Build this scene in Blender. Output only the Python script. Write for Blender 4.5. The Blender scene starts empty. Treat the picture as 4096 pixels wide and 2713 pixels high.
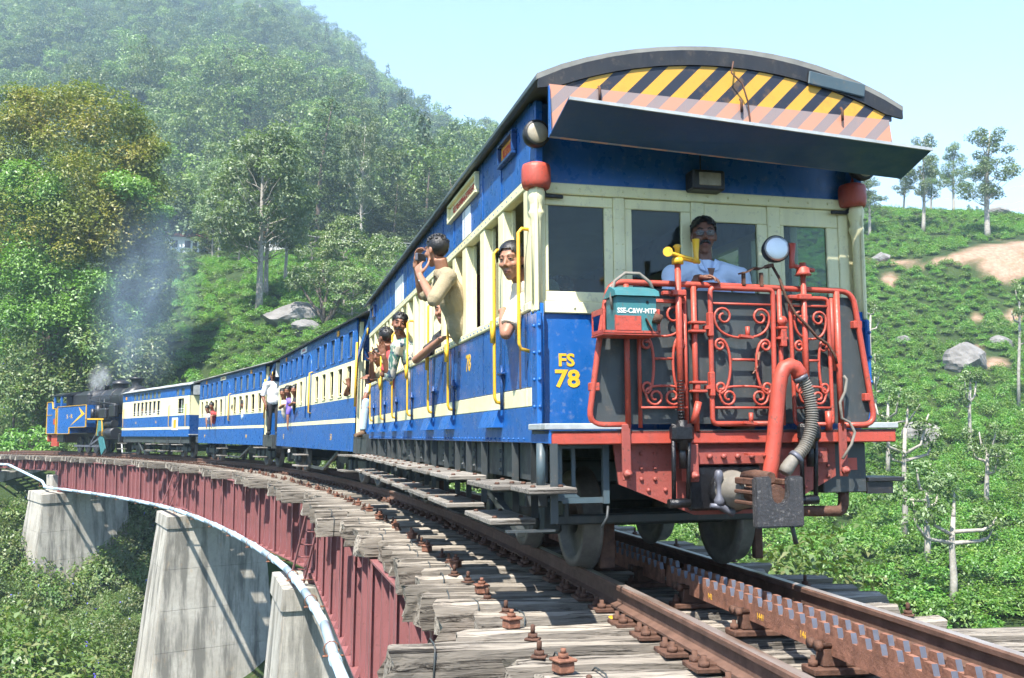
import bpy, bmesh, math, random
import numpy as np
from mathutils import Vector, Matrix, Euler
random.seed(7); RNG = np.random.default_rng(7)
SC = bpy.context.scene
COL = SC.collection
PI = math.pi
# ------------------------------------------------------------------ camera
CAMP = np.array([-2.5005022, -4.8047492, 1.1078246])
MM = np.array([[0.9690977, 0.0349833, 0.2441842], [-0.2453863, 0.0355712, 0.9687725], [0.0252049, -0.9987547, 0.0430564]])          # world axes seen in camera coordinates (x right, y down, z forward)
CW = np.array([[0.999859, 0.0, -0.0167906], [0.0010403, 0.9980788, 0.0619482], [0.0167583, -0.0619569, 0.9979381]])         # near coach axes in the world
FPX, CX, CY = 3832.829, 2048.0, 1356.5
cam_d = bpy.data.cameras.new('camera'); cam = bpy.data.objects.new('camera', cam_d); COL.objects.link(cam)
cam_d.sensor_width = 36.0; cam_d.lens = FPX * 36.0 / 4096.0; cam_d.clip_start = 0.05; cam_d.clip_end = 12000.0
R3 = Matrix((MM[:, 0], -MM[:, 1], -MM[:, 2])).transposed()
cam.matrix_world = Matrix.Translation(Vector(CAMP)) @ R3.to_4x4()
SC.camera = cam
# ------------------------------------------------------------------ sky, sun, exposure
SUN = Vector((-0.37, -0.47, 1.0)).normalized()
sun_el = math.asin(SUN.z); sun_az = math.atan2(SUN.x, SUN.y)
world = bpy.data.worlds.new('World'); SC.world = world; world.use_nodes = True
nt = world.node_tree; nt.nodes.clear()
wo = nt.nodes.new('ShaderNodeOutputWorld'); bg = nt.nodes.new('ShaderNodeBackground'); sk = nt.nodes.new('ShaderNodeTexSky')
sk.sky_type = 'NISHITA'; sk.sun_disc = False; sk.sun_elevation = sun_el; sk.sun_rotation = sun_az
sk.altitude = 1500.0; sk.air_density = 1.0; sk.dust_density = 1.2; sk.ozone_density = 2.2
bg.inputs['Strength'].default_value = 0.125
nt.links.new(sk.outputs[0], bg.inputs[0]); nt.links.new(bg.outputs[0], wo.inputs[0])
sl = bpy.data.lights.new('sun', 'SUN'); sl.energy = 5.0; sl.angle = math.radians(0.53); sl.color = (1.0, 0.955, 0.88)
so = bpy.data.objects.new('sun', sl); COL.objects.link(so)
so.rotation_euler = SUN.to_track_quat('Z', 'Y').to_euler(); so.location = (-40, -50, 90)
SC.view_settings.view_transform = 'Standard'; SC.view_settings.look = 'None'
SC.view_settings.exposure = 1.58; SC.view_settings.gamma = 1.0; SC.view_settings.use_curve_mapping = False
SC.cycles.max_bounces = 8; SC.cycles.diffuse_bounces = 4; SC.cycles.transparent_max_bounces = 12; SC.cycles.volume_bounces = 3
SC.cycles.use_adaptive_sampling = True; SC.cycles.adaptive_threshold = 0.02
# ------------------------------------------------------------------ geometry helpers
def ray(u, v):
    return MM @ np.array([(u - CX) / FPX, (v - CY) / FPX, 1.0])
def atdepth(u, v, d):
    return CAMP + ray(u, v) * d
def orient(vs, fs):
    c = np.mean(np.array(vs), axis=0); out = []
    for f in fs:
        p = [np.array(vs[i]) for i in f[:3]]
        n = np.cross(p[1] - p[0], p[2] - p[0]); fc = np.mean([np.array(vs[i]) for i in f], axis=0)
        out.append(f if np.dot(n, fc - c) >= 0 else tuple(reversed(f)))
    return out
class MB:
    def __init__(s): s.v = []; s.f = []; s.m = []; s.s = []
    def add(s, vs, fs, mi=0, sm=False):
        b = len(s.v); s.v += [tuple(map(float, v)) for v in vs]
        for f in fs: s.f.append(tuple(i + b for i in f)); s.m.append(mi); s.s.append(sm)
        return s
    def box(s, x0, y0, z0, x1, y1, z1, mi=0, b=0.0):
        lo = (min(x0, x1), min(y0, y1), min(z0, z1)); hi = (max(x0, x1), max(y0, y1), max(z0, z1))
        b = min(b, *(0.45 * (h - l) for l, h in zip(lo, hi)))
        if b <= 0:
            vs = [(x, y, z) for x in (lo[0], hi[0]) for y in (lo[1], hi[1]) for z in (lo[2], hi[2])]
            fs = [(0, 1, 3, 2), (4, 6, 7, 5), (0, 4, 5, 1), (2, 3, 7, 6), (0, 2, 6, 4), (1, 5, 7, 3)]
            return s.add(vs, fs, mi)
        vs = []; idx = {}
        for i in (0, 1):
            for j in (0, 1):
                for k in (0, 1):
                    c = (i, j, k)
                    for a in range(3):
                        p = [(lo, hi)[c[t]][t] + (b if c[t] == 0 else -b) for t in range(3)]
                        p[a] = (lo, hi)[c[a]][a]
                        idx[(c, a)] = len(vs); vs.append(tuple(p))
        fs = []
        for a in range(3):
            o = [t for t in range(3) if t != a]
            for sgn in (0, 1):
                q = []
                for e in ((0, 0), (1, 0), (1, 1), (0, 1)):
                    c = [0, 0, 0]; c[a] = sgn; c[o[0]] = e[0]; c[o[1]] = e[1]; q.append(idx[(tuple(c), a)])
                fs.append(tuple(q))
            for e in ((0, 0), (1, 0), (1, 1), (0, 1)):
                c0 = [0, 0, 0]; c0[o[0]] = e[0]; c0[o[1]] = e[1]; c1 = list(c0); c1[a] = 1
                fs.append((idx[(tuple(c0), o[0])], idx[(tuple(c1), o[0])], idx[(tuple(c1), o[1])], idx[(tuple(c0), o[1])]))
        for i in (0, 1):
            for j in (0, 1):
                for k in (0, 1):
                    fs.append(tuple(idx[((i, j, k), a)] for a in range(3)))
        return s.add(vs, orient(vs, fs), mi)
    def bar(s, p, q, w, h, mi=0, up=(0, 0, 1), b=0.0):
        """box of width w (sideways) and height h (along up) from p to q"""
        p = Vector(p); q = Vector(q); d = q - p; L = d.length; d.normalize(); up = Vector(up)
        x = d.cross(up)
        if x.length < 1e-4: x = d.cross(Vector((1, 0, 0)))
        x.normalize(); z = x.cross(d).normalized(); k = len(s.v)
        s.box(-w / 2, 0, -h / 2, w / 2, L, h / 2, mi, b)
        for i in range(k, len(s.v)):
            a = s.v[i]; s.v[i] = tuple(p + x * a[0] + d * a[1] + z * a[2])
        return s
    def tube(s, pts, r, n=8, mi=0, cap=True, sm=True, closed=False):
        pts = [Vector(p) for p in pts]; m = len(pts)
        rs = list(r) if isinstance(r, (list, tuple)) else [r] * m
        T = []
        for i in range(m):
            a = pts[(i - 1) % m] if closed else pts[max(i - 1, 0)]; c = pts[(i + 1) % m] if closed else pts[min(i + 1, m - 1)]
            t = c - a; T.append(t.normalized() if t.length > 1e-9 else Vector((0, 0, 1)))
        t = T[0]; nrm = t.cross(Vector((0, 0, 1)))
        if nrm.length < 0.1: nrm = t.cross(Vector((1, 0, 0)))
        nrm.normalize(); vs = []
        for i in range(m):
            if i > 0:
                q = T[i - 1].rotation_difference(T[i]); nrm = q @ nrm
            bi = T[i].cross(nrm)
            for j in range(n):
                a = 2 * PI * j / n; vs.append(tuple(pts[i] + (nrm * math.cos(a) + bi * math.sin(a)) * rs[i]))
        fs = []
        for i in range(m if closed else m - 1):
            k = (i + 1) % m
            for j in range(n):
                fs.append((i * n + j, i * n + (j + 1) % n, k * n + (j + 1) % n, k * n + j))
        s.add(vs, fs, mi, sm)
        if cap and not closed:
            b = len(s.v) - len(vs)
            s.f.append(tuple(b + j for j in reversed(range(n)))); s.m.append(mi); s.s.append(False)
            s.f.append(tuple(b + (m - 1) * n + j for j in range(n))); s.m.append(mi); s.s.append(False)
        return s
    def prism(s, poly, ax, lo, hi, mi=0):
        a = sum(poly[i][0] * poly[(i + 1) % len(poly)][1] - poly[(i + 1) % len(poly)][0] * poly[i][1] for i in range(len(poly)))
        if a < 0: poly = poly[::-1]
        n = len(poly)
        mp = {'x': lambda p, t: (t, p[0], p[1]), 'y': lambda p, t: (p[0], t, p[1]), 'z': lambda p, t: (p[0], p[1], t)}[ax]
        vs = [mp(p, lo) for p in poly] + [mp(p, hi) for p in poly]
        fs = [tuple(reversed(range(n))), tuple(range(n, 2 * n))] + [(i, (i + 1) % n, n + (i + 1) % n, n + i) for i in range(n)]
        if ax == 'y': fs = [tuple(reversed(f)) for f in fs]
        return s.add(vs, fs, mi)
    def lathe(s, prof, n=16, c=(0, 0, 0), ax='z', mi=0, sm=True):
        vs = []; c = Vector(c)
        for (r, z) in prof:
            for j in range(n):
                a = 2 * PI * j / n; x, y = r * math.cos(a), r * math.sin(a)
                p = {'z': (x, y, z), 'y': (x, z, -y), 'x': (z, x, y)}[ax] if ax != 'y' else (x, z, -y)
                vs.append(tuple(c + Vector(p)))
        fs = []
        for i in range(len(prof) - 1):
            for j in range(n):
                fs.append((i * n + j, i * n + (j + 1) % n, (i + 1) * n + (j + 1) % n, (i + 1) * n + j))
        fs.append(tuple(reversed(range(n)))); fs.append(tuple(range((len(prof) - 1) * n, len(prof) * n)))
        return s.add(vs, fs, mi, sm)
    def ball(s, c, r, n=12, mi=0, rot=None):
        r = r if isinstance(r, (tuple, list)) else (r, r, r); m = max(4, n // 2); vs = []
        for i in range(m + 1):
            t = PI * i / m
            for j in range(n):
                a = 2 * PI * j / n
                p = Vector((r[0] * math.sin(t) * math.cos(a), r[1] * math.sin(t) * math.sin(a), -r[2] * math.cos(t)))
                if rot is not None: p = rot @ p
                vs.append(tuple(Vector(c) + p))
        fs = [(i * n + j, i * n + (j + 1) % n, (i + 1) * n + (j + 1) % n, (i + 1) * n + j) for i in range(m) for j in range(n)]
        return s.add(vs, fs, mi, True)
    def mark(s): return len(s.v)
    def xf(s, k, mat):
        for i in range(k, len(s.v)): s.v[i] = tuple(mat @ Vector(s.v[i]))
        return s
    def mesh(s, name, mats):
        me = bpy.data.meshes.new(name); me.from_pydata(s.v, [], s.f)
        for m in (mats if isinstance(mats, (list, tuple)) else [mats]): me.materials.append(m)
        me.polygons.foreach_set('material_index', s.m); me.polygons.foreach_set('use_smooth', s.s); me.update()
        return me
    def build(s, name, mats, parent=None, label=None, **kw):
        return link(name, s.mesh(name, mats), parent, label, **kw)
def link(name, data, parent=None, label=None, cat=None, group=None, kind=None, loc=None, mat=None):
    o = bpy.data.objects.new(name, data); COL.objects.link(o)
    if parent is not None: o.parent = parent
    if mat is not None: o.matrix_basis = mat
    if loc is not None: o.location = loc
    if label: o['label'] = label
    if cat: o['category'] = cat
    if group: o['group'] = group
    if kind: o['kind'] = kind
    return o
def thing(name, label, cat, loc=None, mat=None, group=None, kind=None):
    o = link(name, None, None, label, cat, group, kind, loc, mat); o.empty_display_size = 0.2
    return o
def kids(o):
    return [c for c in bpy.data.objects if c.parent is o]
def dup(o, kmap, parent=None):
    c = o.copy(); COL.objects.link(c); c.parent = parent
    for ch in kmap.get(o.name, []): dup(ch, kmap, c)
    return c
def kidmap():
    k = {}
    for o in bpy.data.objects:
        if o.parent is not None: k.setdefault(o.parent.name, []).append(o)
    return k
def quads_mesh(name, verts, mats, mi=None, smooth=False, nper=4):
    """fast mesh of separate quads: verts (n, 4, 3)"""
    n = len(verts); me = bpy.data.meshes.new(name)
    me.vertices.add(n * nper); me.vertices.foreach_set('co', np.ascontiguousarray(verts, dtype=np.float32).ravel())
    me.loops.add(n * nper); me.loops.foreach_set('vertex_index', np.arange(n * nper, dtype=np.int32))
    me.polygons.add(n); me.polygons.foreach_set('loop_start', np.arange(n, dtype=np.int32) * nper)
    for m in mats: me.materials.append(m)
    if mi is not None: me.polygons.foreach_set('material_index', np.asarray(mi, dtype=np.int32))
    me.update(calc_edges=True)
    return me
def grid_mesh(name, P, mats, smooth=True):
    """P (a, b, 3)"""
    a, b = P.shape[:2]; i = np.arange(a * b).reshape(a, b)
    q = np.stack([i[:-1, :-1], i[1:, :-1], i[1:, 1:], i[:-1, 1:]], axis=-1).reshape(-1, 4)
    me = bpy.data.meshes.new(name); me.vertices.add(a * b); me.vertices.foreach_set('co', P.astype(np.float32).ravel())
    n = len(q); me.loops.add(n * 4); me.loops.foreach_set('vertex_index', q.astype(np.int32).ravel())
    me.polygons.add(n); me.polygons.foreach_set('loop_start', np.arange(n, dtype=np.int32) * 4)
    me.polygons.foreach_set('use_smooth', np.full(n, smooth))
    for m in mats: me.materials.append(m)
    me.update(calc_edges=True)
    return me
# ------------------------------------------------------------------ materials
class NT:
    def __init__(s, name):
        s.m = bpy.data.materials.new(name); s.m.use_nodes = True; s.t = s.m.node_tree; s.t.nodes.clear()
        s.out = s.n('ShaderNodeOutputMaterial'); s.tc = s.n('ShaderNodeTexCoord')
    def n(s, t, **k):
        x = s.t.nodes.new(t)
        for a, v in k.items():
            if hasattr(x, a): setattr(x, a, v)
            else: x.inputs[a].default_value = v
        return x
    def l(s, a, b): s.t.links.new(a, b)
    def noise(s, scale, detail=4, rough=0.6, stretch=(1, 1, 1), coord='Object', dist=0.0):
        mp = s.n('ShaderNodeMapping'); mp.inputs['Scale'].default_value = stretch
        s.l(s.tc.outputs[coord], mp.inputs[0]); x = s.n('ShaderNodeTexNoise')
        x.inputs['Scale'].default_value = scale; x.inputs['Detail'].default_value = detail; x.inputs['Roughness'].default_value = rough
        x.inputs['Distortion'].default_value = dist
        s.l(mp.outputs[0], x.inputs['Vector']); return x.outputs['Fac']
    def ramp(s, fac, stops):
        r = s.n('ShaderNodeValToRGB'); e = r.color_ramp.elements
        while len(e) < len(stops): e.new(0.5)
        for k, (p, c) in enumerate(stops):
            e[k].position = p; e[k].color = (*c, 1) if isinstance(c, (tuple, list)) else (c, c, c, 1)
        s.l(fac, r.inputs[0]); return r.outputs[0]
    def mix(s, fac, a, b, mode='MIX'):
        x = s.n('ShaderNodeMix'); x.data_type = 'RGBA'; x.blend_type = mode
        for v, i in ((fac, 0), (a, 6), (b, 7)):
            if hasattr(v, 'links'): s.l(v, x.inputs[i])
            else: x.inputs[i].default_value = v if i == 0 else (*v, 1)
        return x.outputs[2]
    def bump(s, h, strength=0.3, dist=0.02):
        b = s.n('ShaderNodeBump'); b.inputs['Strength'].default_value = strength; b.inputs['Distance'].default_value = dist
        s.l(h, b.inputs['Height']); return b.outputs[0]
    def principled(s, color, rough=0.5, metal=0.0, normal=None, spec=0.5, **k):
        p = s.n('ShaderNodeBsdfPrincipled')
        for nm, v in (('Base Color', color), ('Roughness', rough), ('Metallic', metal), ('Normal', normal), ('Specular IOR Level', spec)):
            if v is None: continue
            if hasattr(v, 'links'): s.l(v, p.inputs[nm])
            elif nm == 'Base Color': p.inputs[nm].default_value = (*v, 1)
            else: p.inputs[nm].default_value = v
        for nm, v in k.items(): p.inputs[nm.replace('_', ' ')].default_value = v
        s.l(p.outputs[0], s.out.inputs[0]); return p
def paint(name, col, rough=0.38, worn=(0.16, 0.10, 0.07), amount=0.35, dirt=(0.10, 0.085, 0.07), dirt_amt=0.25, scale=6.0, streak=True, bump=0.12):
    t = NT(name)
    a = t.noise(scale * 0.5, 4, 0.6); c = t.mix(t.ramp(a, [(0.3, 0.0), (0.75, 1.0)]), tuple(x * 0.86 for x in col), tuple(min(1, x * 1.12) for x in col))
    if streak:
        st = t.noise(3.0, 5, 0.65, (6, 6, 0.7)); c = t.mix(t.ramp(st, [(0.52, 0.0), (0.8, dirt_amt)]), c, dirt)
    ch = t.noise(scale * 4, 6, 0.7); c = t.mix(t.ramp(ch, [(0.575, 0.0), (0.65, amount)]), c, worn)
    rg = t.ramp(t.noise(scale * 2, 3), [(0.3, max(0.05, rough - 0.1)), (0.7, min(1, rough + 0.18))])
    t.principled(c, rg, 0.0, t.bump(t.noise(scale * 5, 5, 0.7), bump, 0.008)); return t.m
def plain(name, col, rough=0.6, metal=0.0, var=0.12, scale=8.0, bump=0.1, spec=0.5):
    t = NT(name); a = t.noise(scale, 5, 0.65)
    c = t.mix(t.ramp(a, [(0.3, 0.0), (0.7, 1.0)]), tuple(x * (1 - var) for x in col), tuple(min(1, x * (1 + var)) for x in col))
    t.principled(c, rough, metal, t.bump(t.noise(scale * 3, 4, 0.7), bump, 0.01) if bump else None, spec); return t.m
def leafmat(name, c1, c2, c3=None, big=0.35, trans=0.3, inst=0.25, gloss=0.05):
    """leaf colour varies by clump (object noise), by small noise and from object to object"""
    t = NT(name)
    a = t.noise(big, 2, 0.5); f = t.noise(3.1, 2, 0.6)
    c = t.mix(t.ramp(a, [(0.36, 0.0), (0.62, 1.0)]), c1, c2)
    if c3 is not None: c = t.mix(t.ramp(f, [(0.5, 0.0), (0.66, 1.0)]), c, c3)
    oi = t.n('ShaderNodeObjectInfo'); hv = t.n('ShaderNodeHueSaturation')
    mr = t.n('ShaderNodeMapRange'); mr.inputs['To Min'].default_value = 1 - inst; mr.inputs['To Max'].default_value = 1 + inst
    t.l(oi.outputs['Random'], mr.inputs['Value']); t.l(mr.outputs[0], hv.inputs['Value'])
    mh = t.n('ShaderNodeMapRange'); mh.inputs['To Min'].default_value = 0.5 - 0.012; mh.inputs['To Max'].default_value = 0.5 + 0.012
    t.l(oi.outputs['Random'], mh.inputs['Value']); t.l(mh.outputs[0], hv.inputs['Hue'])
    t.l(c, hv.inputs['Color']); col = hv.outputs[0]
    d = t.n('ShaderNodeBsdfDiffuse'); tr = t.n('ShaderNodeBsdfTranslucent'); g = t.n('ShaderNodeBsdfGlossy'); g.inputs['Roughness'].default_value = 0.5
    g.inputs['Color'].default_value = (0.9, 0.95, 0.9, 1)
    t.l(col, d.inputs[0]); t.l(t.mix(1.0, col, (1.0, 1.25, 0.45), 'MULTIPLY'), tr.inputs[0])
    m1 = t.n('ShaderNodeMixShader'); m1.inputs[0].default_value = trans; t.l(d.outputs[0], m1.inputs[1]); t.l(tr.outputs[0], m1.inputs[2])
    m2 = t.n('ShaderNodeMixShader'); m2.inputs[0].default_value = gloss; t.l(m1.outputs[0], m2.inputs[1]); t.l(g.outputs[0], m2.inputs[2])
    t.l(m2.outputs[0], t.out.inputs[0]); return t.m
def woodmat(name, c1, c2, dark, scale=1.0, rough=0.85):
    t = NT(name)
    g = t.noise(9 * scale, 8, 0.72, (0.35, 5, 5), dist=0.4); big = t.noise(1.6 * scale, 3)
    cr = t.noise(5 * scale, 6, 0.8, (0.22, 7, 7), dist=0.6)
    oi = t.n('ShaderNodeObjectInfo')
    c = t.mix(t.ramp(g, [(0.3, 0.0), (0.7, 1.0)]), c1, c2)
    c = t.mix(t.ramp(big, [(0.5, 0.0), (0.8, 0.55)]), c, tuple(0.55 * a + 0.45 * b for a, b in zip(c1, dark)))
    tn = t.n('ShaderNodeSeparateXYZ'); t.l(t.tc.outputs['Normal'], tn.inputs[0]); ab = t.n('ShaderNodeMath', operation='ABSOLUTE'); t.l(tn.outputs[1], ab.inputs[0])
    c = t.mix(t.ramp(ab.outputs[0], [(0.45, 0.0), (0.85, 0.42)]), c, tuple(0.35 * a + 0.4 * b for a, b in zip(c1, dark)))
    c = t.mix(t.ramp(cr, [(0.40, 1.0), (0.48, 0.0)]), c, dark)
    hv = t.n('ShaderNodeHueSaturation'); mr = t.n('ShaderNodeMapRange'); mr.inputs['To Min'].default_value = 0.75; mr.inputs['To Max'].default_value = 1.2
    t.l(oi.outputs['Random'], mr.inputs['Value']); t.l(mr.outputs[0], hv.inputs['Value']); t.l(c, hv.inputs['Color'])
    h = t.mix(0.6, t.ramp(cr, [(0.33, 0.0), (0.46, 1.0)]), g)
    t.principled(hv.outputs[0], rough, 0.0, t.bump(h, 0.9, 0.02), 0.25); return t.m
def glassmat(name, tint=(0.5, 0.58, 0.56), alpha=0.35, rough=0.06):
    t = NT(name); g = t.n('ShaderNodeBsdfGlossy'); g.inputs['Roughness'].default_value = rough
    tr = t.n('ShaderNodeBsdfTransparent'); tr.inputs[0].default_value = (*tint, 1)
    d = t.n('ShaderNodeBsdfDiffuse'); d.inputs[0].default_value = (0.13, 0.145, 0.12, 1)
    fr = t.n('ShaderNodeFresnel'); fr.inputs[0].default_value = 1.5
    m = t.n('ShaderNodeMixShader'); t.l(fr.outputs[0], m.inputs[0]); t.l(tr.outputs[0], m.inputs[1]); t.l(g.outputs[0], m.inputs[2])
    m2 = t.n('ShaderNodeMixShader')
    dn = t.noise(4, 5, 0.7); t.l(t.ramp(dn, [(0.3, alpha * 0.03), (0.75, alpha * 0.22)]), m2.inputs[0])
    t.l(m.outputs[0], m2.inputs[1]); t.l(d.outputs[0], m2.inputs[2]); t.l(m2.outputs[0], t.out.inputs[0]); return t.m
def concmat(name):
    t = NT(name)
    b = t.noise(0.5, 5, 0.6); f = t.noise(7, 8, 0.75); st = t.noise(1.1, 6, 0.7, (2.2, 2.2, 0.16)); sm = t.noise(2.5, 5, 0.7, (1, 1, 0.5))
    c = t.mix(t.ramp(b, [(0.3, 0.0), (0.7, 1.0)]), (0.31, 0.285, 0.24), (0.50, 0.47, 0.41))
    c = t.mix(t.ramp(f, [(0.35, 0.5), (0.6, 0.0)]), c, (0.27, 0.26, 0.23))
    c = t.mix(t.ramp(st, [(0.47, 0.0), (0.62, 0.85)]), c, (0.12, 0.115, 0.10))
    c = t.mix(t.ramp(sm, [(0.60, 0.0), (0.74, 0.5)]), c, (0.40, 0.27, 0.15))
    t.principled(c, 0.9, 0.0, t.bump(f, 0.5, 0.02), 0.25); return t.m
MAT = dict(
    blue=paint('blue_paint', (0.010, 0.098, 0.34), 0.30, (0.16, 0.2, 0.32), 0.4, (0.06, 0.13, 0.31), 0.5),
    bluedark=paint('dark_blue_paint', (0.010, 0.05, 0.17), 0.28, (0.12, 0.14, 0.2), 0.3, (0.05, 0.06, 0.09), 0.3),
    cream=paint('cream_paint', (0.80, 0.74, 0.45), 0.42, (0.50, 0.45, 0.30), 0.5, (0.42, 0.36, 0.22), 0.35),
    red=paint('red_paint', (0.40, 0.062, 0.038), 0.42, (0.14, 0.055, 0.04), 0.8, (0.16, 0.06, 0.045), 0.45, 9.0, bump=0.35),
    redshadegrime=paint('shade_toned_grimy_red_paint', (0.27, 0.06, 0.045), 0.55, (0.08, 0.04, 0.03), 0.8, (0.10, 0.05, 0.04), 0.7, 9.0, bump=0.4),  # base red darkened to paint in the headstock's shade, with grime on top
    yellow=paint('yellow_paint', (0.75, 0.42, 0.025), 0.42, (0.30, 0.17, 0.05), 0.6, (0.45, 0.25, 0.06), 0.3),
    teal=paint('teal_paint', (0.035, 0.165, 0.18), 0.5, (0.10, 0.11, 0.10), 0.6, (0.09, 0.10, 0.09), 0.4),
    greyblue=paint('grey_blue_paint', (0.055, 0.085, 0.10), 0.45, (0.12, 0.10, 0.08), 0.4, (0.10, 0.09, 0.075), 0.4),
    slate=paint('dark_grey_paint', (0.042, 0.05, 0.052), 0.5, (0.10, 0.08, 0.065), 0.5, (0.11, 0.10, 0.085), 0.4),
    black=paint('black_paint', (0.018, 0.018, 0.02), 0.42, (0.07, 0.055, 0.045), 0.5, (0.06, 0.052, 0.045), 0.4),
    grease=plain('black_grease', (0.012, 0.012, 0.014), 0.28, 0.2, 0.4, 20, 0.5),
    buff=paint('worn_black_buffer', (0.035, 0.034, 0.036), 0.45, (0.22, 0.21, 0.20), 0.45, (0.16, 0.13, 0.11), 0.45, 14.0, bump=0.5),
    rust=plain('rusty_steel', (0.095, 0.048, 0.032), 0.8, 0.0, 0.45, 16, 0.5, 0.3),
    rustorange=plain('orange_rust', (0.21, 0.095, 0.06), 0.85, 0.0, 0.4, 18, 0.5, 0.3),
    railside=plain('rail_brown', (0.125, 0.07, 0.05), 0.75, 0.0, 0.35, 9, 0.3, 0.3),
    steel=plain('worn_steel', (0.105, 0.11, 0.135), 0.5, 0.25, 0.2, 12, 0.15),
    silver=plain('silver_strip', (0.38, 0.40, 0.40), 0.5, 0.2, 0.2, 10, 0.2),
    maroon=paint('maroon_girder_paint', (0.235, 0.088, 0.088), 0.6, (0.12, 0.05, 0.04), 0.5, (0.10, 0.04, 0.038), 0.5, 5.0),
    concrete=concmat('old_concrete'),
    pipe=paint('pale_blue_pipe', (0.42, 0.55, 0.66), 0.4, (0.3, 0.3, 0.3), 0.4, (0.25, 0.25, 0.24), 0.4),
    white=paint('white_paint', (0.80, 0.81, 0.80), 0.5, (0.5, 0.48, 0.44), 0.3, (0.5, 0.48, 0.44), 0.2),
    rubber=plain('ribbed_hose_rubber', (0.17, 0.155, 0.13), 0.7, 0, 0.2, 20, 0.2),
    roof=plain('roof_sheet', (0.19, 0.185, 0.165), 0.6, 0.0, 0.3, 4, 0.25),
    orange=plain('orange_sign', (0.80, 0.33, 0.02), 0.5), redprint=plain('red_print', (0.55, 0.03, 0.02), 0.5),
    glass=glassmat('dusty_glass'), lens=plain('lamp_glass', (0.30, 0.265, 0.20), 0.35, 0.0, 0.3, 14, 0.05),
    chrome=plain('lamp_silver', (0.72, 0.73, 0.74), 0.45, 0.6, 0.05, 6, 0.02),
    cloth_l=plain('window_curtain', (0.42, 0.55, 0.62), 0.9), seat=plain('maroon_seat', (0.13, 0.04, 0.045), 0.7),
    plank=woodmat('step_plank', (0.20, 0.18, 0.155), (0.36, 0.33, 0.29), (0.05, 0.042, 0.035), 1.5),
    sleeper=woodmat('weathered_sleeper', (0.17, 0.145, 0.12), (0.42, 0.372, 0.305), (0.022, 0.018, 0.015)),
    lime=plain('lime_patch', (0.6, 0.6, 0.57), 0.8),
    bark=plain('pale_bark', (0.34, 0.31, 0.27), 0.9, 0, 0.35, 6, 0.6, 0.2), barkd=plain('dark_bark', (0.13, 0.105, 0.085), 0.9, 0, 0.35, 6, 0.6, 0.2),
    soil=plain('red_soil', (0.42, 0.27, 0.17), 0.95, 0, 0.3, 1.5, 0.6, 0.2), rock=plain('grey_rock', (0.19, 0.18, 0.17), 0.9, 0, 0.4, 1.2, 0.8, 0.2),
)
def text(name, body, size, mat, parent, m, ext=0.002, align='CENTER', label=None, sx=1.0, res=3, bold=0.0):
    c = bpy.data.curves.new(name, 'FONT'); c.body = body; c.size = size; c.extrude = ext; c.align_x = align; c.align_y = 'CENTER'; c.resolution_u = res; c.offset = bold
    o = bpy.data.objects.new(name, c); COL.objects.link(o)
    bpy.context.view_layer.update(); dg = bpy.context.evaluated_depsgraph_get()
    me = bpy.data.meshes.new_from_object(o.evaluated_get(dg)); bpy.data.objects.remove(o); bpy.data.curves.remove(c)
    me.materials.clear(); me.materials.append(mat)
    return link(name, me, parent, label, mat=m @ Matrix.Diagonal((sx, 1, 1, 1)))
# text frames: facing -Y (front wall) and facing -X (left side) of a coach
def face_front(x, y, z): return Matrix(((1, 0, 0, x), (0, 0, -1, y), (0, 1, 0, z), (0, 0, 0, 1)))
def face_left(x, y, z): return Matrix(((0, 0, -1, x), (-1, 0, 0, y), (0, 1, 0, z), (0, 0, 0, 1)))
# ------------------------------------------------------------------ the track's line
TK, TG, TDZ, TSH = 0.01096841, 0.06195693, -0.01994419, 0.05746
def trk(s, off=0.0, z=0.0):
    t = s - 4.5; h = TK * t; c = np.array([-(1 - math.cos(h)) / TK + TK / 2 * 3.2 ** 2, 4.5 + math.sin(h) / TK]) + (off + TSH) * np.array([math.cos(h), math.sin(h)])
    return Vector((c[0], c[1], -TG * s + TDZ + z))
def trk_frame(s, off=0.0, z=0.0):
    p = trk(s, off, z); d = (trk(s + 0.2, off, z) - trk(s - 0.2, off, z)).normalized()
    x = d.cross(Vector((0, 0, 1))).normalized(); up = x.cross(d)
    m = Matrix((x, d, up)).transposed().to_4x4(); m.translation = p; return m
def chord_frame(s0, s1, off=0.0, z=0.0, cant=0.0):
    p = trk(s0, off, z); q = trk(s1, off, z); d = (q - p).normalized(); x = d.cross(Vector((0, 0, 1))).normalized(); up = x.cross(d)
    m = Matrix((x, d, up)).transposed().to_4x4() @ Matrix.Rotation(cant, 4, 'Y'); m.translation = p; return m
# ================================================================== terrain: one sheet, heights set along bearings from the camera's side of the valley
FW = np.array([MM[0, 2], MM[1, 2]]); FW /= np.linalg.norm(FW); RT = np.array([FW[1], -FW[0]])
def polar(x, y):
    a = (x - CAMP[0]) * RT[0] + (y - CAMP[1]) * RT[1]; b = (x - CAMP[0]) * FW[0] + (y - CAMP[1]) * FW[1]
    return np.arctan2(a, b), np.hypot(a, b)
def unpolar(phi, r):
    return CAMP[0] + r * (np.sin(phi) * RT[0] + np.cos(phi) * FW[0]), CAMP[1] + r * (np.sin(phi) * RT[1] + np.cos(phi) * FW[1])
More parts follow.
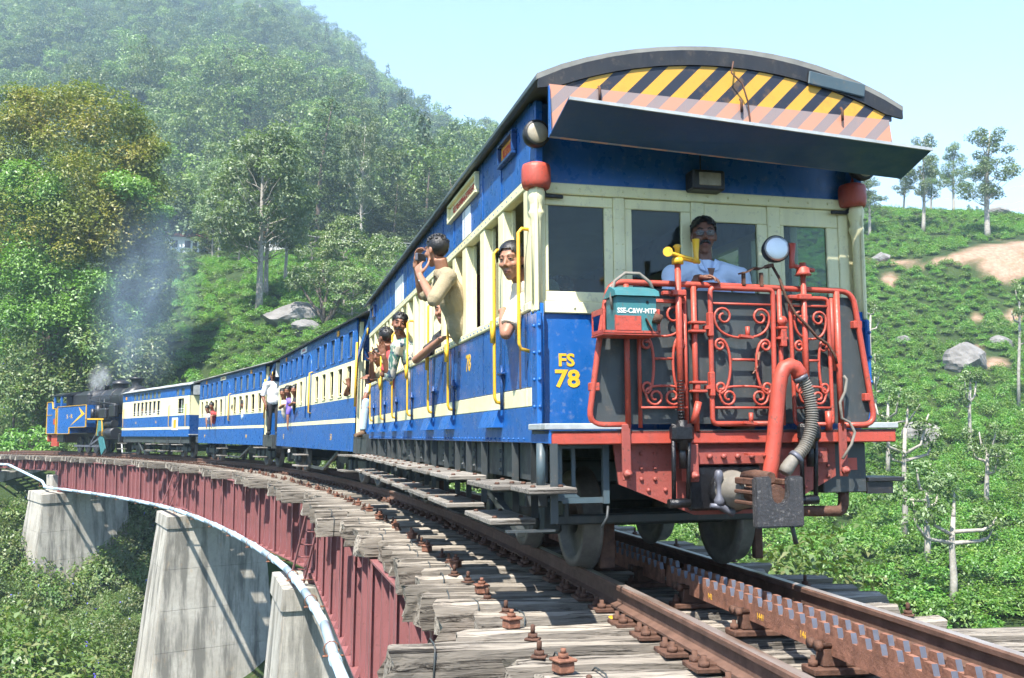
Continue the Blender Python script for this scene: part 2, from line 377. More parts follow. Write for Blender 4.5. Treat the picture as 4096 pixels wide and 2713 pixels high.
# (u, [(depth, v of the ground in the photograph, or ('z', height))])
Z = lambda z: ('z', z)
PROF = [
 (-700, [(4, Z(-8)), (20, Z(-9.5)), (35, Z(-9)), (48, Z(-8)), (56, Z(-4.5)), (60, Z(-3.4)), (75, Z(-2)), (95, Z(4)), (130, Z(15)), (200, Z(45)), (400, Z(165)), (720, Z(300)), (900, Z(310)), (2500, Z(120))]),
 (0, [(4, Z(-8)), (20, Z(-10)), (34, 2740), (44, 2440), (52, 2130), (58, 1850), (62, 1800), (75, 1740), (95, 1400), (120, 1230), (200, 830), (400, 170), (700, Z(300)), (900, Z(310)), (2500, Z(120))]),
 (330, [(4, Z(-8)), (22, Z(-11)), (38, 2760), (47, 2450), (53, 2250), (57, 1960), (61, 1790), (72, 1640), (95, 1300), (120, 1140), (200, 800), (400, 170), (700, Z(300)), (900, Z(310)), (2500, Z(120))]),
 (620, [(4, Z(-8)), (22, Z(-12)), (38, Z(-12)), (46, 2420), (52, 2080), (57, 1800), (62, 1700), (75, 1440), (95, 1180), (110, 1075), (130, 1020), (200, 760), (400, 170), (700, Z(295)), (900, Z(300)), (2500, Z(120))]),
 (1000, [(4, Z(-8)), (22, Z(-11)), (36, Z(-10)), (44, 2300), (50, 2000), (58, 1640), (64, 1480), (75, 1290), (95, 1095), (110, 1030), (140, 985), (200, 720), (400, 210), (640, 20), (720, Z(275)), (1000, Z(270)), (2500, Z(110))]),
 (1300, [(4, Z(-8)), (22, Z(-10)), (36, Z(-8)), (44, 2150), (52, 1800), (60, 1500), (75, 1250), (95, 1080), (110, 1030), (140, 960), (200, 760), (400, 370), (640, 150), (700, 160), (900, Z(200)), (2500, Z(100))]),
 (1500, [(4, Z(-8)), (22, Z(-9)), (40, Z(-6)), (55, 1650), (75, 1240), (95, 1080), (110, 1030), (140, 940), (200, 800), (400, 500), (600, 335), (660, 345), (850, Z(140)), (2500, Z(80))]),
 (1720, [(4, Z(-8)), (22, Z(-9)), (40, Z(-5)), (60, 1540), (80, 1240), (110, 1060), (140, 950), (200, 830), (400, 640), (560, 560), (620, 575), (850, Z(90)), (2500, Z(60))]),
 (1930, [(4, Z(-8)), (22, Z(-8.5)), (40, Z(-5)), (60, 1600), (80, 1300), (110, 1130), (140, 1000), (200, 860), (400, 720), (540, 690), (600, 720), (850, Z(60)), (2500, Z(40))]),
 (2400, [(4, Z(-8)), (20, Z(-8)), (34, 2300), (45, 1980), (60, 1690), (80, 1400), (110, 1180), (150, 980), (220, 900), (400, 880), (600, 1000), (900, Z(40)), (2500, Z(10))]),
 (3050, [(4, Z(-8)), (15, Z(-7.4)), (30, 2420), (45, 2010), (60, 1700), (80, 1400), (98, 1150), (104, 1090), (112, 1060), (132, 850), (150, 860), (250, Z(5)), (600, Z(-20)), (2500, Z(-40))]),
 (3430, [(4, Z(-8)), (15, Z(-7.2)), (29, 2440), (45, 2000), (60, 1700), (80, 1390), (98, 1120), (103, 1055), (110, 1040), (130, 835), (146, 842), (250, Z(5)), (600, Z(-20)), (2500, Z(-40))]),
 (3800, [(4, Z(-8)), (15, Z(-7)), (28, 2450), (45, 2010), (60, 1710), (80, 1400), (96, 1165), (102, 1010), (110, 985), (128, 855), (142, 862), (250, Z(5)), (600, Z(-20)), (2500, Z(-40))]),
 (4120, [(4, Z(-8)), (15, Z(-6.8)), (27, 2460), (45, 2020), (60, 1720), (80, 1400), (94, 1200), (101, 1000), (108, 960), (126, 880), (140, 890), (250, Z(4)), (600, Z(-20)), (2500, Z(-40))]),
 (5200, [(4, Z(-8)), (15, Z(-6.5)), (27, Z(-5)), (45, Z(-3)), (60, Z(0)), (80, Z(5)), (100, Z(13)), (125, Z(20)), (140, Z(20)), (250, Z(5)), (600, Z(-20)), (2500, Z(-40))]),
]
NR = 240; RS = np.concatenate([np.linspace(3, 150, 130), np.geomspace(151, 2600, NR - 130)])
_phi = []; _zz = []
for u, pts in PROF:
    rr = []; zz = []
    for d, v in pts:
        if isinstance(v, tuple):
            p = atdepth(u, 1521.0, d); z = v[1]
        else:
            p = atdepth(u, float(v), d); z = p[2]
        f, r = polar(p[0], p[1]); rr.append(r); zz.append(z)
    _phi.append(polar(*atdepth(u, 1521.0, 100.0)[:2])[0])
    zi = np.interp(RS, rr, zz)
    k = np.array([1, 4, 6, 4, 1]) / 16.0; zp = np.pad(zi, 2, mode='edge'); zi2 = np.convolve(zp, k, mode='valid'); _zz.append(zi2)
for a, z0 in ((1.25, -6), (1.9, -6), (PI, -7)):
    _phi.append(a); _zz.append(np.interp(RS, [3, 20, 60, 200, 800, 2600], [-8, -7, z0 + 2, z0 + 12, -10, -40]))
for a, z0 in ((-1.25, -6), (-1.9, -6), (-PI, -7)):
    _phi.insert(0, a); _zz.insert(0, np.interp(RS, [3, 20, 60, 200, 800, 2600], [-8, -9, z0, z0 + 12, -10, -40]))
_phi = np.array(_phi); _zz = np.array(_zz)
def vnoise(x, y, s, seed=0):
    """smooth value noise, numpy"""
    x = np.asarray(x, float) / s + 37.7 * seed; y = np.asarray(y, float) / s - 19.3 * seed
    xi = np.floor(x); yi = np.floor(y); fx = x - xi; fy = y - yi; fx = fx * fx * (3 - 2 * fx); fy = fy * fy * (3 - 2 * fy)
    h = lambda a, b: np.modf(np.abs(np.sin(a * 127.1 + b * 311.7 + seed * 17.0) * 43758.5453))[0]
    return (h(xi, yi) * (1 - fx) + h(xi + 1, yi) * fx) * (1 - fy) + (h(xi, yi + 1) * (1 - fx) + h(xi + 1, yi + 1) * fx) * fy - 0.5
def ground_z(x, y):
    phi, r = polar(x, y); phi = np.asarray(phi, float); r = np.asarray(r, float)
    i = np.clip(np.searchsorted(_phi, phi) - 1, 0, len(_phi) - 2); t = np.clip((phi - _phi[i]) / (_phi[i + 1] - _phi[i]), 0, 1); t = t * t * (3 - 2 * t) * 0.5 + t * 0.5
    j = np.clip(np.searchsorted(RS, r) - 1, 0, NR - 2); q = np.clip((r - RS[j]) / (RS[j + 1] - RS[j]), 0, 1)
    a = _zz[i, j] * (1 - q) + _zz[i, j + 1] * q; b = _zz[i + 1, j] * (1 - q) + _zz[i + 1, j + 1] * q
    z = a * (1 - t) + b * t
    far = np.clip((r - 120) / 300, 0, 1)
    return z + vnoise(x, y, 9, 1) * 0.5 + vnoise(x, y, 3, 2) * 0.2 + far * (vnoise(x, y, 90, 3) * 26 + vnoise(x, y, 35, 4) * 11)
def at(u, d, dz=0.0):
    """the ground point seen at column u, depth d"""
    p = atdepth(u, 1521.0, d); return Vector((p[0], p[1], float(ground_z(p[0], p[1])) + dz))
def uvd(x, y, z):
    """columns, rows and depths of world points"""
    q = np.stack([x - CAMP[0], y - CAMP[1], z - CAMP[2]], -1) @ MM; return CX + FPX * q[..., 0] / q[..., 2], CY + FPX * q[..., 1] / q[..., 2], q[..., 2]
_ph = np.concatenate([np.linspace(-PI, -0.62, 26)[:-1], np.linspace(-0.62, 0.62, 250), np.linspace(0.62, PI, 26)[1:]])
PH, RR = np.meshgrid(_ph, RS, indexing='ij'); GX, GY = unpolar(PH, RR); GZ = ground_z(GX, GY)
def groundmat():
    t = NT('hill_soil_and_undergrowth')
    a = t.noise(0.35, 5, 0.65); f = t.noise(2.2, 6, 0.7); bb = t.noise(0.03, 4, 0.6)
    c = t.mix(t.ramp(a, [(0.35, 0.0), (0.65, 1.0)]), (0.018, 0.036, 0.010), (0.04, 0.062, 0.017))
    c = t.mix(t.ramp(f, [(0.58, 0.0), (0.72, 0.55)]), c, (0.16, 0.115, 0.07))
    c = t.mix(t.ramp(bb, [(0.62, 0.0), (0.72, 0.5)]), c, (0.17, 0.16, 0.12))
    at_ = t.n('ShaderNodeAttribute'); at_.attribute_name = 'bare'
    s = t.mix(t.ramp(f, [(0.3, 0.0), (0.7, 1.0)]), (0.22, 0.125, 0.08), (0.38, 0.26, 0.19))
    s = t.mix(t.ramp(a, [(0.56, 0.0), (0.7, 0.6)]), s, (0.30, 0.20, 0.13))
    c = t.mix(at_.outputs['Fac'], c, s)
    t.principled(c, 0.95, 0.0, t.bump(f, 0.8, 0.12), 0.15); return t.m
gm = grid_mesh('ground', np.stack([GX, GY, GZ], -1), [groundmat()])
# bare places: the road's cutting on the right hill, the track beside the loco, paths between the tea
U, V, D = uvd(GX, GY, GZ); D = np.maximum(D, 0.01)
def bare_mask(u, v, d):
    b = np.zeros_like(u)
    front = (d > 80) & (d < 120)
    band = np.exp(-((v - np.interp(u, [3400, 3700, 3900, 4200], [1040, 1058, 1015, 985])) / np.interp(u, [3400, 3750, 3850, 4100], [9, 13, 34, 44])) ** 2)
    b = np.maximum(b, np.where(front & (u > 3380), band, 0))
    blob = np.exp(-(((u - 4020) / 120) ** 2 + ((v - 1060) / 70) ** 2) ** 2)
    b = np.maximum(b, np.where((d > 70) & (d < 120), blob, 0))
    for (uu, vv, su, sv, lo, hi) in ((3560, 1130, 34, 40, 60, 120), (3980, 1450, 60, 30, 55, 100), (3905, 1430, 30, 60, 55, 100), (500, 1450, 75, 26, 55, 80), (4060, 1270, 50, 40, 60, 110), (3910, 1270, 30, 24, 60, 110)):
        b = np.maximum(b, np.where((d > lo) & (d < hi), np.exp(-((u - uu) / su) ** 2 - ((v - vv) / sv) ** 2), 0))
    return b
BM = np.clip(bare_mask(U, V, D) * 1.9 - 0.75 + 1.0 * vnoise(GX, GY, 1.6, 9) * (bare_mask(U, V, D) > 0.08), 0, 1)
ga = gm.attributes.new('bare', 'FLOAT', 'POINT'); ga.data.foreach_set('value', BM.astype(np.float32).ravel())
link('ground', gm, None, 'steep green valley and hillsides rising round the railway bridge', 'ground', None, 'structure')
# ================================================================== viaduct: girders, piers, sleepers, rails
S0, S1 = -3.3, 61.5
JOINTS = [-3.6, 14.9, 33.4, 51.9]
# ---- sleepers
track = thing('railway_track', 'curved rack railway track of weathered timbers crossing the bridge', 'railway track', loc=(0, 0, 0))
def sleeper_mesh(seed, x0, x1, w, h, near):
    rg = random.Random(seed); nx = 22 if near else 9; mb = MB(); ring = []
    prof = [(-1, -1), (-0.35, -1), (0.35, -1), (1, -1), (1.0, -0.3), (1, 0.35), (0.93, 0.9), (0.45, 1.0), (0, 0.99), (-0.45, 1.0), (-0.93, 0.9), (-1, 0.35), (-1, -0.3)] if near else [(-1, -1), (1, -1), (1, 0.6), (0.85, 1), (-0.85, 1), (-1, 0.6)]
    n = len(prof); xs = [x0 + (x1 - x0) * (i / (nx - 1)) ** (1.25 if near else 1) for i in range(nx)]
    off = [rg.uniform(-1, 1) for _ in prof]; vs = []
    gro = [rg.uniform(-0.006, 0.010) for _ in prof]
    for i, x in enumerate(xs):
        e = max(0.0, 1 - (x - x0) / 0.28); e2 = max(0.0, 1 - (x1 - x) / 0.2)
        bow = math.sin(x * 2 + seed) * 0.006
        for j, (a, b) in enumerate(prof):
            k = 1 - 0.07 * e * e * abs(off[j]) - 0.05 * e2
            dx = (rg.uniform(-0.035, 0.035) * (1 if i in (0, nx - 1) else 0.2)) + (off[j] * 0.025 if i == 0 else 0)
            jz = rg.uniform(-1, 1) * (0.005 if near else 0.006)
            vs.append((x + dx, a * w / 2 * k + rg.uniform(-1, 1) * 0.005, (b * h / 2 * (k if b < 0 else 1 - 0.05 * e * abs(off[j]))) - h / 2 + jz + bow - (gro[j] if b > 0.9 else 0)))
    fs = []
    for i in range(nx - 1):
        for j in range(n):
            fs.append((i * n + j, (i + 1) * n + j, (i + 1) * n + (j + 1) % n, i * n + (j + 1) % n))
    fs.append(tuple(range(n))); fs.append(tuple((nx - 1) * n + j for j in reversed(range(n))))
    fs = [tuple(reversed(f)) for f in fs]
    mb.add(vs, fs, 0, False); return mb
SLEEPER_TOP = -0.150
LEFT = [(-.95, -1.30), (-.58, -1.36), (-.22, -1.90), (.16, -1.50), (.46, -1.34), (.92, -1.51), (1.42, -1.64), (1.9, -1.5), (2.42, -1.41), (3.3, -1.52), (4.55, -1.52), (5.68, -1.62), (7.47, -1.92), (10.2, -1.8)]
far_meshes = [sleeper_mesh(100 + k, -0.0, 1.0, 0.235, 0.23, False).mesh('sleeper', MAT['sleeper']) for k in range(0)]
bolt = MB(); bolt.lathe([(0.046, 0.0), (0.046, 0.010), (0.026, 0.012)], 4, (0, 0, 0)); bolt.lathe([(0.026, 0.010), (0.026, 0.032)], 6); bolt.lathe([(0.012, 0.030), (0.012, 0.07), (0.008, 0.075)], 8)
bolt_me = bolt.mesh('hook_bolt', MAT['rust'])
bolt2 = MB(); bolt2.box(-0.038, -0.034, 0, 0.038, 0.034, 0.045, 0, 0.006); bolt2.box(-0.046, -0.043, 0.0455, 0.046, 0.043, 0.058, 0, 0.004); bolt2.lathe([(0.024, 0.058), (0.024, 0.078)], 6); bolt2.lathe([(0.012, 0.076), (0.012, 0.098)], 8)
bolt2_me = bolt2.mesh('hook_bolt', MAT['rustorange'])
chair = MB(); chair.box(-0.15, -0.085, 0, 0.15, 0.085, 0.022, 0, 0.004)
for sx in (-1, 1):
    for yy in (-0.05, 0.05):
        chair.lathe([(0.026, 0.02), (0.026, 0.045), (0.013, 0.046), (0.013, 0.068)], 6, (sx * 0.105, yy, 0))
    chair.box(sx * 0.045, -0.05, 0.02, sx * 0.10, 0.05, 0.036, 0, 0.004)
chair_me = chair.mesh('rail_fastening', MAT['rust'])
twine = MB()
sl_list = []; s = S0; k = 0
rg = random.Random(11); variants = {}
while s < S1:
    near = s < 7.5
    xl = next((b for a, b in LEFT if abs(a - s) < .19), rg.choice([-1.42, -1.5, -1.58, -1.66, -1.45, -1.75, -1.88, -1.53]) + rg.uniform(-0.05, 0.05)); xr = next((b for a, b in ((-.95, 1.7), (-.58, 1.95), (-.22, 1.74), (.46, 1.25), (.8, 1.4), (1.42, 1.45)) if abs(a - s) < .19), rg.uniform(1.15, 1.45))
    w = rg.uniform(0.172, 0.212); h = rg.uniform(0.2, 0.245)
    if near: me = sleeper_mesh(k, xl, xr, w, h, True).mesh('sleeper', MAT['sleeper'])
    else:
        key = k % 14
        if key not in variants: variants[key] = sleeper_mesh(k, xl, xr, w, h, False).mesh('sleeper', MAT['sleeper'])
        me = variants[key]
    m = trk_frame(s, 0, SLEEPER_TOP + rg.uniform(-0.022, 0.006)) @ Matrix.Rotation(rg.uniform(-0.02, 0.02), 4, 'Z')
    o = link('sleeper', me, track, mat=m); sl_list.append((s, o, xl, xr))
    if s < 24:
        b = link('hook_bolt', bolt2_me if k % 3 == 0 else bolt_me, o, mat=Matrix.Translation((-1.2 + rg.uniform(-0.05, 0.05), rg.uniform(-0.04, 0.04), 0.0)) @ Matrix.Rotation(rg.uniform(0, 1.5), 4, 'Z'))
        if s < 6 and k % 3 == 0: link('hook_bolt', bolt_me, o, mat=Matrix.Translation((1.1 + rg.uniform(-0.05, 0.05), 0.02, 0.0)))
        for sx in (-1, 1):
            link('rail_fastening', chair_me, o, mat=Matrix.Translation((sx * 0.525 + TSH * 0, 0, 0.0)))
        if s < 9 and k % 4 != 1:
            tw = MB(); a = xl + rg.uniform(0.16, 0.24); ln = rg.uniform(-0.01, 0.02)
            tw.tube([(a, -w / 2 - .006, -h * .95), (a + ln, -w / 2 - .006, -.01), (a + ln, -w / 2 + .03, .008), (a, w / 2 - .03, .008), (a - ln, w / 2 + .006, -.02), (a, w / 2 + .006, -h * .95)], 0.0045, 5)
            tw.build('binding_wire', MAT['slate'], o)
    s += 0.375 + rg.uniform(-0.025, 0.03); k += 1
fb = MB()
for (s, o, xl, xr) in sl_list:
    if s >= 24:
        for x in (-1.2,):
            f = trk_frame(s, x, SLEEPER_TOP); kk = fb.mark(); fb.box(-.05, -.05, 0, .05, .05, .05); fb.xf(kk, f)
        for x in (-.525, .525):
            f = trk_frame(s, x, SLEEPER_TOP); kk = fb.mark(); fb.box(-.14, -.08, 0, .14, .08, .04); fb.xf(kk, f)
fb.build('fastening', MAT['rust'], track, kind='stuff')
# ---- rails
def sweep(prof, s0, s1, off, z, step=0.3):
    mb = MB(); n = len(prof); ns = max(2, int((s1 - s0) / step)); vs = []
    for i in range(ns + 1):
        f = trk_frame(s0 + (s1 - s0) * i / ns, off, z)
        for (a, b) in prof: vs.append(tuple(f @ Vector((a, 0, b))))
    return mb, vs, ns, n
RAIL = [(-.05, 0), (.05, 0), (.05, .012), (.012, .026), (.010, .085), (.030, .095), (.031, .116), (.024, .125), (-.024, .125), (-.031, .116), (-.030, .095), (-.010, .085), (-.012, .026), (-.05, .012)]
def rail(s0, s1, off):
    mb, vs, ns, n = sweep(RAIL, s0, s1, off, SLEEPER_TOP + 0.022)
    fs = [(i * n + j, (i + 1) * n + j, (i + 1) * n + (j + 1) % n, i * n + (j + 1) % n) for i in range(ns) for j in range(n)]
    fs = [tuple(reversed(f)) for f in fs]
    mb.add(vs, fs, 0); nq = len(fs)
    for q in range(nq):
        if q % n in (7,): mb.m[q] = 1
    mb.f.append(tuple(range(n))); mb.m.append(0); mb.s.append(False)
    mb.f.append(tuple(ns * n + j for j in reversed(range(n)))); mb.m.append(0); mb.s.append(False)
    return mb.build('rail', [MAT['railside'], MAT['railtop']], track)
t_ = NT('worn_rail_head'); c_ = t_.mix(t_.ramp(t_.noise(6, 4, .6, (1, .2, 1)), [(.4, 0.), (.62, 1.)]), (0.23, .15, .11), (0.42, .37, .34)); t_.principled(c_, .38, .45, None); MAT['railtop'] = t_.m
for off in (-0.522, 0.522):
    a = S0 - 0.3
    for e in (4.9, 18.0, 31, 44, 56, S1 + 14):
        rail(a, e - 0.006, off); a = e + 0.006
# check rail pieces (second inner rail seen on the right)
# ---- rack bars with teeth
def rack_bar(off, s0, s1, phase):
    mb = MB(); p = 0.108; zt = 0.052; zr = 0.012; zb = -0.072; w = 0.0125
    poly = [(s0, zb)]; s = s0
    pts = []
    k = 0
    top = []
    while s + p < s1:
        a = s + phase * p if False else s
        top += [(a, zr), (a + .022, zr), (a + .034, zt), (a + .082, zt), (a + .094, zr)]; s += p
    top.append((s, zr))
    # per-tooth segments so the tooth flanks can be a different metal
    for i in range(len(top) - 1):
        (a, za), (b, zb2) = top[i], top[i + 1]
        fa, fb_ = trk_frame(a, off + TSH * 0, 0), trk_frame(b, off, 0)
        vs = []
        for f, z in ((fa, za), (fb_, zb2)):
            for x in (-w, w):
                vs += [f @ Vector((x, 0, z)), f @ Vector((x, 0, zb))]
        # 0 aL top,1 aL bot,2 aR top,3 aR bot,4 bL top,5 bL bot,6 bR top,7 bR bot
        kind = i % 5
        fs = [(0, 1, 5, 4), (2, 6, 7, 3), (0, 4, 6, 2), (1, 3, 7, 5)]
        mb.add(vs, fs[:2] + fs[3:], 0); mb.add(vs, [fs[2]], 1 if kind == 1 else 0)
    f0 = trk_frame(top[0][0], off, 0); f1 = trk_frame(top[-1][0], off, 0)
    for f, r in ((f0, 1), (f1, 0)):
        q = [f @ Vector((-w, 0, zr)), f @ Vector((w, 0, zr)), f @ Vector((w, 0, zb)), f @ Vector((-w, 0, zb))]
        mb.add(q, [(0, 1, 2, 3) if r else (3, 2, 1, 0)])
    return mb.build('rack_bar', [MAT['rustorange'], MAT['steel']], track)
MAT['toothsteel'] = MAT['steel']
for off, ph in ((-0.085, 0.0), (0.045, 0.054)):
    rack_bar(off, -3.2 + ph, 0.86 + ph, 0); rack_bar(off, 0.88 + ph, 5.0, 0)
ch = MB(); ch.box(-.17, -.06, 0, .17, .06, .03, 0, .005); ch.box(-.115, -.035, .03, .075, .035, .11, 0, .006)
for x in (-.125, .09): ch.lathe([(.022, .0), (.022, .026), (.012, .027), (.012, .045)], 6, (x - .02, 0, .03))
ch2 = MB().lathe([(.024, -.13), (.024, -.105), (.012, -.104), (.012, .104), (.024, .105), (.024, .13)], 6, (-.02, 0, .145), 'x')
ch_me = ch.mesh('rack_chair', MAT['rust']); ch2_me = ch2.mesh('rack_bolt', MAT['rust'])
s = -2.75
while s < 5:
    c = link('rack_chair', ch_me, track, mat=trk_frame(s, -0.02, SLEEPER_TOP))
    link('rack_bolt', ch2_me, c, mat=Matrix.Translation((0, 0.03, -.025))); link('rack_bolt', ch2_me, c, mat=Matrix.Translation((0, -0.03, -.025))); s += 0.80
for s_, tx_ in ((-.50, '1441'), (-.93, '146'), (.12, '142')):
    text('chalk_mark', tx_, .045, MAT['yellow'], track, trk_frame(s_, -.0985, -.035) @ face_left(0, 0, 0), .0005, sx=.9, res=1)
MB().lathe([(.045, 0), (.045, .003)], 14, trk(.17, -.62, -.147)).build('number_tag', MAT['yellow'], track)
# plain rack beyond
for off in (-0.085, 0.045):
    mb, vs, ns, n = sweep([(-.0125, -.07), (.0125, -.07), (.0125, .04), (-.0125, .04)], 5.05, S1, off, 0)
    mb.add(vs, [tuple(reversed((i * n + j, (i + 1) * n + j, (i + 1) * n + (j + 1) % n, i * n + (j + 1) % n))) for i in range(ns) for j in range(n)], 0); mb.build('rack_bar', MAT['rust'], track)
# ---- plate girders
GZT = SLEEPER_TOP - 0.235
def girder(s0, s1, depth, name, label, shift):
    root = thing('plate_girder', label, 'girder', group=None); L = (trk(s1) - trk(s0)).length
    root.matrix_basis = chord_frame(s0, s1, shift, GZT); nst = int(L / 0.56)
    for side in (-1, 1):
        x = side * 0.90
        MB().box(x - .008, 0.02, -depth, x + .008, L - .02, 0).build('web_plate', MAT['maroon'], root)
        MB().box(x - .15, 0.01, -.022, x + .15, L - .01, -.002).build('top_flange', MAT['maroon'], root)
        MB().box(x - .16, 0.01, -depth - .002, x + .16, L - .01, -depth + .022).build('bottom_flange', MAT['maroon'], root)
        ang = MB()
        for zz in (-.13, -depth + .022): ang.box(x + side * .009, .03, zz, x + side * .022, L - .03, zz + .108)
        ang.build('flange_angle', MAT['maroon'], root)
        rv = MB()
        if side == -1:
            i = 0; y = .12
            while y < L - .05:
                for zz in (-.075, -depth + .075): rv.ball((x - .026, y, zz), .014, 6)
                y += .11
            rv.build('rivet', MAT['maroon'], root, kind='stuff')
    stif = MB(); stif.box(-.135, -.012, -depth + .024, -.023, .008, -.024); stif.box(-.020, -.05, -depth + .024, -.009, .05, -.024)
    stif.box(-.147, -.055, -depth + .03, -.136, .055, -.024)
    for zz in np.arange(-depth + .15, -.1, .13): stif.ball((-.026, .03, zz), .012, 5)
    stk = MB(); stk.box(-.095, -.006, -depth + .024, -.023, .006, -.024); stk.box(-.020, -.05, -depth + .024, -.009, .05, -.024); stk.box(-.106, -.006, -depth + .03, -.096, .06, -.024)
    # curved foot: the angle is joggled outwards over the flange
    foot = [(-.012, -depth + .42), (-.06, -depth + .30), (-.10, -depth + .14), (-.14, -depth + .05), (-.15, -depth + .026)]
    stj = MB()
    for a, b in zip(foot[:-1], foot[1:]): stj.bar((a[0], 0, a[1]), (b[0], 0, b[1]), .045, .014, 0, (0, 1, 0))
    s_me = stif.mesh('stiffener', MAT['maroon']); k_me = stk.mesh('stiffener', MAT['maroon']); j_me = stj.mesh('stiffener_foot', MAT['maroon'])
    for i in range(nst + 1):
        y = .06 + (L - .12) * i / nst
        o = link('stiffener', s_me if i % 3 == 0 else k_me, root, mat=Matrix.Translation((-.90, y, 0)))
        if depth > 1: link('stiffener_foot', j_me, o)
        link('stiffener', s_me, root, mat=Matrix.Translation((.90, y, 0)) @ Matrix.Rotation(PI, 4, 'Z'))
    br = MB()
    for i in range(0, nst + 1, 3):
        y = .06 + (L - .12) * i / nst
        br.bar((-.88, y, -.1), (.88, y, -depth + .1), .06, .06); br.bar((-.88, y, -depth + .1), (.88, y, -.1), .06, .06)
    br.build('cross_bracing', MAT['maroon'], root, kind=None)
    for side in (-1, 1):
        for yy in (.3, L - .3):
            MB().box(side * .9 - .2, yy - .22, -depth - .2, side * .9 + .2, yy + .22, -depth - .004, 0, .01).build('bearing', MAT['maroon'], root)
    return root
GD = 1.42
girder(JOINTS[0], JOINTS[1], GD, 'g', 'maroon riveted plate girder under the nearest sleepers, beside the leaning ladder', -.06)
girder(JOINTS[1], JOINTS[2], GD, 'g', 'long maroon riveted plate girder between the two tall middle piers', -.06)
girder(JOINTS[2], JOINTS[3], GD, 'g', 'maroon riveted plate girder under the blue carriages at the far tall pier', -.06)
girder(JOINTS[3], 61.6, 0.55, 'g', 'shallow maroon girder of the last span below the locomotive', 0)
# ---- piers
def pier(s, z_top, half, thick, hgt, label, cap=0.36, batter=0.10):
    root = thing('bridge_pier', label, 'pier'); f = trk_frame(s, 0, z_top); d = f.to_3x3() @ Vector((0, 1, 0)); d.z = 0; d.normalize(); x = Vector((d.y, -d.x, 0))
    m = Matrix((x, d, Vector((0, 0, 1)))).transposed().to_4x4(); m.translation = f.translation; root.matrix_basis = m
    def fr(z0, z1, hx0, hy0, hx1, hy1, nm, jit=.004):
        mb = MB(); n = 0
        vs = [(sx * (hx0 if zz == z0 else hx1), sy * (hy0 if zz == z0 else hy1), zz) for zz in (z0, z1) for sx, sy in ((-1, -1), (1, -1), (1, 1), (-1, 1))]
        mb.add(vs, [(3, 2, 1, 0), (4, 5, 6, 7), (0, 1, 5, 4), (1, 2, 6, 5), (2, 3, 7, 6), (3, 0, 4, 7)])
        me = mb.mesh(nm, MAT['concrete']); bm = bmesh.new(); bm.from_mesh(me); bmesh.ops.bevel(bm, geom=[e for e in bm.edges if abs(e.verts[0].co.z - e.verts[1].co.z) > .05], offset=.035, segments=2, affect='EDGES')
        bm.to_mesh(me); bm.free(); return link(nm, me, root)
    fr(-cap, 0, half + .05, thick / 2 + .05, half + .02, thick / 2 + .02, 'pier_cap')
    z = -cap; lift = 1.42; i = 0
    while z > -hgt:
        z1 = max(-hgt, z - lift); a = batter * (-z - cap); b = batter * (-z1 - cap)
        fr(z1, z - .012, half + b, thick / 2 + b, half + a, thick / 2 + a, 'concrete_lift')
        g = .022; fr(z - .0125, z + .0005, half + a - g, thick / 2 + a - g, half + a - g, thick / 2 + a - g, 'lift_joint')
        z = z1; i += 1
    return root, m
PZ = GZT - GD - .2
pier(14.9, PZ + .02, 1.72, 1.7, 7.0, 'nearest concrete pier, its flat top below the ladder and pipe', .40, .06)
pier(33.4, PZ + .02, 1.75, 1.8, 9.0, 'tall tapering concrete pier in the middle with a long diagonal shadow', .42, .095)
pier(52.0, PZ + .02, 2.15, 2.1, 8.0, 'tapering concrete pier rising from the bushes under the far girder joint', .45, .10)
stub = thing('concrete_block', 'small concrete block on top of the far pier carrying the shallow girder', 'bearing block', mat=trk_frame(52.75, 0, GZT - .77))
MB().box(-1.25, -.5, -.98, 1.25, .5, 0, 0, .03).build('block', MAT['concrete'], stub)
pier(61.8, GZT - .77, 2.6, 1.6, 6.0, 'wide shaded concrete abutment pier beneath the shallow last girder', .35, .05)
# ---- pipe
pw = thing('water_pipe', 'long pale blue water pipe slung along the side of the bridge', 'pipe')
pp = []
for s in np.arange(-3.0, 51.9, 1.5):
    sp = (s - JOINTS[0]) % 18.5 / 18.5; sag = -.10 * (1 - (2 * sp - 1) ** 2) + .03
    zz = -1.78 + (-.16 if s < 9 else 0)
    pp.append(trk(s, -1.58 + sag, zz))
pp += [trk(51.9, -1.72, -1.72), trk(52.4, -1.72, -1.45), trk(57.3, -1.65, -.75), trk(57.9, -1.62, -.68), trk(63, -1.6, -.66)]
for i in range(0, len(pp) - 1, 2):
    MB().tube(pp[i:i + 3], .068, 12).build('pipe_section', MAT['pipe'], pw)
for i in range(1, len(pp) - 2, 2):
    d = (pp[i + 1] - pp[i - 1]).normalized(); MB().tube([pp[i] - d * .08, pp[i] + d * .08], .083, 12).build('pipe_collar', MAT['pipe'], pw)
    b = MB(); q = pp[i] + d * .5; x = Vector((d.y, -d.x, 0)).normalized()
    b.tube([q - x * .11 + Vector((0, 0, -.09)), q + x * .45 + Vector((0, 0, -.09))], .014, 6); b.tube([q + Vector((math.cos(a) * .10 * x.x, math.cos(a) * .10 * x.y, math.sin(a) * .10)) for a in np.linspace(0, 2 * PI, 11)], .009, 5)
    b.build('pipe_bracket', MAT['rustorange'], pw)
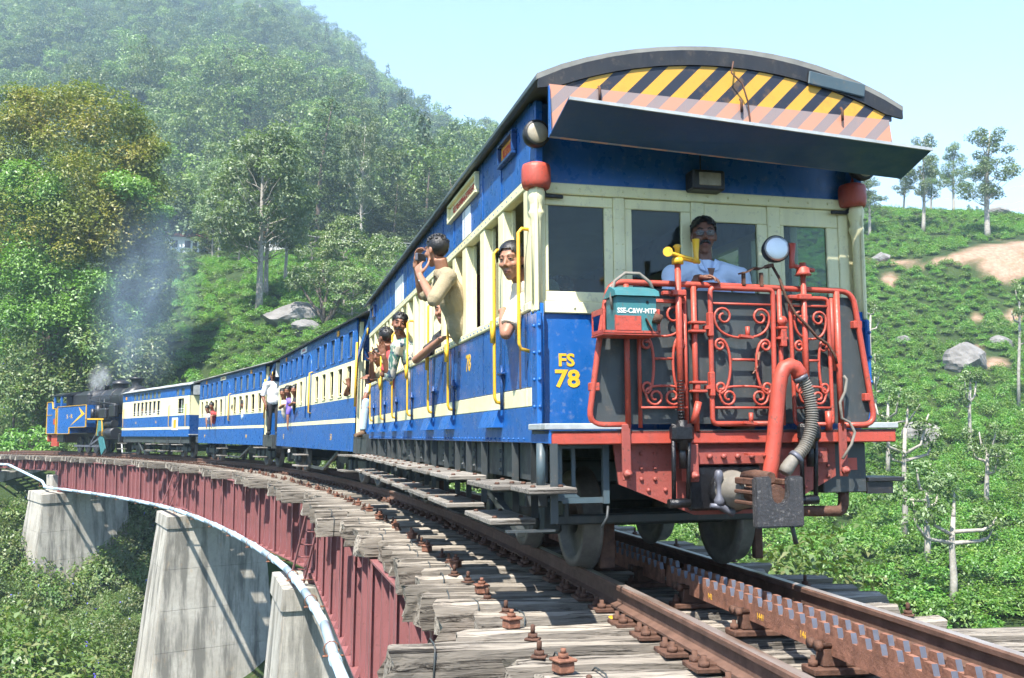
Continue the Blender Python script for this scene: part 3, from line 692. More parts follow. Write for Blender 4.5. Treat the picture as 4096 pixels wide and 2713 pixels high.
# ---- ladders
def ladder(p, q, label, w=.26):
    r = thing('ladder', label, 'ladder'); p = Vector(p); q = Vector(q); d = (q - p).normalized(); x = Vector((1, 0, 0)) - d * d.x; x.normalize()
    for sx in (-1, 1): MB().bar(p + x * sx * w / 2, q + x * sx * w / 2, .03, .06).build('rail', MAT['maroon'], r)
    n = int((q - p).length / .3)
    for i in range(1, n): MB().tube([p + (q - p) * i / n - x * w / 2, p + (q - p) * i / n + x * w / 2], .012, 6).build('rung', MAT['maroon'], r)
ladder(trk(14.6, -1.25, GZT + .15 - GD), trk(15.3, -1.16, -.35), 'brown metal ladder leaning on the near girder above the nearest pier') if False else None
ladder(trk(14.45, -1.42, PZ + .05), trk(13.2, -1.30, -.42), 'brown metal ladder leaning against the girder above the nearest pier')
ladder(trk(34.6, -1.42, PZ + .1), trk(33.3, -1.25, -.42), 'thin brown ladder propped at the girder joint over the middle pier')
# ================================================================== the near coach (coach axes: x right, y away, z up from the rail)
M4 = Matrix([[*CW[0], 0], [*CW[1], 0], [*CW[2], 0], [0, 0, 0, 1]])
def stripes(name, c1, c2, period, frac, ang=1.0):
    t = NT(name); sp = t.n('ShaderNodeSeparateXYZ'); t.l(t.tc.outputs['Object'], sp.inputs[0])
    a = t.n('ShaderNodeMath', operation='MULTIPLY_ADD'); t.l(sp.outputs[2], a.inputs[0]); a.inputs[1].default_value = -ang; t.l(sp.outputs[0], a.inputs[2])
    b = t.n('ShaderNodeMath', operation='DIVIDE'); t.l(a.outputs[0], b.inputs[0]); b.inputs[1].default_value = period
    f = t.n('ShaderNodeMath', operation='FRACT'); t.l(b.outputs[0], f.inputs[0])
    g = t.n('ShaderNodeMath', operation='LESS_THAN'); t.l(f.outputs[0], g.inputs[0]); g.inputs[1].default_value = frac
    c = t.mix(g.outputs[0], c2, c1); n = t.noise(9, 6, .7); c = t.mix(t.ramp(n, [(.55, 0.), (.75, .5)]), c, tuple(.5 * (x + y) for x, y in zip(c1, c2)))
    t.principled(c, .5, 0., t.bump(n, .15, .01)); return t.m
MAT['stripe'] = stripes('yellow_black_stripes', (.56, .29, .035), (.016, .02, .034), .180, .55)
MAT['stripe2'] = stripes('faded_orange_grey_stripes', (.50, .23, .145), (.25, .195, .185), .180, .55)
coach = thing('railway_coach', 'nearest blue and cream coach with black and yellow striped visor and red end railing', 'railway coach', mat=M4, group='coaches of the blue and cream train')
X0 = 1.05; YW = .33; LE = 9.25
SIL, TOPR = 1.60, 2.27
# door hand rails give the compartments; mullions between the window openings (near, far)
MUL = [(.33, .48), (.98, 1.12), (1.53, 1.67), (2.16, 2.31), (2.60, 2.72), (3.10, 3.24), (3.60, 3.74), (4.05, 4.19), (4.40, 4.53), (4.75, 4.9), (5.24, 5.4), (5.70, 5.84), (6.12, 6.28), (6.72, 6.88), (7.08, 7.22), (7.46, 7.62), (7.90, 8.05), (8.48, 8.62), (9.05, 9.25)]
for sx in (-1, 1):
    def bx(x0, x1, y0, y1, z0, z1, mi=0, mb=None, b=.004): return mb.box(sx * x0, y0, z0, sx * x1, y1, z1, mi, b)
    mb = MB(); bx(X0 - .03, X0, YW, LE, .80, 1.0035, 0, mb); mb.build('skirt_panel', MAT['blue'], coach)
    mb = MB(); bx(X0 - .03, X0 + .001, YW + .10, LE, 1.005, 1.111, 0, mb); bx(X0 - .03, X0, YW, YW + .098, 1.005, 1.111, 0, mb); o = mb.build('waist_stripe', MAT['cream'], coach)
    mb = MB(); bx(X0 - .03, X0, YW, LE, 1.113, 1.545, 0, mb); mb.build('lower_panel', MAT['blue'], coach)
    mb = MB(); bx(X0 - .06, X0 + .012, YW, LE, 1.547, SIL, 0, mb, .008); mb.build('window_sill', MAT['cream'], coach)
    mb = MB(); bx(X0 - .06, X0 + .006, YW, LE, TOPR, 2.333, 0, mb, .006); mb.build('window_head_rail', MAT['cream'], coach)
    mb = MB(); bx(X0 - .03, X0, YW, LE, 2.335, 2.76, 0, mb); mb.build('fascia_panel', MAT['blue'], coach)
    for (a, b) in MUL:
        mb = MB(); bx(X0 - .085, X0, a, b, SIL + .001, TOPR - .001, 0, mb, .006); mb.build('window_post', MAT['cream'], coach)
    for (a, b) in MUL[1:-1]: MB().box(sx * X0, a + .03, 2.34, sx * (X0 + .006), a + .055, 2.75, 0, .002).build('fascia_cover_strip', MAT['blue'], coach)
    for i in range(len(MUL) - 1):
        y0, y1 = MUL[i][1], MUL[i + 1][0]
        f = MB(); f.box(sx * (X0 - .075), y0 + .001, SIL, sx * (X0 - .055), y0 + .03, TOPR); f.box(sx * (X0 - .075), y1 - .03, SIL, sx * (X0 - .055), y1 - .001, TOPR)
        f.box(sx * (X0 - .075), y0 + .031, SIL, sx * (X0 - .055), y1 - .031, SIL + .035); fo = f.build('window_sash', MAT['cream'], coach)
        zt = SIL + (TOPR - SIL) * (.62 if i % 3 else 1.0)
        if sx < 0 and i not in (0, 3, 6, 10, 12):
            if i % 2: MB().box(sx * (X0 - .068), y0 + .031, SIL + .036, sx * (X0 - .064), y1 - .031, zt).build('pane', MAT['glass'], fo)
            else:
                c = MB(); n = 9; c.add([(sx * (X0 - .11 + .012 * math.sin(j * 2.2)), y0 + (y1 - y0) * .62 * j / (n - 1), z) for z in (SIL, TOPR) for j in range(n)], [(j, j + 1, n + j + 1, n + j) for j in range(n - 1)], 0, True)
                c.build('curtain', MAT['cloth_l'], fo)
mb = MB()
for y in np.arange(.5, 9.2, .12):
    for z in (.822, 2.30, 1.57): mb.ball((-X0 - (.012 if z == 1.57 else .003), y, z), .0075, 5)
mb.build('panel_rivet', MAT['blue'], coach, kind='stuff')
# door gear on the sunny side
HR = [.355, .965, 2.57, 3.535, 4.84, 6.075, 7.2, 8.485]
for i, y in enumerate(HR):
    z0, z1 = (1.33, 2.01) if i == 0 else (1.05, 2.0 if i != 6 else 1.88)
    h = MB(); x = -1.115
    h.tube([(-1.045, y + .02, z1 + .012), (x + .02, y, z1 + .012), (x, y, z1 - .012), (x, y, z0 + .03), (x + .012, y - .0, z0), (-1.045, y + .02, z0 - .012)], .0105, 8)
    h.build('handrail', MAT['yellow'], coach)
    if i: 
        g = MB(); g.tube([(-1.125, y, 1.56), (-1.125, y, 1.42)], .017, 7); g.build('handrail_sleeve', MAT['yellow'], coach)
        b = MB(); b.box(-1.075, y - .01, 1.2, -1.05, y + .03, 1.26, 0, .006); b.box(-1.085, y - .06, 1.22, -1.055, y + .06, 1.235, 0, .004); b.tube([(-1.068, y + .0, 1.28), (-1.068, y + .0, 1.0)], .012, 6); b.build('door_latch', MAT['bluedark'], coach)
        b = MB(); b.prism([(-1.115, .893), (-1.05, .893), (-1.05, 1.0), (-1.075, 1.0)], 'y', y + .06, y + .06 + .45 / (1 + .04 * y)); b.build('door_foot_flap', MAT['blue'], coach)
    [MB().box(-1.053, y + e, 1.12, -1.0495, y + e + .012, 1.54).build('door_edge', MAT['bluedark'], coach) for e in (.05, .60)]
    st = MB(); st.box(-1.052, y + .2, 1.115, -1.0495, y + .24, 1.54); st.build('rust_drip', MAT['drip'] if 'drip' in MAT else MAT['railside'], coach) if i in (0, 2, 3, 4, 5) else None
# boards on the fascia
def board(y0, y1, z0, z1, face, name, frame='black'):
    b = MB(); b.box(-1.058, y0, z0, -1.052, y1, z1); o = b.build(name, face, coach)
    f = MB(); w = .022
    f.box(-1.085, y0 - w, z0 - w, -1.05, y1 + w, z0 - .001, 0, .003); f.box(-1.085, y0 - w, z1 + .001, -1.05, y1 + w, z1 + w, 0, .003); f.box(-1.085, y0 - w, z0, -1.05, y0 - .001, z1, 0, .003); f.box(-1.085, y1 + .001, z0, -1.05, y1 + w, z1, 0, .003)
    f.build('board_frame', frame, o); return o
o = board(.64, .985, 2.567, 2.675, MAT['orange'], 'reserved_board', MAT['bluedark'])
text('lettering', 'RESERVED', .085, MAT['redprint'], o, face_left(-1.0595, .81, 2.62), .001, sx=.68)
o = board(1.70, 2.76, 2.59, 2.70, MAT['cream'], 'destination_board', MAT['cream'])
text('lettering', 'मेट्टुपालयम', .085, MAT['redprint'], o, face_left(-1.0595, 2.45, 2.645), .001)
text('lettering', 'उदगमंडलम', .085, MAT['redprint'], o, face_left(-1.0595, 1.98, 2.645), .001)
a = MB(); a.prism([(2.15, 2.645), (2.20, 2.68), (2.20, 2.655), (2.24, 2.655), (2.24, 2.68), (2.29, 2.645), (2.24, 2.61), (2.24, 2.635), (2.20, 2.635), (2.20, 2.61)], 'x', -1.0605, -1.0585); a.build('arrow_mark', MAT['redprint'], o)
o = board(8.45, 8.8, 2.51, 2.64, MAT['orange'], 'reserved_board', MAT['bluedark'])
MB().box(-1.056, 1.98, 2.335, -1.0505, 2.27, 2.55, 0).build('white_notice', MAT['white'], coach)
MB().box(-1.056, 5.62, 2.335, -1.0505, 6.3, 2.63, 0).build('white_notice', MAT['white'], coach)
text('number', '78', .17, MAT['yellow'], coach, face_left(-1.0515, 2.08, 1.37), .001, sx=1.0, bold=.004)
text('class_mark', 'FS', .075, MAT['greyblue'], coach, face_left(-1.0515, 2.44, 1.465), .001)
MAT['flap'] = paint('faded_dark_blue_sheet', (.014, .062, .17), .4, (.05, .09, .12), .3, (.06, .09, .10), .4, 4.0)
# ---- roof
NXR = 17
def roofz(x): return 2.765 + .255 * (1 - (x / 1.125) ** 2) ** .92 if abs(x) < 1.125 else 2.765
xs = np.linspace(-1.125, 1.125, NXR)
mb = MB(); ys = [-.10] + list(np.arange(.6, 9.41, .8)); vs = []
for y in ys:
    for x in xs: vs.append((x, y, roofz(x) + .006 * math.sin(y * 5 + x * 3)))
    for x in xs[::-1]: vs.append((x, y, roofz(x) - .028))
n = 2 * NXR
fs = [(i * n + j, i * n + (j + 1) % n, (i + 1) * n + (j + 1) % n, (i + 1) * n + j) for i in range(len(ys) - 1) for j in range(n)]
fs += [tuple(reversed(range(n))), tuple((len(ys) - 1) * n + j for j in range(n))]
mb.add(vs, fs, 0); ro = mb.build('roof', MAT['roof'], coach)
g = MB()
for sx in (-1, 1): g.box(sx * 1.128, -.08, 2.735, sx * 1.098, 9.4, 2.762, 0, .004)
g.build('gutter', MAT['greyblue'], coach)
# arched valance, striped panel, visor
def arch(z0, off0, off1, y0, y1, mat, name, x0=-1.12, x1=1.12):
    xx = np.linspace(x0, x1, 21); up = [(x, roofz(x) - off0) for x in xx]; lo = [(x, max(z0, roofz(x) - off1)) for x in xx]
    mb = MB(); 
    for i in range(20):
        mb.prism([up[i], up[i + 1], lo[i + 1], lo[i]], 'y', y0, y1)
    return mb.build(name, mat, coach)
arch(2.69, .030, .115, -.103, -.085, MAT['black'], 'roof_edge_valance')
xx = np.linspace(-1.0, 1.05, 21)
mb = MB(); mb.prism([(x, max(2.705, roofz(x) - .118)) for x in xx] + [(1.05, 2.672), (-1.0, 2.70)], 'y', -.092, -.08); mb.build('striped_panel', MAT['stripe'], coach)
pt = MB(); pt.box(.09, -.118, 2.885, .46, -.104, 2.965, 0, .006); pt.xf(0, Matrix.Rotation(.14, 4, 'Y')); pt.build('dented_patch', MAT['greyblue'], coach)
mb = MB(); mb.prism([(-1.06, 2.712), (1.02, 2.672), (1.06, 2.33), (-1.06, 2.42)], 'y', -.108, -.096); mb.build('faded_stripe_panel', MAT['stripe2'], coach)
# flap: hinged on the lower edge, its outer edge raised towards the front
fl = [(-1.06, -.10, 2.425), (1.09, -.10, 2.325), (1.06, -.42, 2.405), (-1.05, -.42, 2.525)]
mb = MB(); mb.add(fl + [(a, b, c + .008) for a, b, c in fl], orient(fl + [(a, b, c + .008) for a, b, c in fl], [(0, 1, 2, 3), (4, 5, 6, 7), (0, 1, 5, 4), (1, 2, 6, 5), (2, 3, 7, 6), (3, 0, 4, 7)]), 0)
mb.build('visor_flap', MAT['flap'], coach)
e = MB(); e.bar(fl[3], fl[2], .012, .016); e.build('visor_edge', MAT['silver'], coach)
MB().add([(-1.065, -.10, 2.70), (-1.065, -.10, 2.42), (-1.065, -.14, 2.43), (-1.065, -.12, 2.70), (-1.06, -.10, 2.70), (-1.06, -.10, 2.42), (-1.06, -.14, 2.43), (-1.06, -.12, 2.70)], [(0, 1, 2, 3), (7, 6, 5, 4), (0, 4, 5, 1), (1, 5, 6, 2), (2, 6, 7, 3), (3, 7, 4, 0)]).build('visor_cheek', MAT['blue'], coach)
for x in (-.78, .06, .70):
    h = MB(); h.tube([(x, -.11, 2.72), (x, -.125, 2.70), (x, -.122, 2.64)], .008, 5); h.build('visor_hinge', MAT['rust'], coach)
w = MB(); w.tube([(.02, -.12, 2.93), (.0, -.13, 2.86), (.06, -.14, 2.80), (.09, -.14, 2.70), (.10, -.15, 2.55), (.13, -.2, 2.47), (.12, -.2, 2.42)], .005, 5); w.build('loose_wire', MAT['rust'], coach)
# ---- end wall
def fr(x0, x1, z0, z1, y0=YW - .02, y1=YW + .03, mat='cream', name='wall_frame', b=.005):
    return MB().box(x0, y0, z0, x1, y1, z1, 0, b).build(name, MAT[mat], coach)
MB().box(-1.02, YW - .005, 2.292, 1.02, YW + .02, 2.76).build('end_fascia', MAT['blue'], coach)
fr(-1.0, 1.0, 2.225, 2.29, YW - .03, YW + .03, name='head_rail')
for a, b in ((-1.0, -.965), (-.552, -.48), (-.059, .026), (.445, .53), (.93, 1.0)): fr(a, b, 1.601, 2.224, name='end_post')
fr(-1.0, 1.0, 1.533, 1.60, YW - .03, YW + .03, name='belt_rail')
MB().box(-1.02, YW - .01, .86, 1.02, YW + .02, 1.531).build('end_panel', MAT['blue'], coach)
MB().box(-1.0, YW - .016, .885, 1.0, YW - .0105, .965).build('kick_strip', MAT['blue'], coach)
for (x0, x1, g0, g1, zt, zb) in ((-.964, -.553, -.945, -.606, 2.162, 1.661), (-.479, -.06, -.435, -.122, 2.162, 1.661), (.027, .444, .075, .377, 2.112, 1.661), (.531, .929, .558, .852, 2.112, 1.661)):
    mb = MB(); y0, y1 = YW - .012, YW + .018
    mb.box(x0, y0, zt, x1, y1, 2.222, 0, .004); mb.box(x0, y0, 1.602, x1, y1, zb, 0, .004); mb.box(x0, y0, zb + .001, g0, y1, zt - .001, 0, .004); mb.box(g1, y0, zb + .001, x1, y1, zt - .001, 0, .004)
    s = mb.build('end_window', MAT['cream'], coach); MB().box(g0, YW + .004, zb, g1, YW + .008, zt).build('pane', MAT['glass'], s)
mb = MB()
for x in np.arange(-.9, .96, .135): mb.ball((x, YW - .031, 2.257), .008, 5)
for x in (-.535, -.497, -.045, .012, .46, .515):
    for z in (2.1, 1.95, 1.8): mb.ball((x, YW - .021, z), .006, 5)
for x in (-.8, -.62): mb.ball((x, YW - .031, 1.565), .008, 5)
mb.build('end_rivet', MAT['cream'], coach, kind='stuff')
for sx in (-1, 1):
    c = MB(); c.lathe([(.028, .89), (.028, 1.58)], 14, (sx * 1.02, .27, 0)); c.build('corner_column', MAT['blue'], coach)
    c = MB(); c.lathe([(.029, 1.58), (.03, 2.03), (.034, 2.06), (.046, 2.09), (.046, 2.10), (.036, 2.12), (.04, 2.15), (.05, 2.18), (.05, 2.215), (.044, 2.235)], 16, (sx * 1.03, .27, 0)); c.build('corner_column', MAT['cream'], coach)
    c = MB(); c.lathe([(.07, 2.236), (.078, 2.245), (.084, 2.27), (.084, 2.35), (.078, 2.372), (.055, 2.382), (.012, 2.384)], 18, (sx * 1.03 - (.0 if sx < 0 else .02), .27, 0)); c.lathe([(.017, 2.38), (.020, 2.40), (.012, 2.41), (.015, 2.46), (.015, 2.50)], 10, (sx * 1.03 - (.0 if sx < 0 else .02), .25, 0)); c.build('lamp_socket', MAT['red'], coach)
    zc = 2.535 if sx < 0 else 2.47
    c = MB(); c.lathe([(.04, .06), (.07, .05), (.077, .02), (.077, -.02), (.066, -.026)], 22, (sx * 1.045, .2, zc), 'y'); d = c.build('marker_lamp', MAT['black'], coach)
    c = MB(); c.lathe([(.064, -.022), (.055, -.032), (.02, -.036)], 22, (sx * 1.045, .2, zc), 'y'); c.build('lamp_glass', MAT['lens'], d)
    h = MB(); h.bar((sx * .985, .285, 2.207), (sx * .865, .285, 2.203), .012, .024, 0, b=.005); h.lathe([(.016, -.012), (.016, .02)], 8, (sx * .985, .28, 2.215), 'y'); h.build('lamp_lever', MAT['grease'], coach)
    p = MB(); p.box(sx * 1.052, .20, .88, sx * 1.02, .33, 1.53, 0, .01); p.build('corner_plate', MAT['blue'], coach)
    p = MB(); p.box(sx * 1.052, .22, 1.532, sx * 1.03, .33, 2.28, 0, .008); p.build('corner_plate', MAT['cream'], coach)
    p = MB(); p.box(sx * 1.05, .22, 2.30, sx * 1.0, .33, 2.74, 0, .008); p.build('corner_plate', MAT['blue'], coach)
    r = MB()
    for z in (1.0, 1.15, 1.3, 1.45): r.ball((sx * 1.04, .198, z), .011, 6); r.ball((sx * 1.056, .25, z), .011, 6)
    r.build('corner_rivet', MAT['blue'], coach)
# flood lamp
f = MB(); f.box(-.095, .20, 2.275, .115, .31, 2.395, 0, .01); fo = f.build('flood_lamp', MAT['black'], coach); MB().box(-.055, .193, 2.30, .085, .203, 2.378, 0, .004).build('lamp_glass', MAT['lens'], fo)
MB().bar((.01, .315, 2.40), (.01, .315, 2.52), .006, .006).build('lamp_cable', MAT['black'], coach)
# stencil
text('class_mark', 'FS', .098, MAT['yellow'], coach, face_front(-.848, YW - .0125, 1.264), .001, sx=1.1, bold=.003)
text('number', '78', .135, MAT['yellow'], coach, face_front(-.843, YW - .0125, 1.157), .001, sx=1.12, bold=.004)
# interior
MB().box(-1.0, YW + .03, .84, 1.0, LE, .86).build('coach_floor', MAT['slate'], coach)
MB().box(-1.0, YW + .03, 2.66, 1.0, LE, 2.68).build('coach_ceiling', MAT['cream'], coach)
MB().box(-1.0, LE - .03, .86, 1.0, LE, 2.76).build('rear_wall', MAT['blue'], coach)
for y in (2.45, 3.95, 5.55, 7.0): MB().box(-.98, y, .86, .98, y + .04, 2.1).build('partition', MAT['seat'], coach)
for y in (1.25, 2.3, 3.0, 3.8, 4.6, 5.4, 6.1, 6.85, 7.6, 8.8):
    MB().box(-.95, y - .2, 1.22, .95, y + .1, 1.30, 0, .02).build('bench', MAT['seat'], coach)
MB().box(-.95, 1.36, 1.3, .95, 1.42, 1.72, 0, .02).build('bench_back', MAT['seat'], coach)
# ---- platform, buffer beam, headstock
MB().box(-1.05, .0, .85, 1.05, YW, .868).build('platform_floor', MAT['slate'], coach)
MB().box(-1.05, .085, .802, -1.02, YW - .002, .85).build('platform_side', MAT['blue'], coach); MB().box(-1.05, -.001, .80, -1.036, .083, .868).build('beam_end', MAT['blue'], coach)
b = MB(); b.box(-1.034, .0, .792, 1.05, .08, .868, 0, .006); b.build('buffer_beam', MAT['red'], coach)
for a, c in ((-1.075, -.64), (.86, 1.06)):
    MB().box(a, -.012, .872, c, .075, .905, 0, .004).build('sill_strip', MAT['silver'], coach)
MB().box(-1.075, .077, .872, -1.045, YW - .01, .905, 0, .004).build('sill_strip', MAT['silver'], coach)
mb = MB(); mb.prism([(-.66, .79), (.70, .79), (.70, .60), (.52, .51), (.30, .40), (-.19, .40), (-.63, .575)], 'y', .085, .10); mb.build('headstock_plate', MAT['redshadegrime'], coach)
mb = MB(); mb.box(-.19, .03, .675, .62, .08, .765, 0, .006); mb.build('headstock_angle', MAT['redshadegrime'], coach)
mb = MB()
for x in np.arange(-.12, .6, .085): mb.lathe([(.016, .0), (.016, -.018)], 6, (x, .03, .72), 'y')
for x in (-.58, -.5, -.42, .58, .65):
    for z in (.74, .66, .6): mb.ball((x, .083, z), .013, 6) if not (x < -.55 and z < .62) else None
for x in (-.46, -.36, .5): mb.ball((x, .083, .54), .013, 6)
mb.build('bolt', MAT['redshadegrime'], coach, kind='stuff')
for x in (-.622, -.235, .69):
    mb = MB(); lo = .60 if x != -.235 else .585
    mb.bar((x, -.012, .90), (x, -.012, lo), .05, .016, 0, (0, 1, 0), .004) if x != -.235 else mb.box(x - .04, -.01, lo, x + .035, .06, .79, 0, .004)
    mb.lathe([(.024, 0), (.024, -.02), (.012, -.021), (.012, -.04)], 8, (x, -.02, lo + .035), 'y'); mb.build('post_foot', MAT['redshadegrime'], coach)
# ---- end railing
R = MAT['red']
def tube(pts, r, name, parent=coach, mat=R, n=8): return MB().tube(pts, r, n).build(name, mat, parent)
def rnd(pts, rad, k=4):
    out = []
    for i, p in enumerate(pts):
        if i in (0, len(pts) - 1): out.append(Vector(p)); continue
        a = Vector(pts[i - 1]) - Vector(p); b = Vector(pts[i + 1]) - Vector(p); ra = min(rad, a.length * .45, b.length * .45); p0 = Vector(p) + a.normalized() * ra; p2 = Vector(p) + b.normalized() * ra
        for j in range(k + 1):
            t = j / k; out.append(p0 * (1 - t) ** 2 + Vector(p) * 2 * t * (1 - t) + p2 * t * t)
    return out
tube(rnd([(-.61, .0, .895), (-.83, .0, .895), (-.76, .0, 1.36), (-.70, .0, 1.672), (.0, 0, 1.672), (.80, .0, 1.664), (.915, .0, .89), (.69, .0, .89)], .085, 5), .0168, 'railing_frame')
pl = MB(); pl.prism([(-.80, .90), (.88, .90), (.90, .97), (.805, 1.63), (-.69, 1.65), (-.81, .97)], 'y', .025, .032); pl.build('railing_sheet', MAT['slate'], coach)
for x, z0, z1, r in ((-.605, .88, 1.66, .0168), (-.535, .88, 1.64, .012), (-.263, .88, 1.64, .012), (-.206, .86, 1.66, .0162), (.322, .89, 1.66, .014), (.69, .86, 1.66, .018), (.655, 1.2, 1.62, .011)):
    tube([(x, -.005, z0), (x, -.005, z1)], r, 'railing_post')
tube([(-.23, -.01, .90), (-.215, -.022, .96), (-.20, -.02, 1.02)], .02, 'railing_post')
g = MB(); gp = rnd([(.08, -.02, .90), (-.118, -.02, .90), (-.112, -.02, 1.655), (.275, -.02, 1.655), (.262, -.02, .90), (.08, -.02, .90)], .03, 3); g.tube(gp, .0145, 8); gate = g.build('gate', R, coach)
g = MB(); gp = rnd([(.5, -.012, .895), (.392, -.012, .895), (.385, -.012, 1.615), (.628, -.012, 1.615), (.632, -.012, .895), (.5, -.012, .895)], .03, 3); g.tube(gp, .0118, 8); gR = g.build('side_grille', R, coach)
g = MB(); g.tube([(-.535, -.012, 1.575), (-.263, -.012, 1.58)], .007, 6); gL = g.build('side_grille', R, coach)
def spiral(cx, cz, r, a0, turns, y, sgn, n=18):
    """from the outside in"""
    return [(cx + sgn * r * (1 - .72 * t) * math.cos(a0 + turns * 2 * PI * t), y, cz + r * (1 - .72 * t) * math.sin(a0 + turns * 2 * PI * t)) for t in np.linspace(0, 1, n)]
def bez(p0, p1, p2, p3, n=8): return [tuple((1 - t) ** 3 * Vector(p0) + 3 * t * (1 - t) ** 2 * Vector(p1) + 3 * t * t * (1 - t) * Vector(p2) + t ** 3 * Vector(p3)) for t in np.linspace(0, 1, n)]
def scrolls(x0, x1, par, y=-.015, r=.0075):
    xm = (x0 + x1) / 2; hw = (x1 - x0) / 2; R1 = min(.055, hw * .42); R2 = min(.034, hw * .28)
    for z in (1.568, .988): tube([(x0, y, z), (x1, y, z)], r, 'grille_bar', par, n=6)
    for sg in (1, -1):
        xe = xm - sg * hw           # frame side
        X = lambda a: xe + sg * a
        # upper U with spiral
        s = spiral(X(R1 + .012), 1.495, R1, PI, -1.25, y, sg); s = [(a, b, c) for a, b, c in s]
        c = bez((xm, y, 1.378), (xm - sg * hw * .45, y, 1.378), (X(.012), y, 1.40), (s[0][0], y, 1.495), 9); tube(c + s[1:], r, 'scroll', par, n=6)
        # middle bracket
        t1 = spiral(X(R2 + .008), 1.335, R2, PI / 2, 1.15, y, sg); t2 = spiral(X(R2 + .008), 1.10, R2, -PI / 2, -1.15, y, sg)
        b = bez((X(R2 + .008), y, 1.335 + R2), (X(hw * .62), y, 1.37), (X(hw * .72), y, 1.10 + .03), (X(R2 + .008), y, 1.10 - R2 - .012), 11)
        tube(list(reversed(t1)) + b[1:-1] + t2, r * 1.1, 'scroll', par, n=6)
        # lower n with spiral
        s = spiral(X(R1 + .03), 1.048, R1 * .92, PI, 1.3, y, sg)
        c = bez((xm, y, 1.107), (xm - sg * hw * .5, y, 1.107), (X(.01), y, 1.10), (s[0][0], y, 1.048), 9); tube(c + s[1:], r, 'scroll', par, n=6)
    tube([(xm - hw * .38, y, 1.255), (xm + hw * .38, y, 1.255)], r * 1.1, 'grille_bar', par, n=6)
scrolls(-.10, .262, gate); scrolls(-.535, -.263, gL); scrolls(.395, .622, gR)
for z in (1.43, 1.10):
    h = MB(); h.box(-.245, -.05, z - .03, -.155, .0, z - .015, 0, .004); h.box(-.245, -.05, z + .018, -.155, .0, z + .033, 0, .004); h.box(-.225, -.045, z - .014, -.195, -.005, z + .017, 0, .004); h.box(-.135, -.045, z - .05, -.105, -.005, z + .085, 0, .005); h.bar((-.16, -.028, z), (-.12, -.028, z), .03, .02); h.build('gate_hinge', R, coach)
h = MB(); h.box(.29, -.05, 1.43, .345, 0, 1.445, 0, .003); h.box(.285, -.045, 1.37, .35, 0, 1.385, 0, .003); h.lathe([(.03, 0), (.03, -.02)], 10, (.322, -.02, 1.475), 'y'); h.box(.305, -.05, 1.33, .34, 0, 1.43, 0, .005); h.build('gate_latch', R, coach)
for x, z in ((.885, 1.05), (.83, 1.47), (-.785, 1.1)):
    MB().box(x - .035, -.012, z - .022, x + .02, .03, z + .022, 0, .004).build('sheet_clip', R, coach)
for x, z in ((.11, .92), (.105, 1.40)):
    h = MB(); h.tube([(x, -.03, z - .02), (x, -.03, z + .04)], .013, 7); h.bar((x - .05, -.03, z - .012), (x + .03, -.03, z - .02), .03, .014); h.build('gate_bolt', R, coach)
tube([(.60, -.02, .86), (.60, -.02, .97)], .02, 'railing_stub')
# ---- hand brakes
def brake(x, zt, mat, crank):
    tube([(x, -.045, .97), (x, -.045, zt)], .0185 if crank == 0 else .016, 'brake_spindle')
    c = MB(); c.box(x - .04, -.07, 1.598, x + .04, -.01, 1.63, 0, .005); c.box(x - .09, -.05, 1.603, x - .04, -.015, 1.625, 0, .004); c.build('spindle_bracket', R, coach)
    th = MB()
    for z in np.arange(.93, 1.13, .0165): th.lathe([(.0175, z), (.022, z + .004), (.0175, z + .008)], 10, (x, -.045, 0))
    th.tube([(x, -.045, .9), (x, -.045, 1.14)], .016, 8); th.build('brake_thread', MAT['grease'], coach)
    y = MB(); y.box(x - .065, -.085, .80, x + .065, -.012, .90, 0, .02); y.tube([(x, -.05, .76), (x, -.05, .92)], .032, 10); y.tube([(x - .05, -.05, .90), (x - .055, -.05, .47)], .013, 8); y.tube([(x + .045, -.05, .90), (x + .025, -.05, .47)], .013, 8)
    y.tube([(x - .085, -.05, .475), (x + .035, -.05, .478)], .026, 10); y.tube([(x, -.05, .66), (x, -.05, .80)], .022, 8); y.build('brake_yoke', MAT['grease'], coach)
brake(-.345 + .03, 1.79, R, 0); brake(.455, 1.745, R, 1)
k = MB(); k.lathe([(.034, 1.775), (.034, 1.80), (.026, 1.812)], 8, (-.315, -.045, 0)); k.bar((-.39, -.075, 1.832), (-.19, -.02, 1.805), .03, .018, 0, b=.005); k.tube([(-.17, -.018, 1.797), (-.315, -.045, 1.815)], .012, 6); k.lathe([(.012, 0), (.016, .05), (.024, .06), (.012, .07)], 10, (-.315, -.045, 1.815))
k.tube([(-.37, -.07, 1.83), (-.40, -.115, 1.822), (-.43, -.18, 1.815)], [.016, .02, .027], 10); k.tube([(-.19, -.018, 1.79), (-.19, -.018, 1.83), (-.19, -.018, 1.925)], [.018, .014, .021], 10); k.build('brake_crank', MAT['yellow'], coach)
k = MB(); k.lathe([(.05, 1.74), (.04, 1.755), (.036, 1.78), (.022, 1.79), (.018, 1.812)], 8, (.455, -.045, 0)); k.bar((.372, -.05, 1.795), (.535, -.03, 1.772), .03, .02, 0, b=.005); k.tube([(.388, -.05, 1.78), (.385, -.05, 1.82), (.39, -.05, 1.92)], [.02, .014, .021], 10); k.build('brake_crank', R, coach)
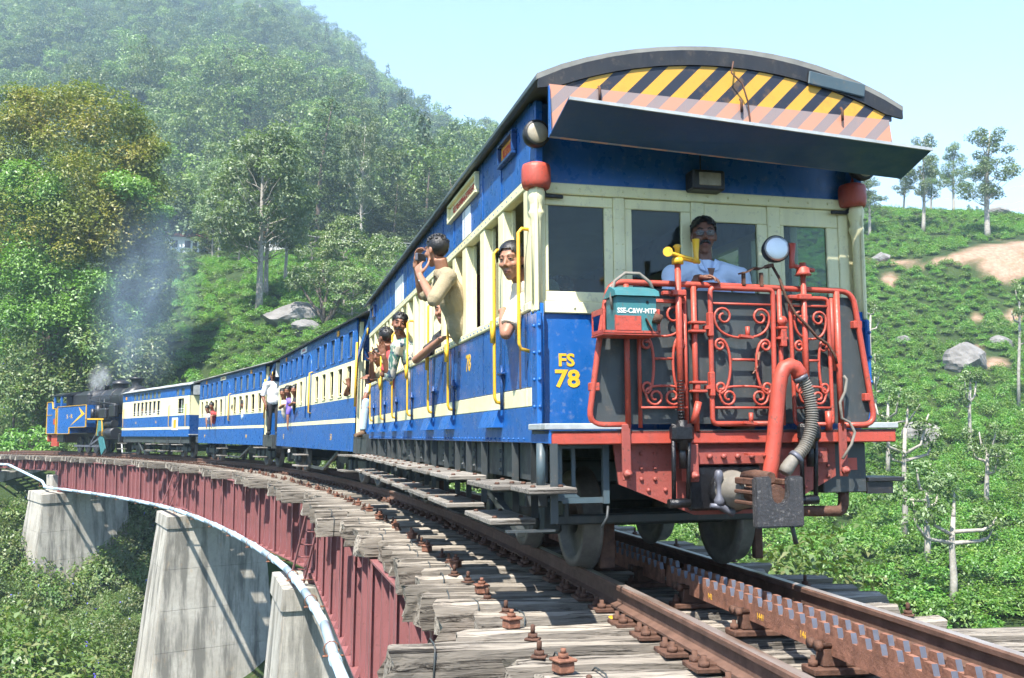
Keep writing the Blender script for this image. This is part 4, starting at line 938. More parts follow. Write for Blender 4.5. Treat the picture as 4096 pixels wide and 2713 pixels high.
# ---- spot lamp on the railing
sb = MB()
prof = [(.075, 1.742), (.11, 1.748), (.135, 1.762), (.155, 1.775), (.175, 1.772), (.20, 1.772), (.225, 1.782), (.24, 1.79)]
for (a, za), (b, zb_) in zip(prof[:-1], prof[1:]): sb.bar((a, -.02, za), (b, -.02, zb_), .05, .008, 0)
for x in (.095, .205): sb.box(x - .008, -.03, 1.674, x + .008, -.01, 1.75)
sb.bar((.24, -.02, 1.785), (.285, .0, 1.80), .03, .02); sb.build('lamp_bracket', MAT['rust'], coach)
k = MB(); mk = k.mark(); k.lathe([(.02, .085), (.055, .07), (.072, .03), (.078, -.008), (.078, -.02), (.070, -.024)], 24, (0, 0, 0), 'y'); rot = Matrix.Translation((.30, -.02, 1.888)) @ Matrix.Rotation(-.16, 4, 'Z') @ Matrix.Rotation(-.05, 4, 'X'); k.xf(mk, rot); sp = k.build('spot_lamp', MAT['black'], coach)
k = MB(); k.lathe([(.072, -.0245), (.058, -.030), (.035, -.034), (.012, -.036)], 24, (0, 0, 0), 'y'); k.xf(0, rot); k.build('lamp_reflector', MAT['chrome'], sp)
tube([(.30, .02, 1.80), (.32, -.02, 1.72), (.345, -.035, 1.62), (.40, -.04, 1.52), (.455, -.07, 1.45), (.53, -.04, 1.39), (.60, -.04, 1.35), (.645, -.04, 1.28), (.66, -.03, 1.24)], .008, 'lamp_cable', coach, MAT['rust'], 6)
tube([(.70, -.03, 1.17), (.715, -.035, 1.15), (.70, -.04, 1.08), (.665, -.04, 1.02), (.67, -.04, .93), (.72, -.04, .905), (.745, -.05, .85), (.72, -.05, .78), (.66, -.05, .70)], .009, 'loose_cable', coach, MAT['rubber'], 6)
# ---- tool box tray
o = thing('tool_box', 'dented teal metal tool box in the red tray on the end railing', 'tool box', mat=M4 @ Matrix.Translation((-.62, -.12, 1.372)))
b = MB(); b.box(-.112, -.075, 0, .112, .085, .195, 0, .004); b.build('box_body', MAT['teal'], o)
l = MB(); l.prism([(-.095, .196), (-.085, .223), (.0, .255), (.075, .215), (.098, .196)], 'x', -.125, .122); l.build('lid', MAT['teal'], o)
hd = MB(); hd.tube([(-.115, -.02, .13), (-.122, -.02, .2), (-.10, -.02, .28), (-.04, -.02, .325), (.04, -.02, .325), (.10, -.02, .28), (.125, -.02, .22)], .0095, 7); hd.build('handle', MAT['rubber'], o)
text('lettering', 'SSE-C&W-MTP', .037, MAT['lime'], o, face_front(.0, -.0765, .117), .001, sx=.93, bold=.001)
MB().lathe([(.008, 0), (.008, -.003)], 8, (.06, -.075, .165), 'y').build('vent_hole', MAT['black'], o)
tr = MB(); tr.box(-.81, -.20, 1.36, -.49, -.01, 1.371, 0, .003)
for x in (-.81, -.505): tr.box(x, -.203, 1.372, x + .014, -.19, 1.50, 0, .003)
tr.box(-.81, -.203, 1.372, -.49, -.197, 1.385); tr.box(-.735, -.205, 1.386, -.60, -.198, 1.462); tr.box(-.81, -.2, 1.47, -.803, -.02, 1.50); tr.box(-.81, -.2, 1.372, -.803, -.02, 1.39); tr.box(-.81, -.03, 1.39, -.803, -.02, 1.47); tr.box(-.742, -.203, 1.386, -.733, -.19, 1.465)
tr.build('box_tray', R, coach)
k = MB(); k.tube([(-.535, -.215, 1.455), (-.51, -.225, 1.445), (-.49, -.22, 1.462)], [.03, .026, .012], 8); k.bar((-.575, -.208, 1.45), (-.54, -.212, 1.385), .02, .006); k.build('torn_bracket', MAT['rust'], coach)
# ---- vacuum pipe and hose
P_ = [(.10, -.12, .50), (.15, -.14, .60), (.185, -.15, .85), (.215, -.15, 1.08), (.232, -.15, 1.16), (.255, -.15, 1.20), (.29, -.15, 1.215), (.325, -.15, 1.203), (.345, -.15, 1.175), (.35, -.15, 1.15)]
tube(P_, [.044, .042, .042, .042, .042, .043, .044, .043, .042, .04], 'vacuum_pipe', coach, R, 14)
hp = bez((.345, -.15, 1.17), (.44, -.15, 1.05), (.44, -.16, .82), (.30, -.17, .72), 30); hp2 = bez((.30, -.17, .72), (.27, -.17, .70), (.24, -.17, .66), (.22, -.17, .63), 5)
N = 150; path = [Vector(p) for p in hp]; L = [0]
for a, b in zip(path[:-1], path[1:]): L.append(L[-1] + (b - a).length)
pts = []; rs = []
for i in range(N):
    t = L[-1] * i / (N - 1); j = max(0, min(len(L) - 2, int(np.searchsorted(L, t)) - 1)); q = (t - L[j]) / max(1e-9, L[j + 1] - L[j]); pts.append(path[j].lerp(path[j + 1], q)); rs.append(.031 + .0042 * (1 if (i % 4) < 2 else -1))
tube(pts, rs, 'vacuum_hose', coach, MAT['rubber'], 14); tube(hp2, [.032, .035, .036, .038], 'hose_end', coach, MAT['rubber'], 12) if False else tube(hp2, [.032, .034, .036, .038, .034], 'hose_end', coach, MAT['rubber'], 12)
for (c, d) in (((.352, -.15, 1.15), (.06, 0, -.1)), ((.295, -.17, .715), (-.07, 0, -.06))):
    c = Vector(c); d = Vector(d).normalized(); tube([c - d * .012, c + d * .012], .042, 'hose_clamp', coach, MAT['steel'], 12)
tube([(.24, -.2, .60), (.26, -.21, .57), (.262, -.21, .50)], .006, 'clamp_tail', coach, MAT['steel'], 5)
MB().bar((.02, -.13, .735), (.21, -.13, .732), .05, .012).build('pipe_stay', R, coach)
# ---- coupler
k = MB(); k.box(-.235, .045, .425, .20, .084, .672, 0, .012); k.build('coupler_plate', MAT['grease'], coach)
k = MB(); k.lathe([(.12, .06), (.125, .03), (.118, .0), (.105, -.008)], 24, (.0, 0, .53), 'y'); k.build('coupler_collar', MAT['grease'], coach)
k = MB(); pr = []
for i in range(13): y = .0 - .018 * i; pr += [(.112 - .003 * i, y), (.106 - .003 * i, y - .009)]
k.lathe(pr, 24, (0, 0, .535), 'y'); k.build('buffer_spring', MAT['bufspring'] if 'bufspring' in MAT else MAT['rubber'], coach)
k = MB()
for x, z, w in ((-.075, .60, .035), (-.08, .545, .02), (-.08, .49, .02), (.06, .6, .03), (.06, .5, .03)): k.bar((x, -.20, z), (x, -.46, z), .03, w, 0, b=.005)
k.tube([(-.03, -.2, .62), (-.03, -.32, .632), (-.02, -.46, .625)], .028, 8); k.tube([(0, -.1, .535), (0, -.47, .535)], .055, 12); k.build('draw_hook', MAT['rustorange2'] if 'rustorange2' in MAT else MAT['rust'], coach)
U = [(-.135, .378), (.135, .378), (.135, .632), (.048, .632), (.047, .54), (.035, .508), (.01, .494), (-.02, .497), (-.036, .52), (-.04, .56), (-.042, .632), (-.135, .628)]
def uplate():
    mb = MB(); mb.prism(U, 'y', -.505, -.465); me = mb.mesh('buffer_plate', MAT['buff']); bm = bmesh.new(); bm.from_mesh(me); bmesh.ops.bevel(bm, geom=bm.edges[:], offset=.008, segments=2, affect='EDGES'); bm.to_mesh(me); bm.free(); return link('buffer_plate', me, coach)
uplate()
k = MB(); k.lathe([(.012, .25), (.022, .24), (.026, .21), (.014, .18), (.014, .12), (.03, .09), (.03, .06)], 10, (-.105, -.05, .40)); k.tube([(-.16, -.05, .46), (-.10, -.06, .455), (-.06, -.06, .43), (-.03, -.06, .415)], [.012, .018, .02, .022], 8); k.build('coupler_lever', MAT['steel'], coach)
tube([(.09, -.45, .40), (.11, -.44, .33), (.125, -.43, .29)], [.012, .012, .014], 'coupler_chain_bar', coach, MAT['slate'], 6)
# ---- gear below the platform ends
k = MB(); k.box(.64, .12, .50, .925, .32, .79, 0, .006); k.build('battery_box', MAT['slate'], coach); MB().box(.80, .112, .63, .86, .119, .70).build('box_plate', MAT['red'], coach)
k = MB(); k.box(.927, .1, .56, 1.17, .35, .585, 0, .004); k.box(.927, .12, .49, 1.10, .14, .558); k.build('right_step', MAT['black'], coach)
tube(rnd([(.80, .17, .50), (.795, .17, .39), (.40, .17, .40)], .05, 4), .032, 'brake_pipe', coach, MAT['rust'], 10)
k = MB(); k.box(-.975, .14, .49, -.935, .17, .79); k.box(-.70, .14, .47, -.665, .17, .79); k.box(-.934, .145, .475, -.701, .168, .505); k.box(-.934, .15, .77, -.701, .165, .788); k.prism([(-.934, .59), (-.934, .506), (-.83, .506)], 'y', .15, .16); k.box(-.86, .2, .5, -.84, .22, .78); k.build('step_frame', MAT['greyblue'], coach)
tube([(-1.05, .16, .535), (-1.045, .16, .80)], .027, 'step_stanchion', coach, MAT['greyblue'], 10)
tube([(-.69, .1, .46), (-.70, .09, .40), (-.73, .1, .345)], .008, 'thin_cable', coach, MAT['slate'], 5)
k = MB(); k.box(-.98, .36, .58, -.95, 9.1, .798); 
for y in np.arange(.45, 9.1, .42): k.box(-.992, y, .582, -.981, y + .05, .795, 0, .003)
k.box(.95, .36, .58, .98, 9.1, .798); k.build('solebar', MAT['slate'], coach)
k = MB()
for y in np.arange(.47, 9.1, .42):
    for z in (.62, .68, .74): k.ball((-.994, y, z), .014, 6)
k.build('solebar_rivet', MAT['slate'], coach, kind='stuff')
stepsU = [(-.14, .50), (.24, .93), (1.53, 2.31), (2.49, 3.23), (3.60, 4.25), (4.55, 5.2), (5.5, 6.2), (6.5, 7.15), (7.5, 8.15), (8.5, 9.1)]
stepsL = [(.26, .95), (1.55, 2.34), (2.52, 3.4), (3.75, 4.5), (4.8, 5.5), (5.8, 6.5), (6.8, 7.5), (7.8, 8.5)]
for lst, z, xo in ((stepsU, .545, -1.30), (stepsL, .36, -1.31)):
    for i, (a, b) in enumerate(lst):
        dx = .1 if (lst is stepsU and i == 0) else 0
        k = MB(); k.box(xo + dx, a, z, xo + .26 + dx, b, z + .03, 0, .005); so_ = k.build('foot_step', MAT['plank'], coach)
        bb = MB()
        for (px_, py) in ((xo + .05, a + .1), (xo + .05, b - .1), (xo + .2, a + .1), (xo + .2, b - .1)): bb.lathe([(.016, z + .03), (.012, z + .042)], 6, (px_ + dx, py, 0))
        bb.build('step_bolt', MAT['rust'], so_)
        if lst is stepsU:
            for y in (a + .12, b - .14): hh = MB(); hh.bar((-1.03, y, .80), (-1.03, y, .385), .012, .04); hh.bar((-1.03, y, z - .008), (-1.29 + dx, y, z - .008), .04, .012); hh.bar((-1.03, y, .352), (-1.29, y, .352), .04, .012); hh.build('step_hanger', MAT['slate'], coach)
# ---- running gear
def wheel(x, y, r, parent, face):
    w = MB(); w.lathe([(r * .3, -.05), (r * .32, .02), (r * .78, .0), (r * .82, .045), (r, .045), (r + .001, -.045), (r + .025, -.05), (r + .025, -.07), (r * .8, -.075), (r * .78, -.04), (r * .3, -.05)], 30, (0, 0, 0), 'x'); m = Matrix.Translation((x, y, r + .003)) @ (Matrix.Identity(4) if face > 0 else Matrix.Rotation(PI, 4, 'Z'))
    return w.build('wheel', MAT['wheel'], parent, ) , m
MAT['wheel'] = plain('wheel_steel', (.15, .135, .12), .55, .25, .3, 10, .3)
for yb in (1.75, 7.6):
    bo = MB(); 
    for sx in (-1, 1):
        bo.box(sx * .70, yb - 1.0, .30, sx * .74, yb + 1.0, .44, 0, .01)
        for dy in (-.62, .62): bo.box(sx * .66, yb + dy - .1, .22, sx * .80, yb + dy + .1, .42, 0, .02); bo.tube([(sx * .80, yb + dy, .30), (sx * .84, yb + dy, .30)], .06, 10)
        for dy in (-.28, 0, .28): bo.tube([(sx * .72, yb + dy, .44), (sx * .72, yb + dy, .56)], .05, 8)
    bo.box(-.7, yb - .15, .38, .7, yb + .15, .50, 0, .01); bo.box(-.78, yb - 1.0, .30, .78, yb - .94, .36, 0, .01); bo.box(-.7, yb + .94, .30, .7, yb + 1.0, .36, 0, .01)
    bogie = bo.build('bogie_frame', MAT['slate'], coach)
    for dy in (-.62, .62):
        for sx in (-1, 1):
            wo, m = wheel(sx * .535, yb + dy, .305, bogie, sx); wo.matrix_basis = m
        tube([(-.5, yb + dy, .308), (.5, yb + dy, .308)], .055, 'axle', bogie, MAT['slate'], 12)
    for sx in (-1, 1): MB().box(sx * .40 - .05, yb - .83, .01, sx * .40 + .05, yb - .78, .33, 0, .006).build('rail_guard', MAT['rust'], bogie) if sx < 0 else MB().box(.62, yb - .83, .03, .68, yb - .78, .33, 0, .006).build('rail_guard', MAT['rust'], bogie)
    br = MB(); br.tube([(-.95, yb - .9, .33), (-.95, yb - .9, .50)], .075, 12); br.box(-1.02, yb - 1.15, .42, -.88, yb - 1.0, .55, 0, .01); br.bar((-.9, yb - .6, .22), (-.9, yb + .3, .45), .05, .05); br.build('brake_cylinder', MAT['slate'], coach)
u = MB(); u.box(-.6, 3.2, .40, .6, 4.6, .62, 0, .02); u.tube([(-.3, 4.9, .5), (-.3, 6.3, .5)], .14, 14); u.box(.1, 5.0, .42, .7, 6.0, .7, 0, .02); u.build('underfloor_gear', MAT['slate'], coach)
# ================================================================== the coaches further down the train
def bogie_simple(parent, yb, r=.30):
    bo = MB()
    for sx in (-1, 1):
        bo.box(sx * .70, yb - .95, .26, sx * .75, yb + .95, .42, 0, .01)
        for dy in (-.6, .6): bo.box(sx * .66, yb + dy - .1, .2, sx * .80, yb + dy + .1, .42, 0, .02)
        for dy in (-.25, .25): bo.tube([(sx * .72, yb + dy, .42), (sx * .72, yb + dy, .56)], .05, 8)
    bo.box(-.7, yb - .15, .36, .7, yb + .15, .5)
    b = bo.build('bogie_frame', MAT['slate'], parent)
    for dy in (-.6, .6):
        for sx in (-1, 1):
            w = MB(); w.lathe([(.09, -.06), (.09, .0), (.23, .0), (.25, .04), (r, .04), (r, -.05), (r + .02, -.07), (.22, -.07), (.09, -.06)], 20, (0, 0, 0), 'x'); w.build('wheel', MAT['wheel'], b).matrix_basis = Matrix.Translation((sx * .53, yb + dy, r)) @ (Matrix.Identity(4) if sx > 0 else Matrix.Rotation(PI, 4, 'Z'))
        MB().tube([(-.5, yb + dy, r), (.5, yb + dy, r)], .05, 10).build('axle', MAT['slate'], b)
def steps(parent, y0, y1, zs, x=-1.28, w=.24):
    for z in zs: MB().box(x, y0, z, x + w, y1, z + .03, 0, .004).build('foot_step', MAT['plank'], parent)
    h = MB(); h.bar((-1.03, (y0 + y1) / 2, .85), (-1.03, (y0 + y1) / 2, min(zs)), .02, .04); h.build('step_hanger', MAT['slate'], parent)
def end_visor(p, mat, y=.0, z0=2.36):
    mb = MB(); mb.box(-1.04, y - .02, z0, 1.04, y, 2.74, 0, .004); mb.build('end_visor', MAT[mat], p)
def roof2(p, L, dz=0.0, mat='roof', y0=-.05):
    xs = np.linspace(-1.12, 1.12, 13); mb = MB(); vs = []
    zz = lambda x: 2.765 + dz + .22 * (1 - min(1, (abs(x) / 1.121)) ** 2) ** .9
    ys = np.linspace(y0, L, 11)
    for y in ys: vs += [(x, y, zz(x) + .006 * math.sin(3 * y)) for x in xs] + [(x, y, zz(x) - .03) for x in xs[::-1]]
    n = 26; mb.add(vs, [(i * n + j, i * n + (j + 1) % n, (i + 1) * n + (j + 1) % n, (i + 1) * n + j) for i in range(10) for j in range(n)] + [tuple(reversed(range(n))), tuple(10 * n + j for j in range(n))])
    mb.build('roof', MAT[mat], p)
MAT['frost'] = plain('grimy_pane', (.13, .145, .125), .22, 0, .35, 5, .05)
def window(p, sx, y0, y1, z0, z1, frame, glazed=True, X=1.05, rad=.04, mat='glass'):
    """rounded raised frame with a dark opening; pane or drop light behind"""
    f = MB(); c = []
    for (cy, cz, a0) in ((y1 - rad, z1 - rad, 0), (y0 + rad, z1 - rad, PI / 2), (y0 + rad, z0 + rad, PI), (y1 - rad, z0 + rad, 1.5 * PI)):
        for k in range(4): a = a0 + PI / 2 * k / 3; c.append((cy + rad * math.cos(a), cz + rad * math.sin(a)))
    f.tube([(sx * (X + .002), a, b) for a, b in c], .012, 5, closed=True); o = f.build('window', MAT[frame], p)
    if glazed: MB().box(sx * (X - .03), y0, z0, sx * (X - .026), y1, z1).build('pane', MAT[mat], o)
    return o
def wall_with_holes(p, sx, y0, y1, z0, z1, holes, mat, name, X=1.05, th=.03):
    """a wall strip between z0 and z1 with rectangular openings (a, b, c, d); built of butted pieces"""
    mb = MB(); xa, xb = sx * (X - th), sx * X
    hs = sorted(holes); c0 = hs[0][2] if hs else z0; c1 = hs[0][3] if hs else z1
    if not hs: mb.box(xa, y0, z0, xb, y1, z1)
    else:
        mb.box(xa, y0, z0, xb, y1, c0); mb.box(xa, y0, c1, xb, y1, z1); y = y0
        for (a, b, c, d) in hs: mb.box(xa, y, c0, xb, a, c1); y = b
        mb.box(xa, y, c0, xb, y1, c1)
    return mb.build(name, MAT[mat], p)
def saloon(s0, L, label, number, near):
    p = thing('railway_coach', label, 'railway coach', mat=chord_frame(s0 + 1.3, s0 + L - 1.0, 0, 0) @ Matrix.Translation((0, -1.3, 0)) @ Matrix.Rotation(.0168, 4, 'Y'), group='coaches of the blue and cream train')
    b0, b1 = 1.12, L - .95; wl = (b1 - b0)
    # window centres: five near, a door, four far
    ws = [b0 + .42 + .78 * i for i in range(5)]; dy = b0 + 4.55; ws += [dy + .95 + .78 * i for i in range(5) if dy + .95 + .78 * i < b1 - .35]
    for sx in (-1, 1):
        MB().box(sx * 1.02, b0, .575, sx * 1.05, b1, 1.042).build('skirt_panel', MAT['blue'], p); MB().box(sx * 1.02, b0, 1.044, sx * 1.052, b1, 1.118).build('waist_stripe', MAT['cream'], p); MB().box(sx * 1.02, b0, 1.12, sx * 1.05, b1, 1.45).build('lower_panel', MAT['blue'], p)
        wall_with_holes(p, sx, b0, b1, 1.452, 2.07, [(w - .19, w + .19, 1.50, 2.0) for w in ws], 'cream', 'window_band')
        wall_with_holes(p, sx, b0, b1, 2.072, 2.76, [(w - .19, w + .19, 2.14, 2.58) for w in ws], 'blue', 'fascia_panel')
        for i, w in enumerate(ws):
            window(p, sx, w - .19, w + .19, 1.50, 2.0, 'cream', i % 3 == 5)
            window(p, sx, w - .19, w + .19, 2.14, 2.58, 'blue', True, mat='frost')
            q = MB(); q.box(sx * 1.0, w - .02, 1.5, sx * 1.015, w + .0, 2.0); q.box(sx * 1.0, w - .19, 1.56, sx * 1.015, w + .19, 1.575); q.build('window_bar', MAT['cream'], p, kind='stuff')
        d = MB(); d.tube([(sx * 1.055, dy - .28, 1.2), (sx * 1.055, dy - .28, 2.25), (sx * 1.055, dy - .2, 2.45), (sx * 1.055, dy, 2.52), (sx * 1.055, dy + .2, 2.45), (sx * 1.055, dy + .28, 2.25), (sx * 1.055, dy + .28, 1.2)], .014, 6); d.build('door_frame', MAT['blue'], p)
        h = MB(); h.tube([(sx * 1.05, dy - .4, 2.12), (sx * 1.11, dy - .4, 2.1), (sx * 1.11, dy - .4, 1.3), (sx * 1.05, dy - .4, 1.28)], .016, 7); h.build('handrail', MAT['yellow'], p)
        h = MB(); h.tube([(sx * 1.06, b0 - .12, 2.35), (sx * 1.06, b0 - .12, 1.3)], .018, 7); h.build('platform_post', MAT['yellow'], p)
        MB().box(sx * 1.0, b0 - .001, .60, sx * .94, b0 - .04, 2.7).build('end_corner', MAT['cream'], p)
        st = MB(); st.bar((sx * 1.03, .12, 2.72), (sx * 1.03, b0, 2.05), .03, .10, 0, (0, 0, 1)); st.build('roof_strut', MAT['blue'], p)
        st = MB(); st.tube([(sx * 1.03, .35, 2.52), (sx * 1.05, .3, 2.5), (sx * 1.05, .3, 2.4)], .012, 5); st.build('lamp_hook', MAT['yellow'], p)
        gt = MB(); gt.box(sx * 1.125, 0, 2.735, sx * 1.10, L, 2.762); gt.build('gutter', MAT['black'], p)
    MB().box(-.98, b0, .86, .98, b0 + .03, 1.45).build('end_panel', MAT['blue'], p)
    e = MB(); e.box(-.98, b0, 1.452, -.88, b0 + .03, 2.07); e.box(.88, b0, 1.452, .98, b0 + .03, 2.07); e.box(-.35, b0, 1.452, .35, b0 + .03, 2.07); e.build('end_band', MAT['cream'], p); MB().box(-.98, b0, 2.072, .98, b0 + .03, 2.76).build('end_fascia', MAT['bluedark'], p)
    for x in (-.615, .615): 
        w = MB(); w.box(x - .262, b0 + .01, 1.46, x + .262, b0 + .015, 2.06); w.build('pane', MAT['glass'], p)
    MB().box(-1.0, b0, .84, 1.0, b1, .86).build('coach_floor', MAT['slate'], p); MB().box(-1.0, b0 + .04, 2.64, 1.0, b1, 2.66).build('coach_ceiling', MAT['cream'], p); MB().box(-.98, b1 - .03, .86, .98, b1, 2.64).build('rear_wall', MAT['bluedark'], p)
    for y in np.arange(b0 + .8, b1 - .3, 1.56): MB().box(-.95, y - .05, 1.2, .95, y + .05, 1.62).build('bench_back', MAT['seat'], p)
    MB().box(-1.04, .12, .80, 1.04, b0 - .002, .86).build('platform_floor', MAT['slate'], p); MB().box(-1.05, .1, .50, 1.05, .16, .798).build('end_beam', MAT['slate'], p); MB().box(-1.04, .2, .55, -1.0, b0, .79).build('platform_side', MAT['slate'], p)
    end_visor(p, 'white'); roof2(p, L)
    for y, t in ((b0 + 1.9, number), (b1 - 1.2, number)): text('number', t, .16, MAT['yellow'], p, face_left(-1.0515, y, .80), .001)
    o = MB().box(-1.062, b0 + 1.42, 2.60, -1.055, b0 + 1.62, 2.70).build('orange_plate', MAT['orange'], p); MB().box(-1.062, b1 - 1.3, 2.60, -1.055, b1 - 1.1, 2.70).build('orange_plate', MAT['orange'], p)
    o = MB().box(-1.064, dy + .35, 2.60, -1.055, dy + 1.15, 2.71).build('destination_board', MAT['white'] if near else MAT['cream'], p); text('lettering', 'RESERVED', .08, MAT['redprint'], o, face_left(-1.0655, dy + .75, 2.655), .001, sx=1.2, res=1)
    for y in (1.9, L - 1.9): bogie_simple(p, y)
    steps(p, .55, 1.15, (.5, .26)); steps(p, dy - .3, dy + .3, (.42, .2))
    u = MB(); u.bar((-.95, b0 + 1.6, .55), (-.95, b0 + 3.0, .2), .05, .05); u.bar((-.95, b0 + 3.0, .2), (-.95, dy + .5, .2), .05, .05); u.box(-.6, 3.6, .32, .6, 4.6, .6); u.tube([(.2, 5, .45), (.2, 6.2, .45)], .14, 12); u.build('underfloor_gear', MAT['slate'], p)
    MB().box(-.95, .2, .58, -.9, L, .8).build('sole_bar', MAT['slate'], p); MB().box(.9, .2, .58, .95, L, .8).build('sole_bar', MAT['slate'], p)
    h = MB(); h.tube([(-.55, .3, .62), (-.62, -.05, .3), (-.55, -.35, .22), (-.45, -.5, .45)], .03, 8); h.build('brake_hose', MAT['lime'], p)
    return p
c2 = saloon(9.95, 11.2, 'blue coach numbered 53 with upper and lower window rows, directly behind the nearest coach', '53', True)
c3 = saloon(21.15, 11.3, 'blue coach numbered 99 where a man in a white shirt stands on the end step', '99', False)
# the cream and blue coach next to the engine
def van(s0, L):
    p = thing('railway_coach', 'shorter cream and blue coach numbered 96, coupled next to the steam locomotive', 'railway coach', mat=chord_frame(s0 + 1.2, s0 + L - 1.2, 0, 0) @ Matrix.Translation((0, -1.2, 0)) @ Matrix.Rotation(.0168, 4, 'Y'), group='coaches of the blue and cream train')
    w7 = [4.1 + .62 * i for i in range(7)]; w1 = 1.1
    for sx in (-1, 1):
        MB().box(sx * 1.02, 0, .80, sx * 1.05, L, 1.075).build('skirt_panel', MAT['blue'], p); MB().box(sx * 1.02, 0, 1.077, sx * 1.052, L, 1.17).build('waist_stripe', MAT['cream'], p); MB().box(sx * 1.02, 0, 1.172, sx * 1.05, L, 1.60).build('lower_panel', MAT['blue'], p)
        wall_with_holes(p, sx, 0, L, 1.602, 2.32, [(w1 - .4, w1 + .35, 1.68, 2.24)] + [(w - .22, w + .22, 1.68, 2.24) for w in w7], 'cream', 'window_band')
        wall_with_holes(p, sx, 0, L, 2.322, 2.72, [(w1 - .45, w1 - .05, 2.36, 2.62), (w1 + .25, w1 + .6, 2.36, 2.62)] + [(w - .22, w + .22, 2.36, 2.62) for w in w7], 'blue', 'fascia_panel')
        b = MB()
        for z in (1.75, 1.84): b.box(sx * 1.03, w1 - .4, z, sx * 1.04, w1 + .35, z + .014); b.box(sx * 1.03, w7[0] - .22, z, sx * 1.04, w7[-1] + .22, z + .014)
        for w in w7 + [w1]: b.box(sx * 1.0, w - .01, 1.68, sx * 1.01, w + .01, 2.24)
        b.build('window_bar', MAT['white'], p, kind='stuff')
        for w in w7: MB().box(sx * 1.025, w - .22, 2.36, sx * 1.03, w + .22, 2.62).build('pane', MAT['frost'], p)
        for w in (w1 - .25, w1 + .42): MB().box(sx * 1.025, w - .2, 2.36, sx * 1.03, w + .2, 2.62).build('pane', MAT['frost'], p)
        for y in (.3, 2.45, L - .35):
            h = MB(); h.tube([(sx * 1.05, y, 2.0), (sx * 1.10, y, 1.99), (sx * 1.10, y, 1.2), (sx * 1.05, y, 1.18)], .015, 6); h.build('handrail', MAT['yellow'], p)
        MB().box(sx * 1.125, 0, 2.69, sx * 1.10, L, 2.72).build('gutter', MAT['slate'], p)
    e = MB(); e.box(-1.0, 0, 1.6, -.62, .03, 2.32); e.box(-.1, 0, 1.6, .62, .03, 2.32); e.box(.62 + .002, 0, 1.6, 1.0, .03, 2.32); e.box(-.618, 0, 1.6, -.102, .03, 1.68); e.box(-.618, 0, 2.24, -.102, .03, 2.32); e.build('end_band', MAT['cream'], p)
    MB().box(-.618, .01, 1.68, -.102, .016, 2.24).build('pane', MAT['glass'], p); MB().box(-1.02, 0, .80, 1.02, .03, 1.598).build('end_panel', MAT['bluedark'], p); MB().box(-1.02, 0, 2.322, 1.02, .03, 2.74).build('end_fascia', MAT['greyblue'], p); MB().box(-1.0, -.25, 2.34, 1.0, -.23, 2.70).build('end_visor', MAT['silver'], p)
    MB().box(-1.06, -.2, .86, 1.06, -.001, .89).build('end_sill', MAT['silver'], p); text('number', '96', .2, MAT['yellow'], p, face_front(-.45, -.003, 1.17), .001); text('class_mark', 'S.R.NLR', .1, MAT['lime'], p, face_front(-.45, -.003, 1.36), .001)
    for y in (4.4, 7.5): text('number', '96', .16, MAT['yellow'], p, face_left(-1.0515, y, 1.38), .001)
    o = MB().box(-1.062, 1.35, 1.05, -1.053, 2.1, 1.52).build('notice_board', MAT['white'], p); MB().box(-1.0655, 1.55, 1.12, -1.063, 1.9, 1.45).build('red_panel', MAT['orange'], o); MB().box(-1.062, L - .75, 2.42, -1.055, L - .55, 2.55).build('orange_plate', MAT['orange'], p)
    MB().box(-1.0, .04, .84, 1.0, L, .86).build('coach_floor', MAT['slate'], p); MB().box(-1.0, .04, 2.64, 1.0, L - .03, 2.66).build('coach_ceiling', MAT['cream'], p); MB().box(-1.02, L - .03, .8, 1.02, L, 2.74).build('rear_wall', MAT['bluedark'], p); roof2(p, L + .1, -.035, 'silver', -.28)
    for y in (1.6, L - 1.6): bogie_simple(p, y)
    MB().box(-.98, .1, .55, -.92, L - .1, .80).build('sole_bar', MAT['slate'], p); MB().box(.92, .1, .55, .98, L - .1, .80).build('sole_bar', MAT['slate'], p)
    for y in (.6, 2.4, 4.2, 8.9): steps(p, y, y + .75, (.48, .24))
    u = MB(); u.bar((-.95, 3.2, .2), (-.95, 6.6, .2), .05, .05); u.bar((-.95, 6.6, .2), (-.95, 7.4, .6), .05, .05); u.box(-.6, 4, .3, .6, 5, .6); u.build('underfloor_gear', MAT['slate'], p)
    return p
c4 = van(33.25, 9.9)
# ================================================================== the steam locomotive, chimney end towards the coaches
lo = thing('steam_locomotive', 'blue and black tank locomotive with yellow lining and arrow on its side tank', 'locomotive', mat=chord_frame(44.3, 53.3, 0, 0) @ Matrix.Translation((0, -1.0, 0)) @ Matrix.Rotation(.0168, 4, 'Y'))
K = MAT['locoblack'] = plain('locomotive_black', (.022, .023, .026), .42, .1, .4, 6, .2)
def lp(mb, n, m='locoblack', par=lo): return mb.build(n, MAT[m] if isinstance(m, str) else m, par)
k = MB(); k.lathe([(.2, .55), (.62, .56), (.62, 1.6), (.60, 1.62), (.60, 5.6), (.66, 5.62), (.66, 7.9), (.3, 7.92)], 28, (0, 0, 2.62 - .1), 'y'); lp(k, 'boiler')
for y in (1.62, 2.9, 4.2, 5.62): k = MB(); k.lathe([(.60, y - .02), (.63, y - .02), (.63, y + .02), (.60, y + .02)], 28, (0, 0, 2.52), 'y'); lp(k, 'boiler_band', 'rustband' if 'rustband' in MAT else 'locoblack')
k = MB(); k.box(-.72, 5.6, 2.2, .72, 7.95, 3.02, 0, .12); lp(k, 'firebox')
k = MB(); k.lathe([(.40, 2.95), (.36, 3.02), (.36, 3.32), (.42, 3.34), (.42, 3.37), (.36, 3.47), (.2, 3.54), (.03, 3.56)], 22, (0, 3.15, 0)); lp(k, 'steam_dome')
